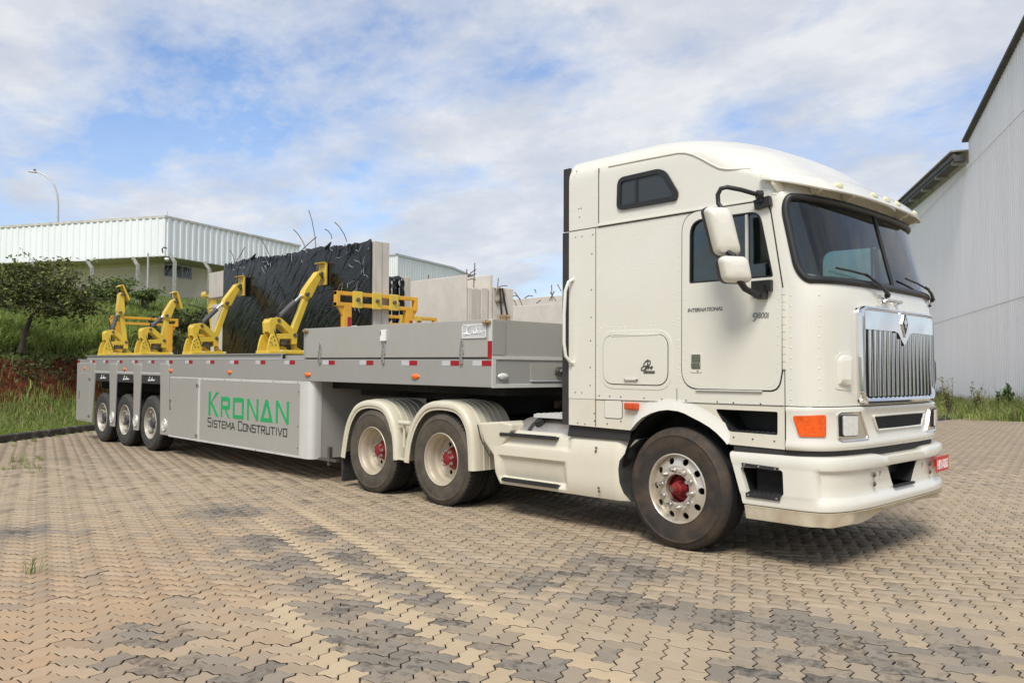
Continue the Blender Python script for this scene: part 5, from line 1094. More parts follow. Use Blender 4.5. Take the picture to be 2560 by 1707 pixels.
for i, c in enumerate(txt):
    if c == ' ': xx += .7*u_; continue
    big = i in (0, 8); w_ = wch.get(c, .85)*u_*(1.15 if big else 1); hh = .135 if big else .104
    for j, pl in enumerate(SF[c]):
        for a, b in zip(pl[:-1], pl[1:]):
            A2, B2 = np.array((xx+a[0]*w_, zbase+a[1]*hh)), np.array((xx+b[0]*w_, zbase+b[1]*hh)); dd_ = (B2-A2)/np.hypot(*(B2-A2)); SM.prism(seg(A2-dd_*.007, B2+dd_*.007, .0155), 'y', yA-.0002*(j+random.random()), yB)
    xx += w_+.27*u_
tag(SM.build('tagline_lettering', 'letter_black', kp), kind='stuff')
# wheel-bay pillars, curtains, tail locker
PIL = [((-13.93, -13.49), (-13.795, -13.549)), ((-12.58, -12.165), (-12.494, -12.255)), ((-11.255, -10.83), (-11.167, -10.793))]
for (a, b), (c, d) in PIL:
    for y in (Y0-.012, Y1-.02):
        q = [(c, .278), (d, .278), (b, 1.30), (b, 1.53), (b-.03, 1.562), (a, 1.562), (a+.05, 1.2)]; p_ = MB().prism(q, 'y', y, y+.032).build('wheel_pillar', 'trailer_panel', TL, bevel=.008)
        if y < 0:
            k = MB(); xm = (c+d)/2; k.lathe([(0, -.016), (.04, -.016), (.05, -.022), (.055, -.014), (.085, -.012), (.105, -.022), (.112, -.012), (.114, 0)], (xm+.02, y, .46), 24); k.build('lashing_cup', 'alu_trim', p_, smooth=40)
for y in (Y0-.012, Y1-.02):
    q = [(-15.985, .288), (-14.94, .288), (-14.82, 1.15), (-14.80, 1.54), (-14.83, 1.562), (-15.985, 1.562)]; p_ = MB().prism(q, 'y', y, y+.032).build('tail_locker', 'trailer_panel', TL, bevel=.006)
    if y < 0:
        m = MB(); m.box(-15.80, -15.09, y-.006, y+.004, .32, 1.345); dq = m.build('locker_door', 'trailer_panel', p_, bevel=.003); m = MB(); m.box(-15.78, -15.72, y-.014, y-.005, .78, .96); m.build('latch', 'steel', p_, bevel=.003)
        for z in (.42, 1.22): m = MB(); m.box(-15.14, -15.05, y-.015, y-.004, z-.03, z+.03); m.build('hinge', 'steel', p_, bevel=.004)
for (a, b), z in (((-14.82, -13.89), 0), ((-13.49, -12.565), 0), ((-12.18, -11.245), 0)):
    m = MB(); m.box(a-.01, b+.02, Y0+.012, Y0+.02, 1.185, 1.385); c_ = m.build('mud_curtain', 'rubber', TL)
    m = MB(); m.box(a, b, Y0-.004, Y0+.012, 1.368, 1.395); 
    m.build('curtain_strip', 'alu_trim', TL); xm = (a+b)/2+.02
    k = MB(); sc2 = .30
    SCR = [[(0, .1), (.08, .0), (.25, .05), (.2, .5), (.28, .95), (.42, .9), (.3, .6)], [(.0, .12), (.15, .15), (.4, .0)], [(.62, .35), (.5, .3), (.48, .1), (.6, .1), (.64, .35), (.66, .1)], [(.75, .1), (.8, .9), (.78, .1), (.9, .12), (.9, .35), (.78, .3)], [(1.02, .3), (.97, .15), (1.05, .08), (1.1, .25), (1.02, .32)], [(1.18, .05), (1.2, .32), (1.3, .3)]]
    for pl in SCR: k.tube([(xm-.16+u*.26, Y0+.010, 1.235+v*.085) for u, v in pl], .0065, 4)
    tag(k.build('curtain_lettering', 'letter_white', c_), kind='stuff')
m = MB(); m.box(-15.6, -10.85, .62, 1.95, .55, 1.30); m.box(-15.6, -10.9, .36, .40, 1.0, 1.33); m.box(-15.6, -10.9, 2.14, 2.18, 1.0, 1.33); m.box(-10.86, -10.82, .3, 2.3, .3, 1.3); m.build('axle_frame', 'chassis_black', TL)
for k_, x in enumerate((-14.475, -13.161, -11.817)):
    zl = .516-PITCH*(-2.31-x); put_wheel(wt, TL, (x, .03, zl), 0, k_ > 0); put_wheel(wt, TL, (x, Y1-.03, zl), 0, True, True); m = MB(); m.cyl((x, .25, zl), (x, 2.3, zl), .08, n=12); m.build('axle', 'chassis_black', TL, smooth=40)
# reflective tape and marker lamps
for x in (-15.985, -15.001, -14.173, -13.35, -12.522, -11.69, -10.842, -9.992, -9.142, -8.282, -7.413, -6.546, -5.51, -4.629, -3.741, -2.986, -2.465):
    m = MB(); m.box(x, x+.15, Y0-.0025, Y0+.001, 1.566, 1.622); m.build('tape_red', 'tape_red', TL)
    if x > -15.9: m = MB(); m.box(x-.15, x, Y0-.0022, Y0+.001, 1.566, 1.622); m.build('tape_white', 'tape_white', TL)
def lens(x, z, mt, hx=.062, hz=.032, y=Y0, nrm=(0, -1, 0), ud=(1, 0, 0)):
    n = 18; nn, u = np.array(nrm), np.array(ud); p = np.array([x, y, z]); b = MB(); up_ = np.array([0, 0, 1])
    def ov(f, o): return [p+u*hx*f*(abs(math.cos(a))**1.2)*math.copysign(1, math.cos(a))+up_*hz*f*math.sin(a)+nn*o for a in [2*math.pi*j/n for j in range(n)]]
    b.add(ov(1, 0)+ov(1, .012)+ov(.75, .024)+[p+nn*.028], [(k*n+j, k*n+(j+1) % n, (k+1)*n+(j+1) % n, (k+1)*n+j) for k in range(2) for j in range(n)]+[(2*n+j, 2*n+(j+1) % n, 3*n) for j in range(n)]); return b.build('marker_lamp', mt, TL, smooth=50)
for x, z in ((-15.47, 1.442), (-13.06, 1.445), (-10.76, 1.438), (-8.42, 1.436), (-6.04, 1.428), (-3.616, 1.437)): lens(x, z, 'lamp_orange', .075 if x > -7 else .062)
# front stowage box: side flap, latches, front wall
for y in (Y0, Y1-.035):
    m = MB(); m.box(-6.115, -2.372, y, y+.035, 1.658, 2.062); f_ = m.build('side_flap', 'trailer_panel', TL, bevel=.005)
    m = MB(); m.box(-6.165, -6.12, y-.002, y+.05, 1.64, 2.066); m.build('flap_post', 'trailer_grey', TL, bevel=.004); m = MB(); m.box(-2.368, -2.312, y-.001, y+.05, 1.64, 2.064); m.build('flap_post', 'alu_trim', TL, bevel=.003)
    m = MB(); m.box(-6.11, -2.375, y+.008, y+.03, 1.62, 1.70); m.build('flap_slit_shade', 'rubber', TL)  # dark strip added behind the slit below the flap, standing in for shade
    if y > 1: continue
    for x in (-5.72, -4.255, -2.79):
        k = MB(); k.prism([(x-.035, 1.70), (x+.035, 1.70), (x+.030, 1.80), (x+.012, 1.865), (x-.012, 1.865), (x-.030, 1.80)], 'y', y-.012, y-.001); k.box(x-.022, x+.022, y-.024, y-.010, 1.70, 1.76); k.box(x-.02, x+.02, y-.03, y-.002, 1.585, 1.71); k.build('flap_latch', 'steel', f_, bevel=.004)
    k = MB(); k.box(-4.305, -4.20, y-.03, y-.001, 1.86, 1.995); k.build('document_box', 'letter_white', f_, bevel=.004); k = MB(); k.box(-4.30, -4.285, y-.033, y-.02, 1.93, 1.985); k.build('box_clip', 'steel_dark', f_)
    for x in (-6.10, -2.385):
        k = MB(); k.cyl((x-.05, y-.02, 2.028), (x+.06, y-.02, 2.028), .016, n=8); k.cyl((x-.02, y-.024, 2.028), (x+.01, y-.024, 2.028), .026, n=8); k.box(x-.045, x+.045, y-.012, y-.001, 2.01, 2.045); k.build('corner_lock', 'brass', f_, smooth=40)
    k = MB(); k.box(-2.785, -2.395, y-.010, y-.001, 1.865, 2.015); pq = k.build('maker_plate', 'tape_white', f_); k = MB()
    for a, b, c, d in ((-2.785, -2.395, 2.005, 2.015), (-2.785, -2.395, 1.865, 1.873), (-2.785, -2.777, 1.865, 2.015), (-2.403, -2.395, 1.865, 2.015)): k.box(a, b, y-.013, y-.009, c, d)
    for pl in SCR: k.tube([(-2.760+u*.265, y-.012, 1.905+v*.095) for u, v in pl], .0068, 4)
    k.box(-2.77, -2.41, y-.0115, y-.009, 1.888, 1.892); k.build('plate_lettering', 'letter_white', pq)
m = MB(); m.box(-2.352, -2.312, Y0+.02, Y1-.02, 1.64, 2.058); m.build('front_wall', 'trailer_panel', TL); m = MB(); m.box(-2.36, -2.308, Y0+.002, Y1-.002, 1.341, 1.636); m.build('front_beam', 'trailer_grey', TL, bevel=.004)
m = MB(); m.box(-2.309, -2.296, Y0, Y1, 1.636, 1.672); m.build('front_trim', 'alu_trim', TL, bevel=.003); m = MB(); m.box(-2.309, -2.296, Y0, Y1, 1.333, 1.375); m.build('front_trim', 'alu_trim', TL, bevel=.003); m = MB(); m.box(-2.309, -2.297, Y0, Y0+.05, 1.375, 1.636); m.build('front_trim', 'alu_trim', TL)
m = MB(); m.box(-2.309, -2.300, Y0+.001, Y0+.19, 1.68, 2.05); m.build('front_gusset', 'trailer_grey', TL, bevel=.003)
m = MB(); m.box(-2.306, -2.285, .55, 1.99, 1.40, 1.42); m.build('recess_sill', 'tape_white', TL); m = MB(); m.box(-2.312, -2.299, .55, 1.99, 1.425, 1.60); m.build('recess_plate', 'chassis_black' if False else 'trailer_panel', TL)
m = MB(); m.cyl((-2.30, .98, 1.52), (-2.24, .98, 1.52), .045, n=14); m.cyl((-2.25, .98, 1.52), (-2.22, .98, 1.50), .03, n=12); m.build('air_coupling', 'steel_dark', TL, smooth=40)
lens(-2.299, 1.458, 'lamp_clear', .075, .035, .122, (1, 0, 0), (0, 1, 0))
m = MB(); m.box(-5.93, -2.45, .30, 2.24, 1.24, 1.337); m.box(-5.6, -3.0, .55, 1.99, 1.15, 1.24); m.box(-4.4, -3.1, .75, 1.79, 1.02, 1.16); m.build('neck_frame', 'chassis_black', TL)
m = MB(); m.box(-5.75, -5.70, .12, .17, .20, .45); m.box(-5.95, -5.5, .10, .16, .26, .29); m.build('box_bracket', 'steel_dark', TL)
k = MB(); k.box(-2.372, -2.31, Y0-.0045, Y0+.0, 1.64, 1.83); k.build('tape_red', 'tape_red', TL)
TL.rotation_euler = (0, PITCH, 0)
def tp(x, y, z): return (x, y, z+PITCH*(-2.31-x))
DK = 1.632+.006

# ------------------------------------------------------------------ clamps on the trailer
def clamp(x, label, arm=(.217, .648), head=(.241, .337), padtilt=0.0, y0=.03, flip=1, rod=True):
    """y-z mechanism; arm = vector pivot -> knuckle, head = knuckle -> head bolt"""
    zb = DK+PITCH*(-2.31-x)+.09; root = thing('hydraulic_clamp', (x, y0, zb), label, 'clamp', 'yellow hydraulic clamps on the trailer deck')
    Yf = lambda y: y0+flip*(y-.03)
    def T(y, z): return (Yf(y), zb+(z-1.731))
    def pl(m, pts, x0, x1): m.prism([T(*q) for q in pts], 'x', x0, x1)
    hw = .11
    # base
    m = MB(); pl(m, [(.03, 1.731), (.25, 1.731), (.235, 1.84), (.19, 1.97), (.15, 2.02), (.104, 2.02), (.075, 1.96), (.05, 1.86)], x+hw+.02, x+hw+.06); pl(m, [(.03, 1.731), (.25, 1.731), (.235, 1.84), (.19, 1.97), (.15, 2.02), (.104, 2.02), (.075, 1.96), (.05, 1.86)], x-hw-.06, x-hw-.02); m.build('base_lug', 'clamp_yellow', root, bevel=.006)
    m = MB(); m.obox((x, T(.35, 0)[0], zb+.02), (1, 0, 0), (0, 1, 0), (0, 0, 1), hw+.10, .31, .022); m.obox((x+hw+.07, T(.45, 0)[0], zb+.035), (1, 0, 0), (0, 1, 0), (0, 0, 1), .02, .20, .022); pl(m, [(.56, 1.745), (.67, 1.745), (.665, 1.80), (.60, 1.84), (.57, 1.93), (.545, 1.95)], x-.06, x+.06); pl(m, [(.22, 1.76), (.48, 1.76), (.42, 1.83), (.35, 1.855), (.28, 1.83)], x-.03, x+.03); m.build('base_plate', 'clamp_yellow', root, bevel=.006)
    m = MB()
    for y in (.25, .635): m.obox((x+hw+.092, T(y, 0)[0], zb+.037), (1, 0, 0), (0, 1, 0), (0, 0, 1), .003, .026, .018)
    m.build('end_cap', 'letter_white', root)
    # frame side plates
    fr_ = [(.20, 1.87), (.265, 1.87), (.27, 1.955), (.47, 1.965), (.48, 1.88), (.565, 1.885), (.57, 2.03), (.535, 2.085), (.30, 2.27), (.235, 2.285), (.125, 2.26), (.09, 2.205), (.10, 2.05)]; hole = [(.20, 2.03), (.43, 2.045), (.29, 2.165), (.245, 2.185), (.20, 2.165)]
    m = MB()
    for s in (-1, 1):
        k = MB().holed([T(*q) for q in fr_], [[T(*q) for q in hole]], 'x', x+s*(hw-.04), x+s*hw); m.add(k.v, k.f)
    pl(m, [(.10, 2.06), (.13, 2.06), (.13, 2.25), (.10, 2.20)], x-hw+.035, x+hw-.035); m.build('frame', 'clamp_yellow', root, bevel=.005)
    P0 = np.array([.521, 2.023]); P1 = P0+np.array(arm); P2 = P1+np.array(head); 
    da = np.array(arm)/np.hypot(*arm); na = np.array([da[1], -da[0]]); dh = np.array(head)/np.hypot(*head); nh = np.array([dh[1], -dh[0]])
    m = MB(); pl(m, [tuple(P0-na*.045-da*.03), tuple(P1-na*.005-da*.02), tuple(P1+na*.085-da*.02), tuple(P0+na*.05-da*.05)], x-.05, x+.05); m.build('arm', 'clamp_yellow', root, bevel=.006)
    m = MB(); pl(m, [tuple(P1-nh*.035-dh*.06), tuple(P1-nh*.06+dh*.05), tuple(P1-nh*.06+dh*.16), tuple(P2-nh*.055), tuple(P2-nh*.03+dh*.05), tuple(P2+nh*.045+dh*.03), tuple(P2+nh*.05-dh*.03), tuple(P1+nh*.10+dh*.03), tuple(P1+nh*.07-dh*.06)], x-.075, x+.075); m.build('arm_head', 'clamp_yellow', root, bevel=.008)
    m = MB(); c0 = np.array([.248, 2.236]); c1 = P1-na*.03-da*.0; dc = (c1-c0); lc = np.hypot(*dc); dc = dc/lc; lb = min(.45, lc-.06)
    A3 = lambda q: np.array([x, *T(*q)]); m.cyl(A3(c0-dc*.02), A3(c0+dc*lb), .042, n=16); cyl_ = m.build('cylinder', 'interior_dark', root, smooth=40)
    m = MB(); m.cyl(A3(c0+dc*lb*.9), A3(c1), .02, n=12); m.build('piston_rod', 'chrome_satin', root, smooth=40)
    m = MB(); q0, q1 = c0+dc*.12, c0+dc*(lb-.04); nn = np.array([-dc[1], dc[0]]); m.tube([A3(q1), A3(q1+nn*.06), A3(q1+nn*.09-dc*.06), A3((q0+q1)/2+nn*.12), A3(q0+nn*.08), A3(q0+nn*.05-dc*.02), A3(q0)], .008, 6); m.tube([A3(q0+nn*.07)+np.array([.03, 0, 0]), A3(np.array([.16, 2.12]))+np.array([.1, 0, 0]), A3(np.array([.24, 1.9]))+np.array([.12, 0, 0]), A3(np.array([.28, 1.78]))], .010, 6); m.build('hose', 'hose_black', root, smooth=60)
    m = MB()
    for q, r in ((P0, .030), (P1, .030), (P2, .028), (c0, .026)): m.cyl(A3(q)-np.array([hw+.012, 0, 0]), A3(q)+np.array([hw+.014, 0, 0]), r, n=14)
    for y, z in ((.09, 1.96), (.13, 1.985), (.15, 1.93), (.085, 1.9), (.11, 1.865), (.17, 1.86)): m.cyl((x+hw+.055, *T(y, z)), (x+hw+.066, *T(y, z)), .010, n=8)
    m.build('pins', 'steel_dark', root, smooth=40)
    m = MB(); m.cyl(np.array([x-.09, *T(.35, 1.915)]), np.array([x+.09, *T(.35, 1.915)]), .05, n=14); m.cyl(np.array([x, *T(.26, 1.91)]), np.array([x, *T(.48, 1.91)]), .035, n=12); m.build('winch_motor', 'steel_dark', root, smooth=40)
    # pad
    ca, sa = math.cos(padtilt), math.sin(padtilt); pc = P2+np.array([.09, -.015])*1.0; d2 = np.array([sa, ca]); n2 = np.array([ca, -sa]); pc = P2+n2*.085-d2*.0
    m = MB(); m.cyl(A3(pc-n2*.06), A3(pc-n2*.012), .055, n=18); m.build('pad_joint', 'rubber', root, smooth=40)
    m = MB(); pt = [tuple(pc-d2*.165-n2*.012), tuple(pc-d2*.165+n2*.022), tuple(pc+d2*.185+n2*.022), tuple(pc+d2*.20-n2*.02), tuple(pc+d2*.19-n2*.09), tuple(pc+d2*.178-n2*.088), tuple(pc+d2*.18-n2*.02), tuple(pc+d2*.17-n2*.012)]; pl(m, pt, x-.11, x+.11); m.build('pad', 'clamp_yellow', root, bevel=.006)
    m = MB(); m.cyl(A3(pc+d2*.185-n2*.085), A3(P2-nh*.05+dh*.02), .010, n=8); m.build('pad_link', 'rebar', root)
    return root
C4 = clamp(-7.49, 'yellow clamp pressing the wrapped panel, nearest the front flap'); C3 = clamp(-10.24, 'yellow clamp pressing the left end of the black wrapped panel', (.19, .643), (.231, .324))
C1 = clamp(-14.70, 'upright yellow clamp nearest the trailer tail', (-.125, .64), (.03, .393), -.42); C2 = clamp(-12.60, 'half raised yellow clamp with no load, second from the trailer tail', (.045, .50), (.168, .292), -.30)
C5 = clamp(-13.4, 'far side yellow clamp with its pad lying flat', (.06, .69), (.03, .40), 1.45, 2.47, -1)

# ------------------------------------------------------------------ racks and load on the trailer
def rack(x, ya, yb, zt, label, pads=(), legs=(0.0, 1.0), tape=True, rail_gap=.16, zfoot=None):
    zd = DK+PITCH*(-2.31-x) if zfoot is None else zfoot; root = thing('panel_rack', (x, ya, zd), label, 'rack', 'orange panel racks on the trailer')
    for z in (zt, zt-rail_gap): m = MB(); m.box(x-.04, x+.04, ya, yb, z-.055, z); m.build('rail', 'rack_orange', root, bevel=.005)
    for y in (ya, yb-.06): m = MB(); m.box(x-.042, x+.042, y, y+.06, zt-rail_gap-.056, zt+.001); m.build('rail_end', 'rack_orange', root, bevel=.005)
    for f in legs:
        y = ya+.10+(yb-ya-.30)*f; m = MB(); m.box(x-.045, x+.045, y, y+.13, zd, zt-rail_gap-.056); lg = m.build('leg', 'rack_orange', root, bevel=.006)
        m = MB(); m.box(x+.046, x+.049, y+.06, y+.12, zd+.42, zd+.62); m.build('tape_red', 'tape_red', lg) if tape else None
        m = MB(); m.box(x+.046, x+.049, y+.06, y+.12, zd+.22, zd+.42); m.build('tape_white', 'tape_white', lg) if tape else None
        m = MB(); s = -1 if f < .5 else 1; m.prism([(y-.10 if s < 0 else y+.13, zd), (y if s < 0 else y+.23, zd), (y if s < 0 else y+.18, zd+.15), (y-.06 if s < 0 else y+.13, zd+.17)], 'x', x-.06, x+.03); m.build('foot', 'clamp_yellow', lg, bevel=.01)
        m = MB(); m.prism([(y-.09 if s < 0 else y+.13, zt-rail_gap-.056), (y if s < 0 else y+.22, zt-rail_gap-.056), (y if s < 0 else y+.13, zt-rail_gap-.20)], 'x', x-.02, x+.02); m.build('gusset', 'rack_orange', lg)
    for y in pads:
        m = MB(); m.box(x+.041, x+.058, y-.085, y+.085, zt-rail_gap-.07, zt+.012); p_ = m.build('sliding_pad', 'clamp_yellow', root, bevel=.02); m = MB(); m.cyl((x+.058, y, zt-rail_gap*.5-.03), (x+.085, y, zt-rail_gap*.5-.03), .032, n=6); m.build('pad_bolt', 'steel_dark', p_)
    return root
rack(-6.12, .445, 1.90, 2.655, 'orange rack with three yellow sliding pads beside the concrete panel', (.79, 1.13, 1.44), (0.02, .98))
rack(-15.5, .47, 2.0, 2.735, 'thin orange rack behind the upright tail clamp', (), (.03, .95), False, .13)
rack(-13.6, 1.60, 2.35, 2.30, 'short orange rack between the second and third clamp', (), (.0, 1.0), False, .13)
rack(-8.0, 2.60, 3.80, 2.515, 'low orange rack with two pads standing beyond the trailer', (3.02, 3.36), (0.0, .9), False, .14, 0.0)
# wrapped panel
def wrapped(name, x0, x1, y0, y1, z0, ztop, label, group=None, seed=1):
    root = thing(name, ((x0+x1)/2, (y0+y1)/2, z0), label, 'wrapped panel', group); r = np.random.default_rng(seed)
    nx, nz = max(8, int((x1-x0)/.05)), int((ztop(x0)-z0)/.05)
    def rows(y, s):
        R_ = []
        for k in range(nz+1):
            row = []
            for i in range(nx+1):
                x = x0+(x1-x0)*i/nx; zt = ztop(x)+.010*math.sin(x*13+s)+.006*math.sin(x*31); f = k/nz; z = z0+(zt-z0)*f
                u, v = x-x0, z-z0; w1 = math.sin((u*.75+v*1.0)*7+1.3*math.sin(v*3+u))*math.sin(u*1.7+v*.8+s); w2 = math.sin((u*1.1-v*.6)*13+2*math.sin(u*4)); w3 = math.sin(u*31+3*math.sin(v*9))*math.exp(-((v-(zt-z0))/.18)**2)
                d = .003*max(0, w1)**3+.004*w3; edge_ = min(1, f*8, (1-f)*12+.3); row.append((x, y+(-1 if s == 0 else 1)*(d*edge_ - .02*(1-min(1, (1-f)*25))), z))
            R_.append(row)
        return R_
    A, B = rows(y0, 0), rows(y1, 1); m = solid_patch(A, B); o = m.build('film', 'black_film', root, smooth=70)
    return root, A
ztop_b = lambda x: 3.475+(-6.22-x)*.020+.02*math.sin(x*3)
wp, WA = wrapped('film_wrapped_load', -11.15, -6.22, 1.10, 1.138, DK+.03, ztop_b, 'large black film wrapped wall panel standing on the trailer')
m = MB(); m.box(-6.9, -6.52, 1.078, 1.082, 1.95, 2.20); m.obox((-6.72, 1.078, 2.07), (1, 0, .05), (0, 1, 0), (-.05, 0, 1), .13, .004, .10); m.build('paper_label', 'paper', wp)
# cling film twists along the top
tw = MB(); rr_ = random.Random(4)
for i in range(24):
    x = -11.1+4.8*rr_.random(); z = ztop_b(x); l_ = .06+.16*rr_.random(); tw.tube([(x, 1.085, z+.01), (x+.02*rr_.uniform(-1, 1), 1.07, z-l_*.5), (x+.05*rr_.uniform(-1, 1), 1.082, z-l_)], [.010, .006, .003], 4)
for x in (-9.9, -7.35): z = ztop_b(x); tw.tube([(x-.12, 1.12, z-.02), (x-.06, 1.12, z+.015), (x-.02, 1.12, z+.05), (x+.02, 1.12, z+.07)], [.04, .03, .018, .006], 6)
for i in range(130):
    x = -11.0+4.6*rr_.random(); z = 1.75+1.6*rr_.random(); a_ = R(rr_.choice((42, 48, 52, 36, 12, -50))+rr_.uniform(-9, 9)); l_ = rr_.uniform(.12, .75); pp_ = []
    for f in np.linspace(0, 1, 7): pp_.append((min(-6.26, max(-11.1, x+math.cos(a_)*l_*f+.02*math.sin(f*7+i))), 1.098-.005*math.sin(math.pi*f), min(ztop_b(x)-.06, max(1.72, z+math.sin(a_)*l_*f+.03*math.sin(f*4+i)))))
    tw.tube(pp_, [.0005, .002, .003, .0035, .003, .002, .0005], 5)
tag(tw.build('film_twists', 'black_film', wp, smooth=60), kind='stuff')
cl_ = MB()
for i in range(44):
    x = -11.1+4.85*rr_.random() if i < 22 else -6.35-.9*rr_.random()**2; z = ztop_b(x)-.02-.22*rr_.random() if i < 22 else 2.0+1.3*rr_.random(); a_ = rr_.uniform(0, 6.28); l_ = rr_.uniform(.05, .22); cl_.tube([(max(-11.14, min(-6.23, x+math.cos(a_)*l_*f)), 1.082, z+math.sin(a_)*l_*f+.02*math.sin(5*f+i)) for f in (0, .3, .6, 1)], [.0006, .002, .0018, .0006], 4)
tag(cl_.build('cling_film_edges', 'sheet_white', wp, smooth=60), kind='stuff')
def rod(root, pts, r=.009): MB().tube(pts, r, 6).build('rebar', 'rebar', root, smooth=60)
for px, py, qx, qy in ((574, 626, 587, 653), (612, 618, 590, 650), (646, 593, 675, 637), (734, 574, 765, 618), (772, 526, 790, 615), (791, 593, 752, 622), (812, 573, 830, 591), (837, 556, 867, 598)):
    a, b = onY(px, py, 1.12), onY(qx, qy+6, 1.12); mid = (a+b)/2+np.array([.05, 0, .03]); rod(wp, [b, mid*.6+b*.4, mid*.6+a*.4, a], .0075)
# concrete panels on the trailer
def slab(name, x0, x1, y0, y1, z0, z1, label, mt='concrete', hole=None, group='precast concrete panels', z1b=None):
    z1b = z1 if z1b is None else z1b; root = thing(name, ((x0+x1)/2, (y0+y1)/2, z0), label, 'concrete panel', group); m = MB()
    out_ = [(x0, z0), (x1, z0), (x1, z1b), (x0, z1)]
    if hole: m.holed(out_, [hole], 'y', y0, y1)
    else: m.prism(out_, 'y', y0, y1)
    m.build('panel', mt, root, bevel=.012); return root
zd6 = DK+PITCH*3.9
s1 = thing('concrete_panel', (-9, 1.28, zd6), 'tall concrete panel with a side opening standing behind the black wrapped panel', 'concrete panel', 'precast concrete panels')
m = MB(); m.prism([(-11.78, zd6), (-6.18, zd6), (-6.18, 3.46), (-11.2, 3.46), (-11.2, 3.45), (-11.9, 3.45), (-11.9, 2.95), (-11.2, 2.95), (-11.2, 2.815), (-11.78, 2.815)], 'y', 1.150, 1.425); m.build('panel', 'concrete_grey', s1, bevel=.012)
m = MB(); m.box(-6.178, -6.172, 1.285, 1.293, zd6, 3.44); m.build('cast_joint', 'concrete_post', s1); m = MB(); m.lathe([(.0, .03), (.03, .03), (.035, 0)], (-6.5, 1.3, 3.46), 12, axis='z'); m.build('lifting_socket', 'steel_dark', s1)

# ------------------------------------------------------------------ precast yard behind the trailer
XE = -9.678
P0_ = slab('concrete_panel', -15.5, XE, 6.00, 6.055, .10, 3.66, 'broad smooth concrete wall panel leading the row behind the trailer')
ends = [(6.069, 6.195, 3.38, 'concrete', 'narrow pale panel end next to the broad wall panel'), (6.202, 6.426, 3.37, 'concrete_grey', 'grey grooved panel end, second after the broad wall panel'), (6.441, 6.654, 3.41, 'concrete', 'third panel end after the broad wall panel, with a dark joint'), (6.686, 6.767, 3.715, 'concrete', 'taller chipped panel rising above the middle of the row'), (6.793, 7.43, 3.445, 'concrete', 'thick panel end carrying the hanging mat and straps')]
pe = []
for i, (a, b, z, mt, lb) in enumerate(ends): pe.append(slab('concrete_panel', -13.0+.4*i, XE+(.02 if i == 3 else -.0)+.01*i, a, b, .10, z, lb, mt))
slab('concrete_panel', -22, -8.0, 11.0, 11.2, .10, 3.45, 'long low concrete panel at the far right of the row, front one'); slab('concrete_panel', -23, -9.0, 12.0, 12.2, .1, 3.785, 'long low concrete panel at the far right of the row, rear one')
slab('concrete_panel', -9.6, -5.5, 9.2, 9.4, .05, 1.32, 'low concrete panel seen under the trailer front'); slab('concrete_panel', -17.5, -12.3, 8.6, 8.85, .1, 3.05, 'concrete panel hidden mostly behind the broad wall panel')
for x, dx in ((-8.55, 0), (-7.35, .35)):
    t_ = thing('yard_prop', (x, 8.9, 0), 'upright yellow prop under the trailer front' if dx == 0 else 'leaning yellow prop under the trailer front', 'prop'); m = MB(); m.beam((x-dx*.3, 8.95, 0), (x+dx, 8.95, 2.0 if dx else 1.5), .11, .11); m.build('post', 'rack_orange', t_); m = MB(); m.box(x-dx*.3-.15, x-dx*.3+.15, 8.85, 9.05, 0, .02); m.build('foot_plate', 'rack_orange', t_)
# second wrapped bundle with panels beside it
Rg = lambda a, b: (900+a/5.345, 620+b/5.345)
xw = -9.3
for i, (a, b, t0, lb) in enumerate(((330, 420, 370, 'left half of the film wrapped bundle behind the concrete panel'), (425, 535, 360, 'right half of the film wrapped bundle behind the concrete panel'))):
    pa, pb_ = onX(*Rg(a, 560), xw), onX(*Rg(b, 560), xw); zt_ = onX(*Rg((a+b)/2, t0+15), xw)[2]
    root = thing('wrapped_bundle', (xw, (pa[1]+pb_[1])/2, .1), lb, 'wrapped panel', 'small film wrapped bundles'); m = MB(); rows = []
    cy, hy = (pa[1]+pb_[1])/2, (pb_[1]-pa[1])/2
    for k in range(40):
        f = k/39; z = 1.6+(zt_-1.6)*f; sh = math.sqrt(max(0, 1-max(0, (f-.93)/.07)**2)); w_ = hy*(1-.12*math.sin(f*9)**2-.30*math.exp(-((f-.35)/.12)**2)*(1 if i == 0 else .2))*max(.15, sh)
        rows.append([(xw+(.25+.02*math.sin(z*31+a_*3))*math.cos(a_)*max(.4, sh), cy+(w_+.012*math.sin(z*47+a_*5))*math.sin(a_), z) for a_ in np.linspace(0, 2*math.pi, 24, endpoint=False)])
    m.grid(rows, closed=True); m.add(rows[-1], [tuple(range(24))]); m.build('film', 'black_film', root, smooth=70)
    m = MB(); m.box(xw-.2, xw+.2, cy-hy*.6, cy+hy*.6, .1, zt_-.1); m.build('core', 'concrete_grey', root)
pa, pb_ = onX(*Rg(537, 400), xw-.3), onX(*Rg(678, 400), xw-.3); slab('concrete_panel', xw-2.5, xw-.3, pa[1], pb_[1], .1, onX(*Rg(600, 382), xw-.3)[2], 'grooved concrete panel end right of the small wrapped bundle', 'concrete_grey')
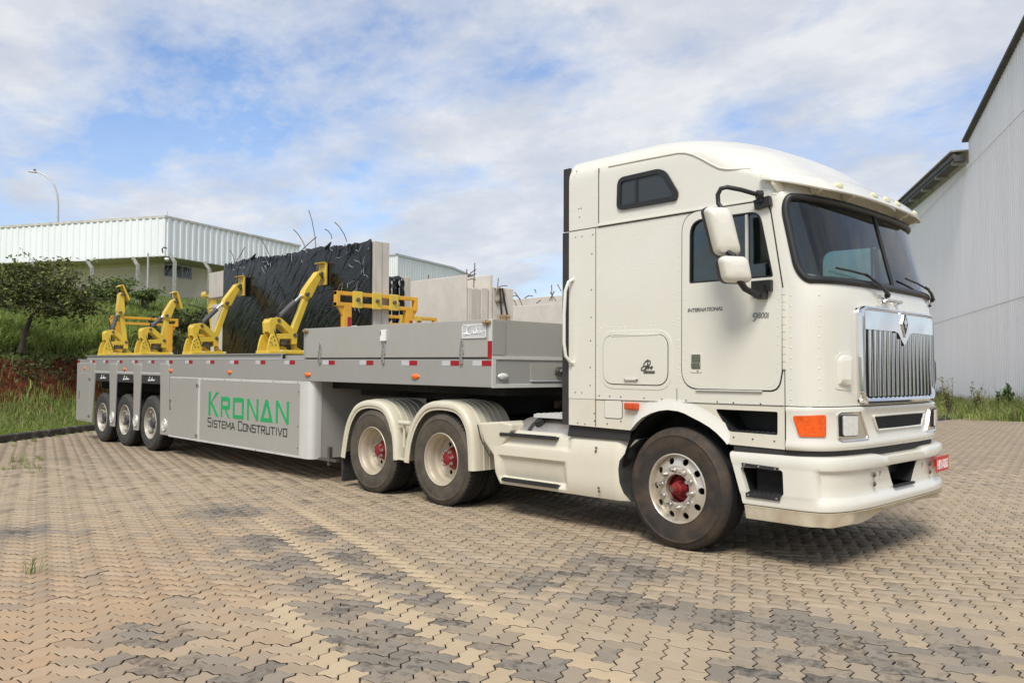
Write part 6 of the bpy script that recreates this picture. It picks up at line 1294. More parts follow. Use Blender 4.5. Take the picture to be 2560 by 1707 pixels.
# rebar and broken corner, mat and straps
for q in (((1520, 530), (1535, 200)), ((1440, 380), (1550, 285)), ((1445, 390), (1550, 348)), ((1440, 424), (1545, 424)), ((1425, 350), (1428, 285)), ((915, 412), (912, 362))):
    a, b = onX(*Rg(*q[0]), XE-.05), onX(*Rg(*q[1]), XE-.05); rod(pe[3] if q[0][0] > 1430 else P0_, [a, (a+b)/2+np.array([0, .0, .02]), b], .012)
for q in (((1840, 530), (1848, 402)), ((1850, 525), (1965, 505)),): a, b = onX(*Rg(*q[0]), XE-.05), onX(*Rg(*q[1]), XE-.05); rod(pe[4], [a, (a+b)/2+np.array([0, 0, .02]), b], .011)
fr2 = thing('rebar_bundle', (-13.2, 11.1, 3.4), 'bent rebar ends above the far low panel', 'rebar')
for q in (((2170, 765), (2065, 590)), ((2090, 770), (2040, 690)), ((2040, 640), (2140, 680)), ((2200, 670), (2310, 645)), ((2352, 600), (2330, 560))): a, b = onY(*Rg(*q[0]), 11.1), onY(*Rg(*q[1]), 11.1); rod(fr2, [a, (a+b)/2+np.array([0, 0, .05]), b], .014)
fr3 = thing('rebar_bundle', (-12.4, 11.1, 3.4), 'crossed rebar tuft next to the black cab edge', 'rebar')
for q in ((1373, 752, 1386, 728), (1389, 752, 1375, 730), (1380, 752, 1379, 712), (1403, 728, 1394, 711), (1341, 758, 1352, 750)): a, b = onY(q[0], q[1], 11.1), onY(q[2], q[3], 11.1); rod(fr3, [a, (a+b)/2, b], .013)
mt_ = thing('protective_mat', (XE+.1, 7.05, 2.9), 'stained tan mat hanging over the thick panel end', 'mat'); a, b, c, d = [onX(*Rg(*q), XE+.09) for q in ((1815, 530), (1940, 530), (1940, 722), (1815, 722))]
m = MB(); rows = []
for k in range(8): f = k/7; rows.append([(XE+.085+.015*math.sin(6*g2+k), (a*(1-f)+d*f)[1]*(1-g2)+(b*(1-f)+c*f)[1]*g2, (a*(1-f)+d*f)[2]) for g2 in np.linspace(0, 1, 10)])
top_ = [(p[0]-.35, p[1]-.10, p[2]+.02) for p in rows[0]]; m.grid([top_]+rows); mo = m.build('cloth', 'cloth_tan', mt_, smooth=60); sd_ = mo.modifiers.new('thick', 'SOLIDIFY'); sd_.thickness = .015
for nm, q in (('left', ((1870, 535), (1880, 720), (1892, 890))), ('right', ((1900, 535), (1930, 700), (1968, 890)))):
    t_ = thing('ratchet_strap', onX(*Rg(*q[2]), XE+.12), 'black ratchet strap over the tan mat, the %s one' % nm, 'strap', None); P_ = [onX(*Rg(*k), XE+.115) for k in q]; m = MB()
    for u, v in zip(P_[:-1], P_[1:]): m.beam(u, v, .012, .05, (1, 0, 0))
    m.build('webbing', 'strap_black', t_); e = P_[-1]; m = MB(); m.box(e[0]-.02, e[0]+.04, e[1]-.05, e[1]+.05, e[2]-.22, e[2]); m.cyl((e[0]+.03, e[1]-.06, e[2]-.05), (e[0]+.03, e[1]+.06, e[2]-.05), .03, n=10); m.cyl((e[0]+.03, e[1]-.05, e[2]-.17), (e[0]+.03, e[1]+.05, e[2]-.17), .022, n=10); m.build('ratchet', 'brass', t_, bevel=.006)

# ------------------------------------------------------------------ halls
def ribbed(m, a, b, z0, z1, pitch, depth, prof='trap', ztop=None, n=None):
    """sheet wall from a to b (plan points), ribs standing out to the right of a->b"""
    a, b = np.array(a[:2], float), np.array(b[:2], float); l = np.hypot(*(b-a)); d = (b-a)/l; nn = np.array([d[1], -d[0]]); k = int(l/pitch); lo, hi = [], []
    st = [(0, 0), (.30, 0), (.38, 1), (.72, 1), (.80, 0)] if prof == 'trap' else [(i/8, .5-.5*math.cos(2*math.pi*i/8)) for i in range(8)]
    for i in range(k+1):
        for u, v in st:
            s = (i+u)*pitch
            if s > l: break
            p = a+d*s+nn*depth*v; zt = z1 if ztop is None else ztop(s/l); lo.append((p[0], p[1], z0)); hi.append((p[0], p[1], zt))
    p = b; zt = z1 if ztop is None else ztop(1.0); lo.append((p[0], p[1], z0)); hi.append((p[0], p[1], zt)); m.grid([lo, hi]); return m
HC = at(411, 640, 42.0); HLp = at(0, 650, 45.3); HRp = at(700, 690, 50.0)
hc, hl, hr = HC[:2], HLp[:2], HRp[:2]; hl = hc+(hl-hc)*2.6; hr = hc+(hr-hc)*1.2; zf0 = HC[2]; zf1 = at(411, 543, 42.0)[2]
HW = thing('office_hall', (hc[0], hc[1], 5.4), 'white ribbed sheet hall with beige base wall on the grassy hill', 'building')
m = MB(); ribbed(m, hl, hc, zf0, zf1, .42, .05); m.build('fascia', 'sheet_white', HW); m = MB(); ribbed(m, hc, hr, zf0, zf1, .42, .05); m.build('fascia', 'sheet_white', HW)
dl = (hl-hc)/np.hypot(*(hl-hc)); dr = (hr-hc)/np.hypot(*(hr-hc)); back = hl+(hr-hc)
m = MB(); m.prism([tuple(hc), tuple(hl), tuple(back), tuple(hr)], 'z', zf0-.02, zf0+.03); m.build('soffit', 'soffit', HW)
m = MB(); m.prism([tuple(hc-dl*.05-dr*.05), tuple(hl-dr*.1), tuple(back), tuple(hr-dl*.1)], 'z', zf1-.02, zf1+.10); m.build('roof_trim', 'trim_weathered', HW)
wc = hc+dl*1.9+dr*1.6; wl_ = wc+dl*7.2; wr_ = wc+dr*12; base_z = 4.6
def wall_seg(p, q, name, holes=()):
    p, q = np.array(p), np.array(q); d = (q-p)/np.hypot(*(q-p)); l = np.hypot(*(q-p)); nn = np.array([-d[1], d[0]]); k = MB().holed([(0, base_z), (l, base_z), (l, zf0), (0, zf0)], [list(h) for h in holes], 'y', 0, .2) if holes else MB().prism([(0, base_z), (l, base_z), (l, zf0), (0, zf0)], 'y', 0, .2)
    c = MB(); c.add([(p[0]+d[0]*u+nn[0]*v, p[1]+d[1]*u+nn[1]*v, z) for u, v, z in k.v], k.f); return c.build(name, 'wall_beige', HW), p, d, nn
wall_seg(wl_, wc, 'wall')
# windows in the right wall, placed where the sight lines meet it
def on_wall(px, py, p, d):
    r = ray(px, py); nn = np.array([-d[1], d[0]]); k = ((np.array(p)-CAM[:2]) @ nn)/(r[:2] @ nn); q = CAM+r*k; return (q[:2]-p) @ d, q[2]
dr_ = (wr_-wc)/np.hypot(*(wr_-wc)); u0, za = on_wall(411, 656, wc, dr_); u1, zb_ = on_wall(480, 700, wc, dr_)
wo, p_, d_, n_ = wall_seg(wc, wr_, 'wall', [[(u0, zb_), (u1, zb_), (u1, za), (u0, za)]])
for i in range(3):
    a, b = u0+(u1-u0)*i/3, u0+(u1-u0)*(i+1)/3; fr_ = MB().holed([(a, zb_), (b, zb_), (b, za), (a, za)], [[(a+.07, zb_+.07), (b-.07, zb_+.07), (b-.07, za-.07), (a+.07, za-.07)]], 'y', .05, .12); k = MB(); k.add([(p_[0]+d_[0]*u+n_[0]*v, p_[1]+d_[1]*u+n_[1]*v, z) for u, v, z in fr_.v], fr_.f); wn = k.build('window', 'window_frame', HW)
    g_ = MB().prism([(a+.06, zb_+.06), (b-.06, zb_+.06), (b-.06, za-.06), (a+.06, za-.06)], 'y', .08, .10); k = MB(); k.add([(p_[0]+d_[0]*u+n_[0]*v, p_[1]+d_[1]*u+n_[1]*v, z) for u, v, z in g_.v], g_.f); k.build('pane', 'window_dark', wn)
m = MB(); q = at(418, 545, 42.0); m.cyl(q, q+np.array([0, 0, .35]), .015, n=6); m.build('lightning_rod', 'galvanised', HW)
m = MB(); q = at(412, 633, 41.8); m.tube([q+np.array([.0, .1, .25]), q+np.array([0, -.05, .3]), q+np.array([0, -.14, .2]), q+np.array([0, -.1, 0])], .035, 6); m.build('cable_bend', 'trim_black', HW); m = MB(); q = at(417, 645, 41.7); m.lathe([(0, 0), (.10, 0), (.12, -.08), (.05, -.16), (0, -.16)], q, 12, axis='z'); m.build('flood_lamp', 'sheet_white', HW, smooth=40)
m = MB(); q0, q1 = at(168, 652, 43), at(231, 650, 42.5); m.beam(q0, q1, .12, .08); m.build('tube_lamp', 'sheet_white', HW)
m = MB(); q = at(370, 655, 41); m.cyl((q[0], q[1], base_z), (q[0], q[1], zf0), .045, n=8); m.build('downpipe', 'galvanised', HW, smooth=40)
# second hall farther back
d2 = 62; A2, B2, C2, D2 = at(930, 645, 68), at(993, 640, d2), at(1130, 671.5, 74), at(1165, 694, 80)
H2 = thing('far_hall', (B2[0], B2[1], 2), 'white sheet-metal hall far behind the concrete panels', 'building')
m = MB(); ribbed(m, A2, B2, 2.0, B2[2], .5, .04); m.build('end_wall', 'sheet_white_aged', H2)
m = MB(); la = np.hypot(*(C2-B2)[:2]); lb = np.hypot(*(D2-C2)[:2]); lt = la+lb; ribbed(m, B2, B2+(C2-B2)*(lt/la), 2.0, 0, .5, .04, ztop=lambda f: float(np.interp(f, [0, la/lt, 1], [B2[2], C2[2], D2[2]+.0]))); m.build('side_wall', 'sheet_white_aged', H2)
E2 = B2+(C2-B2)*(lt/la); m = MB(); m.tube([A2+np.array([0, 0, .08]), B2+np.array([0, 0, .08]), C2+np.array([0, 0, .08]), np.array([E2[0], E2[1], D2[2]+.08])], .14, 5); m.build('roof_edge', 'galvanised', H2); m = MB(); m.tube([B2-np.array([0, 0, 8]), B2], .06, 5); m.build('corner_post', 'sheet_white_aged', H2)
# right hall
RW0, RW1 = at(2558, 900, 31.0)[:2], at(2355, 900, 45.6)[:2]; rd_ = (RW1-RW0)/np.hypot(*(RW1-RW0)); rs = RW0-rd_*5.0; re = RW1+rd_*16
def on_line(px, py):
    r = ray(px, py); nn = np.array([-rd_[1], rd_[0]]); k = ((RW0-CAM[:2]) @ nn)/(r[:2] @ nn); q = CAM+r*k; return (q[:2]-rs) @ rd_, q[2]
LR = np.hypot(*(re-rs)); prof_ = [on_line(2560, 80), on_line(2421, 353)]; ps = [(0, prof_[0][1]+(prof_[0][1]-prof_[1][1])/(prof_[1][0]-prof_[0][0])*prof_[0][0])]+prof_; q1, q2 = on_line(2420.5, 408), on_line(2305, 505)
HR = thing('ribbed_hall', (RW0[0], RW0[1], 0), 'tall pale ribbed sheet hall at the right edge', 'building')
def wall_r(s0, s1, f, name):
    m = MB(); a, b = rs+rd_*s1, rs+rd_*s0; ribbed(m, b, a, -.05, 0, .25, .075, 'trap', ztop=lambda t: f(s0+(s1-s0)*t)); return m.build(name, 'sheet_lilac', HR)
sj = prof_[1][0]; fA = lambda s: float(np.interp(s, [p[0] for p in ps], [p[1] for p in ps])); sl = (q2[1]-q1[1])/(q2[0]-q1[0]); fB = lambda s: q1[1]+sl*(s-q1[0])
wall_r(0, sj, fA, 'gable_wall'); wall_r(sj, LR, fB, 'low_wall')
nr_ = np.array([rd_[1], -rd_[0]]); nr_ = nr_ if nr_ @ (CAM[:2]-RW0) > 0 else -nr_
def rb(s, z, o): p = rs+rd_*s+nr_*o; return np.array([p[0], p[1], z])
m = MB(); 
for o0, o1 in ((-.1, .22),):
    vs = [rb(0, fA(0)+.02, o0), rb(sj+.3, fA(sj)+.02, o0), rb(sj+.3, fA(sj)+.02, o1), rb(0, fA(0)+.02, o1)]; vs += [v+np.array([0, 0, .12]) for v in vs]; m.add(vs, [(0, 3, 2, 1), (4, 5, 6, 7), (0, 1, 5, 4), (1, 2, 6, 5), (2, 3, 7, 6), (3, 0, 4, 7)])
m.build('verge_trim', 'roof_dark', HR)
# lower roof: overhanging sheets on rafters
so, sm_ = on_line(2421, 372), on_line(2272, 501); slo = (sm_[1]-so[1])/(sm_[0]-so[0]); fR = lambda s: so[1]+slo*(s-so[0])
for k in range(int((LR-sj)/.55)):
    s0, s1 = sj+.05+k*.55, sj+.05+(k+1)*.55+.06; lift = .05*(k % 2); vs = [rb(s, fR(s)-.10, o) for s, o in ((s0, -2), (s1, -2), (s1, .75), (s0, .75))]; vs += [v+np.array([0, 0, .07]) for v in vs]; m = MB(); m.add(vs, [(0, 3, 2, 1), (4, 5, 6, 7), (0, 1, 5, 4), (1, 2, 6, 5), (2, 3, 7, 6), (3, 0, 4, 7)]); m.build('roof_sheet', 'roof_edge', HR)
m = MB(); m.beam(rb(sj+.1, fR(sj)-.30, .6), rb(LR, fR(LR)-.30, .6), .12, .22); m.build('edge_beam', 'roof_dark', HR); m = MB(); m.beam(rb(sj+.1, fR(sj)-.40, .35), rb(LR, fR(LR)-.40, .35), .5, .30); m.build('roof_underside', 'roof_dark', HR)
for k in range(4): s = sj+.5+k*4.2; m = MB(); m.beam(rb(s, fR(s)-.62, .0), rb(s, fR(s)-.58, .62), .22, .18); m.build('purlin_end', 'concrete_post', HR)
# seams of the sheets
for pa, pb_ in (((2355, 805), (2558, 746)), ((2428, 417), (2560, 300))):
    a, b = on_line(*pa), on_line(*pb_); sl_ = (b[1]-a[1])/(b[0]-a[0]); za_ = a[1]; m = MB(); m.beam(rb(0, za_, .076), rb(LR, za_, .076), .006, .02); m.build('sheet_lap', 'roof_edge', HR)

# ------------------------------------------------------------------ fence, lamp
FN = thing('boundary_fence', (at(344, 737, 36)[0], at(344, 737, 36)[1], 4), 'chain link fence on grey concrete posts with bent tops on the hill', 'fence')
tops = [(92, 672), (229.7, 667), (344.6, 661), (437, 652), (524, 672)]; fd = [36.5, 36, 35.5, 36, 39]; fp = []
for (px, py), d in zip(tops, fd):
    q = at(px, py, d); zg = float(terr(q[0], q[1])); fp.append((q, zg)); m = MB(); m.prism([(-.06, zg-.3), (.06, zg-.3), (.06, q[2]), (-.06, q[2])], 'y', -.06, .06)
    c = MB(); c.add([(x+q[0], y+q[1], z) for x, y, z in m.v], m.f); lean = at(px-13, py-17, d+.1); c.beam((q[0], q[1], q[2]-.05), lean, .09, .11); c.build('fence_post', 'concrete_post', FN)
m = MB()
for (a, za_), (b, zb2) in zip(fp[:-1], fp[1:]):
    n = int(np.hypot(*(b-a)[:2])/.35)
    for k in range(n*2):
        for s in (0, 1):
            f0, f1 = k/(2*n), min(1, max(0, (k+(6 if s else -6))/(2*n))); p0 = a+(b-a)*f0; p1 = a+(b-a)*f1; m.tube([(p0[0], p0[1], za_+(zb2-za_)*f0), (p1[0], p1[1], p1[2]-.1)], .0028, 3)
    for z in (.15, 1.0): m.tube([a-np.array([0, 0, z]), b-np.array([0, 0, z])], .004, 3)
tag(m.build('wire_mesh', 'galvanised', FN), kind='stuff')
LP = thing('street_lamp', (at(145, 560, 62)[0], at(145, 560, 62)[1], 5.5), 'tall grey street lamp with curved arm behind the hall roof', 'lamp'); q = [at(x, y, 62) for x, y in ((145, 556), (145.5, 520), (144, 490), (138, 468), (127, 450), (112, 438), (96, 431), (88, 429))]
m = MB(); m.tube([np.array([q[0][0], q[0][1], 5.0])]+q, [.10, .075, .07, .065, .06, .055, .05, .045, .045], 8); m.build('pole', 'galvanised', LP, smooth=60); m = MB(); a, b = at(91, 431, 62), at(72, 428.5, 62); m.beam(a, b, .25, .12); m.build('lamp_head', 'galvanised', LP, bevel=.03); m = MB(); c = at(86.5, 428, 62); m.cyl(c, c+np.array([0, 0, .14]), .09, n=10); m.build('photocell', 'steel_dark', LP)

# ------------------------------------------------------------------ vegetation
def leaf_mesh(name, mt, C, size, parent=None, up=0.0, aspect=1.9, seed=0, flat=0.0, tone=None):
    """many small leaf faces: C centres (n,3)"""
    r = np.random.default_rng(seed); n = len(C); d = r.normal(size=(n, 3)); d[:, 2] = d[:, 2]*(1-flat)+up; d /= np.linalg.norm(d, axis=1)[:, None]; e = np.cross(d, r.normal(size=(n, 3))); e /= np.linalg.norm(e, axis=1)[:, None]+1e-9
    s = size*(.6+.8*r.random((n, 1))); a = d*s*aspect*.5; b = e*s*.5; nn = np.cross(d, e)*s*.12
    V = np.stack([C-a, C+b*.9+nn-a*.1, C+a, C-b*.9+nn-a*.1], 1).reshape(-1, 3); me = bpy.data.meshes.new(name); me.vertices.add(4*n); me.vertices.foreach_set('co', V.reshape(-1).astype(np.float32)); me.loops.add(4*n); me.loops.foreach_set('vertex_index', np.arange(4*n, dtype=np.int32)); me.polygons.add(n); me.polygons.foreach_set('loop_start', np.arange(0, 4*n, 4, dtype=np.int32)); me.update(calc_edges=True)
    t = r.random(n) if tone is None else np.clip(tone+.25*r.normal(size=n), 0, 1); at_ = me.attributes.new('tone', 'FLOAT', 'FACE'); at_.data.foreach_set('value', t.astype(np.float32)); me.materials.append(MATS[mt]); o = bpy.data.objects.new(name, me); COL.objects.link(o)
    if parent: par(o, parent)
    return o
def blades(name, mt, B, h, w_, seed=0, lean=.35, mt2=None):
    """grass: base points B (n,3), heights h; each blade two bent faces"""
    r = np.random.default_rng(seed); n = len(B); a = r.random(n)*2*math.pi; dx = np.stack([np.cos(a), np.sin(a), 0*a], 1); l = (r.random(n)*lean+.08)[:, None]; b2 = r.random(n)*2*math.pi; sx = np.stack([np.cos(b2), np.sin(b2), 0*a], 1)*(w_*(.6+.8*r.random(n)))[:, None]; H = h[:, None]; up = np.array([0, 0, 1.0])
    m1 = B+up*H*.55+dx*H*l*.35; tp_ = B+up*H*(1-.35*l)+dx*H*l*1.3; V = np.stack([B-sx, B+sx, m1+sx*.8, m1-sx*.8, tp_], 1).reshape(-1, 3); k = (np.arange(n)*5)[:, None]; lo = np.concatenate([k+np.array([0, 1, 2, 3]), k+np.array([3, 2, 4])], 1).reshape(-1); sz = np.tile([4, 3], n)
    me = bpy.data.meshes.new(name); me.vertices.add(5*n); me.vertices.foreach_set('co', V.reshape(-1).astype(np.float32)); me.loops.add(len(lo)); me.loops.foreach_set('vertex_index', lo.astype(np.int32)); me.polygons.add(2*n); me.polygons.foreach_set('loop_start', np.concatenate([[0], np.cumsum(sz)[:-1]]).astype(np.int32)); me.update(calc_edges=True)
    t = np.repeat(np.clip(r.normal(.5, .22, n)+.25*lump(B[:, 0]*.5, B[:, 1]*.5), 0, 1), 2); at_ = me.attributes.new('tone', 'FLOAT', 'FACE'); at_.data.foreach_set('value', t.astype(np.float32)); me.materials.append(MATS[mt]); o = bpy.data.objects.new(name, me); COL.objects.link(o); return o
def in_view(P, mx=160, my=60):
    d = P-CAM; z = np.maximum(d @ FW, .5); x = 1280+FPX*(d @ RT)/z; y = 853.5-FPX*(d @ UP)/z; return (x > -mx) & (x < 1500) & (y > 300) & (y < 1707+my)
def scatter(n, s0, s1, x0=-45, x1=-12, y0=-6, y1=14, seed=1):
    r = np.random.default_rng(seed); X = r.uniform(x0, x1, n); Y = r.uniform(y0, y1, n); S_ = kerb_s(X, Y); k = (S_ > s0) & (S_ < s1); X, Y, S_ = X[k], Y[k], S_[k]; P = np.stack([X, Y, terr(X, Y)], 1); v = in_view(P); return P[v], S_[v]
P, S_ = scatter(420000, .14, 2.7, -26, -12, -6, 12, 3); k = rng.random(len(P)) < .75; P = P[k]; S_ = S_[k]
tag(blades('verge_grass', 'grass_blade', P, (.04+.075*rng.random(len(P)))*(.5+.8*np.clip(S_/2.2, 0, 1.4)**2), .006, 5), 'short green grass verge between the kerb and the red bank', 'grass', kind='stuff')
P, S_ = scatter(90000, 1.5, 3.0, -26, -13, -6, 12, 31); tag(blades('tall_verge_grass', 'grass_blade', P[::2], (.12+.30*rng.random(len(P)))[::2], .007, 51, .6), 'taller grass at the foot of the red bank', 'grass', kind='stuff')
P, S_ = scatter(26000, .3, 3.9, -26, -13, -6, 12, 4); P = P[:len(P)//2]; tag(blades('dry_grass', 'grass_dry', P, .12+.5*rng.random(len(P))**2, .005, 6, .5), 'dry straw grass stalks along the foot of the bank', 'grass', kind='stuff')
P, S_ = scatter(900000, 4.2, 20, -46, -19, -4, 16, 7); k = rng.random(len(P)) < np.clip(1.15-S_/22, .25, 1); P = P[k]; tag(blades('slope_grass', 'grass_blade', P, .25+.45*rng.random(len(P)), .014, 8, .55), 'long green grass covering the slope below the hall', 'grass', kind='stuff')
P, S_ = scatter(120000, 3.3, 4.5, -30, -16, -6, 12, 9); P[:, 2] -= .05; a_ = leaf_mesh('bank_bramble', 'leaf_dark', P+np.stack([rng.normal(0, .25, len(P)), rng.normal(0, .25, len(P)), rng.random(len(P))*.40-.25], 1), .06, seed=10); tag(a_, 'dark bramble overhanging the top of the red bank', 'bramble', kind='stuff')
P, S_ = scatter(14000, 2.6, 3.7, -30, -15, -6, 12, 19); P = P[::3]; a_ = blades('bank_roots', 'grass_dry', P, .15+.3*rng.random(len(P)), .004, 20, .9); tag(a_, 'thin roots and dry stems on the red soil bank', 'grass', kind='stuff')
def branchy(root, base, tips, r0, mt='bark', seed=0, wob=.12):
    """trunk to fork, then limbs to each tip; returns points along limbs for leaves"""
    r = np.random.default_rng(seed); pts = []; fork = base[-1]; m = MB(); m.tube(base, [r0*(1-.35*i/(len(base)-1)) for i in range(len(base))], 8); m.build('trunk', mt, root, smooth=60); tw_ = MB()
    for t in tips:
        t = np.array(t); v = t-fork; mids = [fork+v*f+r.normal(0, wob, 3)*np.array([1, 1, .5])*math.sin(math.pi*f)*np.linalg.norm(v)*.5+np.array([0, 0, .10*math.sin(math.pi*f)]) for f in (0, .25, .5, .75, 1)]
        tw_.tube(mids, [r0*.5, r0*.36, r0*.26, r0*.16, r0*.06], 6)
        for f in np.linspace(.35, 1, 7):
            i = min(3, int(f*4)); q = mids[i]+(mids[i+1]-mids[i])*(f*4-i)
            for _ in range(3):
                e = q+r.normal(0, .30, 3)*np.array([1, 1, .55]); tw_.tube([q, (q+e)/2+r.normal(0, .04, 3), e], [r0*.10, r0*.06, .004], 4); pts += [e, (q*.4+e*.6)]
    tag(tw_.build('limbs', mt, root, smooth=60), kind='stuff'); return np.array(pts)
tb_ = [at(52, 868, 23.6), at(60, 840, 23.6), at(70, 812, 23.5), at(84, 782, 23.4)]; tb_[0][2] -= .15
TREE = thing('leaning_tree', tb_[0], 'small leaning tree with a spreading crown on the left bank', 'tree'); tips = [at(x, y, 23.4+dz) for x, y, dz in ((10, 700, .5), (45, 668, -.4), (90, 650, .3), (130, 655, -.6), (170, 668, .4), (190, 690, -.3), (225, 715, .2), (235, 745, -.3), (200, 770, .5), (165, 790, -.2), (140, 770, -.7), (115, 700, -.9), (60, 710, .9), (15, 730, -.5), (100, 735, .8), (150, 720, .2), (-25, 690, .3), (250, 765, .1), (110, 668, .6), (-10, 660, .0))]
bp = branchy(TREE, tb_, tips, .085, seed=2); r = np.random.default_rng(12); L1 = np.repeat(bp, 11, axis=0)+r.normal(0, .10, (len(bp)*11, 3))*np.array([1, 1, .6]); tn = np.repeat(r.random(len(bp))*.6+.2, 11); L1 = L1[np.random.default_rng(5).random(len(L1)) < .72]; leaf_mesh('crown', 'leaf_tree', L1, .060, TREE, .1, 1.8, 13, .3, np.clip(.45+.35*np.sin(L1[:, 0]*7)*np.sin(L1[:, 1]*6+L1[:, 2]*5)+(L1[:, 2]-L1[:, 2].mean())*.2, 0, 1))
def shrub(px, py, d, rx, rz, label, mt='leaf_shrub', n=2600, seed=0, name='shrub', size=.07):
    q = at(px, py, d); zg = float(terr(q[0], q[1])) if kerb_s(q[0], q[1]) > .2 else 0.0; root = thing(name, (q[0], q[1], min(zg, q[2])), label, 'shrub', 'shrubs on the hillside'); r = np.random.default_rng(seed); cl = np.array([q+np.array([r.normal(0, .5)*rx, r.normal(0, .5)*rx, r.uniform(-.3, .8)*rz]) for _ in range(16)])
    m = MB(); b0 = np.array([q[0], q[1], min(zg, q[2]-.2)-.1])
    for c in cl: m.tube([b0, (b0+c)/2+r.normal(0, .08, 3), c], [.03, .02, .006], 5)
    tag(m.build('stems', 'bark', root, smooth=60), kind='stuff'); k = n//16; C = np.repeat(cl, k, axis=0)+r.normal(0, 1, (16*k, 3))*np.array([rx*.30, rx*.30, rz*.24]); leaf_mesh('foliage', mt, C, size, root, .2, 1.8, seed+1, .2, np.repeat(r.random(16)*.7+.15, k))
SH = [(255, 738, 33, .55, .35, 'leafy bush below the hall, left of the second fence post', 'leaf_shrub'), (300, 724, 33.5, .65, .42, 'highest leafy bush against the beige wall between two fence posts', 'leaf_shrub'), (362, 742, 33, .45, .28, 'low bush right of the tallest fence post', 'leaf_shrub'), (5, 735, 27, .5, .7, 'dark bush at the left edge behind the tree', 'leaf_dark'), (455, 812, 26, .55, .42, 'dark bush behind the second trailer clamp', 'leaf_dark'), (520, 805, 27, .5, .5, 'dark bush just left of the pale concrete block', 'leaf_dark'), (400, 850, 25, .5, .35, 'dark bush above the trailer deck between the first two clamps', 'leaf_dark')]
for i, (px, py, d, rx, rz, lb, mt_n) in enumerate(SH): shrub(px, py, d, rx, rz, lb, mt_n, 1500, 40+i*3, size=.06)
# weeds by the right hall
r = np.random.default_rng(21); n = 26000; s = r.uniform(0, LR, n); o = .12+np.abs(r.normal(0, 1.3, n)); pp = np.stack([rs[0]+rd_[0]*s+nr_[0]*o, rs[1]+rd_[1]*s+nr_[1]*o, 0*s], 1); hgt = (.25+.75*r.random(n)**2)*(.35+.65*(.5+.5*np.sin(s*1.3+2))*(.6+.4*np.sin(s*.37)))*np.exp(-(o/2.6)**2)+.10
tag(blades('weed_strip', 'grass_blade', pp, hgt, .012, 22, .6), 'strip of tall weeds along the foot of the ribbed hall', 'weeds', kind='stuff'); k = r.random(n) < .6; tag(blades('dry_weed_strip', 'grass_dry', pp[k]+np.array([.02, .02, 0]), hgt[k]*1.25, .009, 23, .5), 'dry straw among the weeds by the ribbed hall', 'weeds', kind='stuff')
for px, hh, lb, sd_n in ((2515, .95, 'broad leafed weed sapling in front of the ribbed hall', 3), (2445, 1.25, 'thin flowering weed stalk in front of the ribbed hall', 5), (2372, 1.3, 'wispy weed stalk beside the cab front', 6)):
    q = onZ(px, 1038, 0); root = thing('weed_sapling', q, lb, 'weed'); rr = np.random.default_rng(sd_n); C = []; m = MB()
    for i in range(12):
        a = rr.uniform(0, 6.28); e = q+np.array([math.cos(a)*.35*rr.random(), math.sin(a)*.35*rr.random(), hh*(.45+.6*rr.random())]); m.tube([q, (q+e)/2+rr.normal(0, .04, 3), e], [.012, .009, .004], 4)
        for f in np.linspace(.45, 1, 8): C += list(q+(e-q)*f+rr.normal(0, .05, (5 if sd_n == 3 else 2, 3)))
    m.build('stems', 'grass_blade' if False else 'bark', root, smooth=60); leaf_mesh('leaves', 'leaf_sapling' if sd_n == 3 else 'grass_dry', np.array(C), .12 if sd_n == 3 else .05, root, .2, 2.4, sd_n)
# weeds in the paving joints
WEEDS = [(148, 870, 1), (33, 1155, 1), (60, 1152, 1), (85, 1104, 1), (83, 1103, 2), (70, 1112, 2), (35, 1116, 2), (37, 1172, 1), (10, 1174, 2), (50, 1156, 2), (70, 1160, 2), (95, 1146, 2), (103, 1150, 2), (82, 1181, 3), (68, 1170, 2), (96, 1172, 2), (145, 1092, 3)]
for i, (px, py, kd) in enumerate([(80, 1432, 1)]+WEEDS[1:]):
    q = onZ(px, py, .0); rr = np.random.default_rng(60+i); n = 26 if i == 0 else 34; hgt = (.05+.16*rr.random(n)) if kd == 1 else (.03+.09*rr.random(n)); sp = .05 if kd != 3 else .14; B = np.stack([q[0]+rr.normal(0, sp, n), q[1]+rr.normal(0, sp*.6, n), 0*rr.random(n)], 1)
    o = blades('joint_weed', 'grass_dry' if i % 2 else 'grass_blade', B, hgt, .0022, 70+i, .8)
    tag(o, 'grass tuft alone in the lower left of the paving' if i == 0 else 'small grass tuft in the paving joints in front of the left kerb', 'weed', 'grass tufts in the paving')
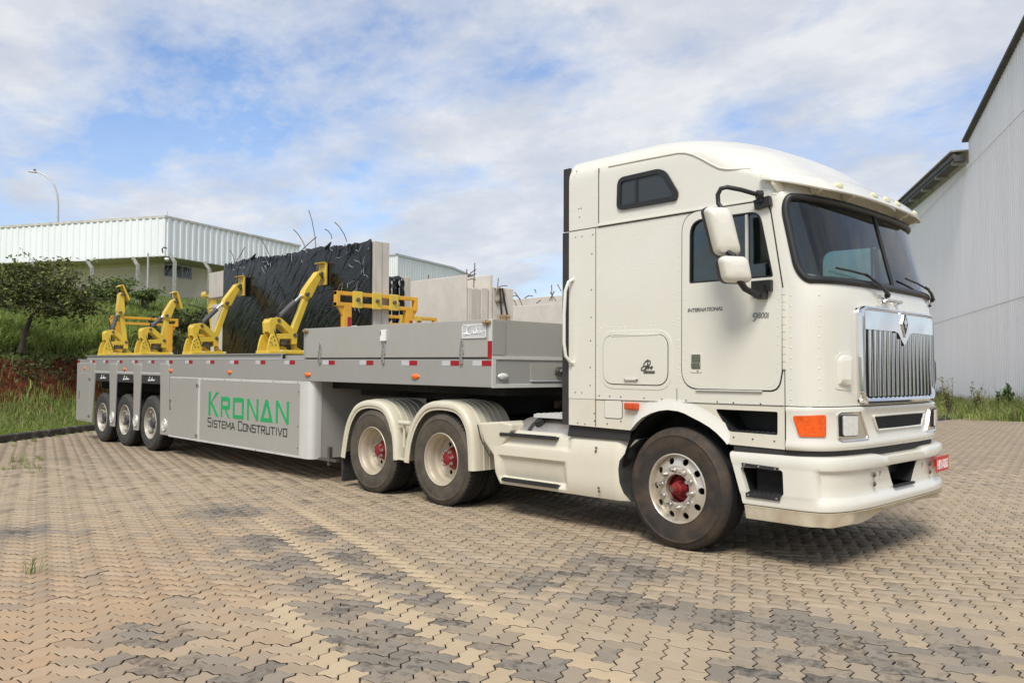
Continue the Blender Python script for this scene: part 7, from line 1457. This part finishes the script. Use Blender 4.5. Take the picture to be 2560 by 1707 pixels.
# yard edge behind the photographer, seen mirrored in the chrome and glass
r = np.random.default_rng(77); n = 9000; a = r.uniform(R(-75), R(35), n); rad = 46+r.normal(0, 2.2, n); hh = np.abs(r.normal(0, 1, n)); C = np.stack([CAM[0]+rad*np.cos(a), CAM[1]+rad*np.sin(a), (.3+6.0*r.random(n))*(.6+.4*np.sin(a*17)+.25*np.sin(a*41))], 1); tag(leaf_mesh('tree_line', 'leaf_shrub', C, 1.3, seed=78), 'row of trees closing the yard', 'trees', kind='stuff')
BH = thing('yard_hall', (34, -2, 0), 'pale sheet hall across the yard mirrored in the grille', 'building'); m = MB(); ribbed(m, (33, 22), (40, -14), 0, 6.5, .5, .05); m.build('wall', 'sheet_white_aged', BH); m = MB(); m.prism([(33, 22), (40, -14), (52, -12), (45, 24)], 'z', 6.5, 6.7); m.build('roof', 'roof_dark', BH); m = MB(); m.prism([(0, 0), (6, 0), (6, 4.2), (0, 4.2)], 'y', -.1, .1); c = MB(); dd3 = np.array([7, -36])/np.hypot(7, -36); c.add([(34.6+dd3[0]*(u+6)-.12, 14+dd3[1]*(u+6), z) for u, v, z in m.v], m.f); c.build('gate', 'roof_dark', BH)

# ---- pieces that stand apart become parts of their own
def split_loose(o, keep=1):
    me = o.data; n = len(me.vertices); par_ = np.arange(n)
    def find(a):
        while par_[a] != a: par_[a] = par_[par_[a]]; a = par_[a]
        return a
    for e in me.edges:
        a, b = find(e.vertices[0]), find(e.vertices[1])
        if a != b: par_[a] = b
    lab = np.array([find(i) for i in range(n)]); ids = np.unique(lab)
    if len(ids) < 2: return
    for k, q in enumerate(ids):
        b = bmesh.new(); b.from_mesh(me); b.verts.ensure_lookup_table(); bmesh.ops.delete(b, geom=[v for v in b.verts if lab[v.index] != q], context='VERTS'); m2 = me.copy(); b.to_mesh(m2); b.free()
        c = o.copy(); c.data = m2; COL.objects.link(c)
    bpy.data.objects.remove(o)
SPLIT = {'cab_extender', 'wheel_arch_liner', 'base_lug', 'step_bolts', 'bumper_bolts', 'skirt_bolts', 'end_cap', 'curtain'}
for o in list(bpy.data.objects):
    if o.type == 'MESH' and o.name.split('.')[0] in SPLIT and not o.children: split_loose(o)
for o in bpy.data.objects:
    if o.type == 'MESH' and o.parent and o.name.split('.')[0] in ('rivets', 'bolts', 'wheel_nuts', 'sidewall_marks', 'pins', 'panel_seams', 'intake_wires', 'letter_marks'): o['kind'] = 'stuff'
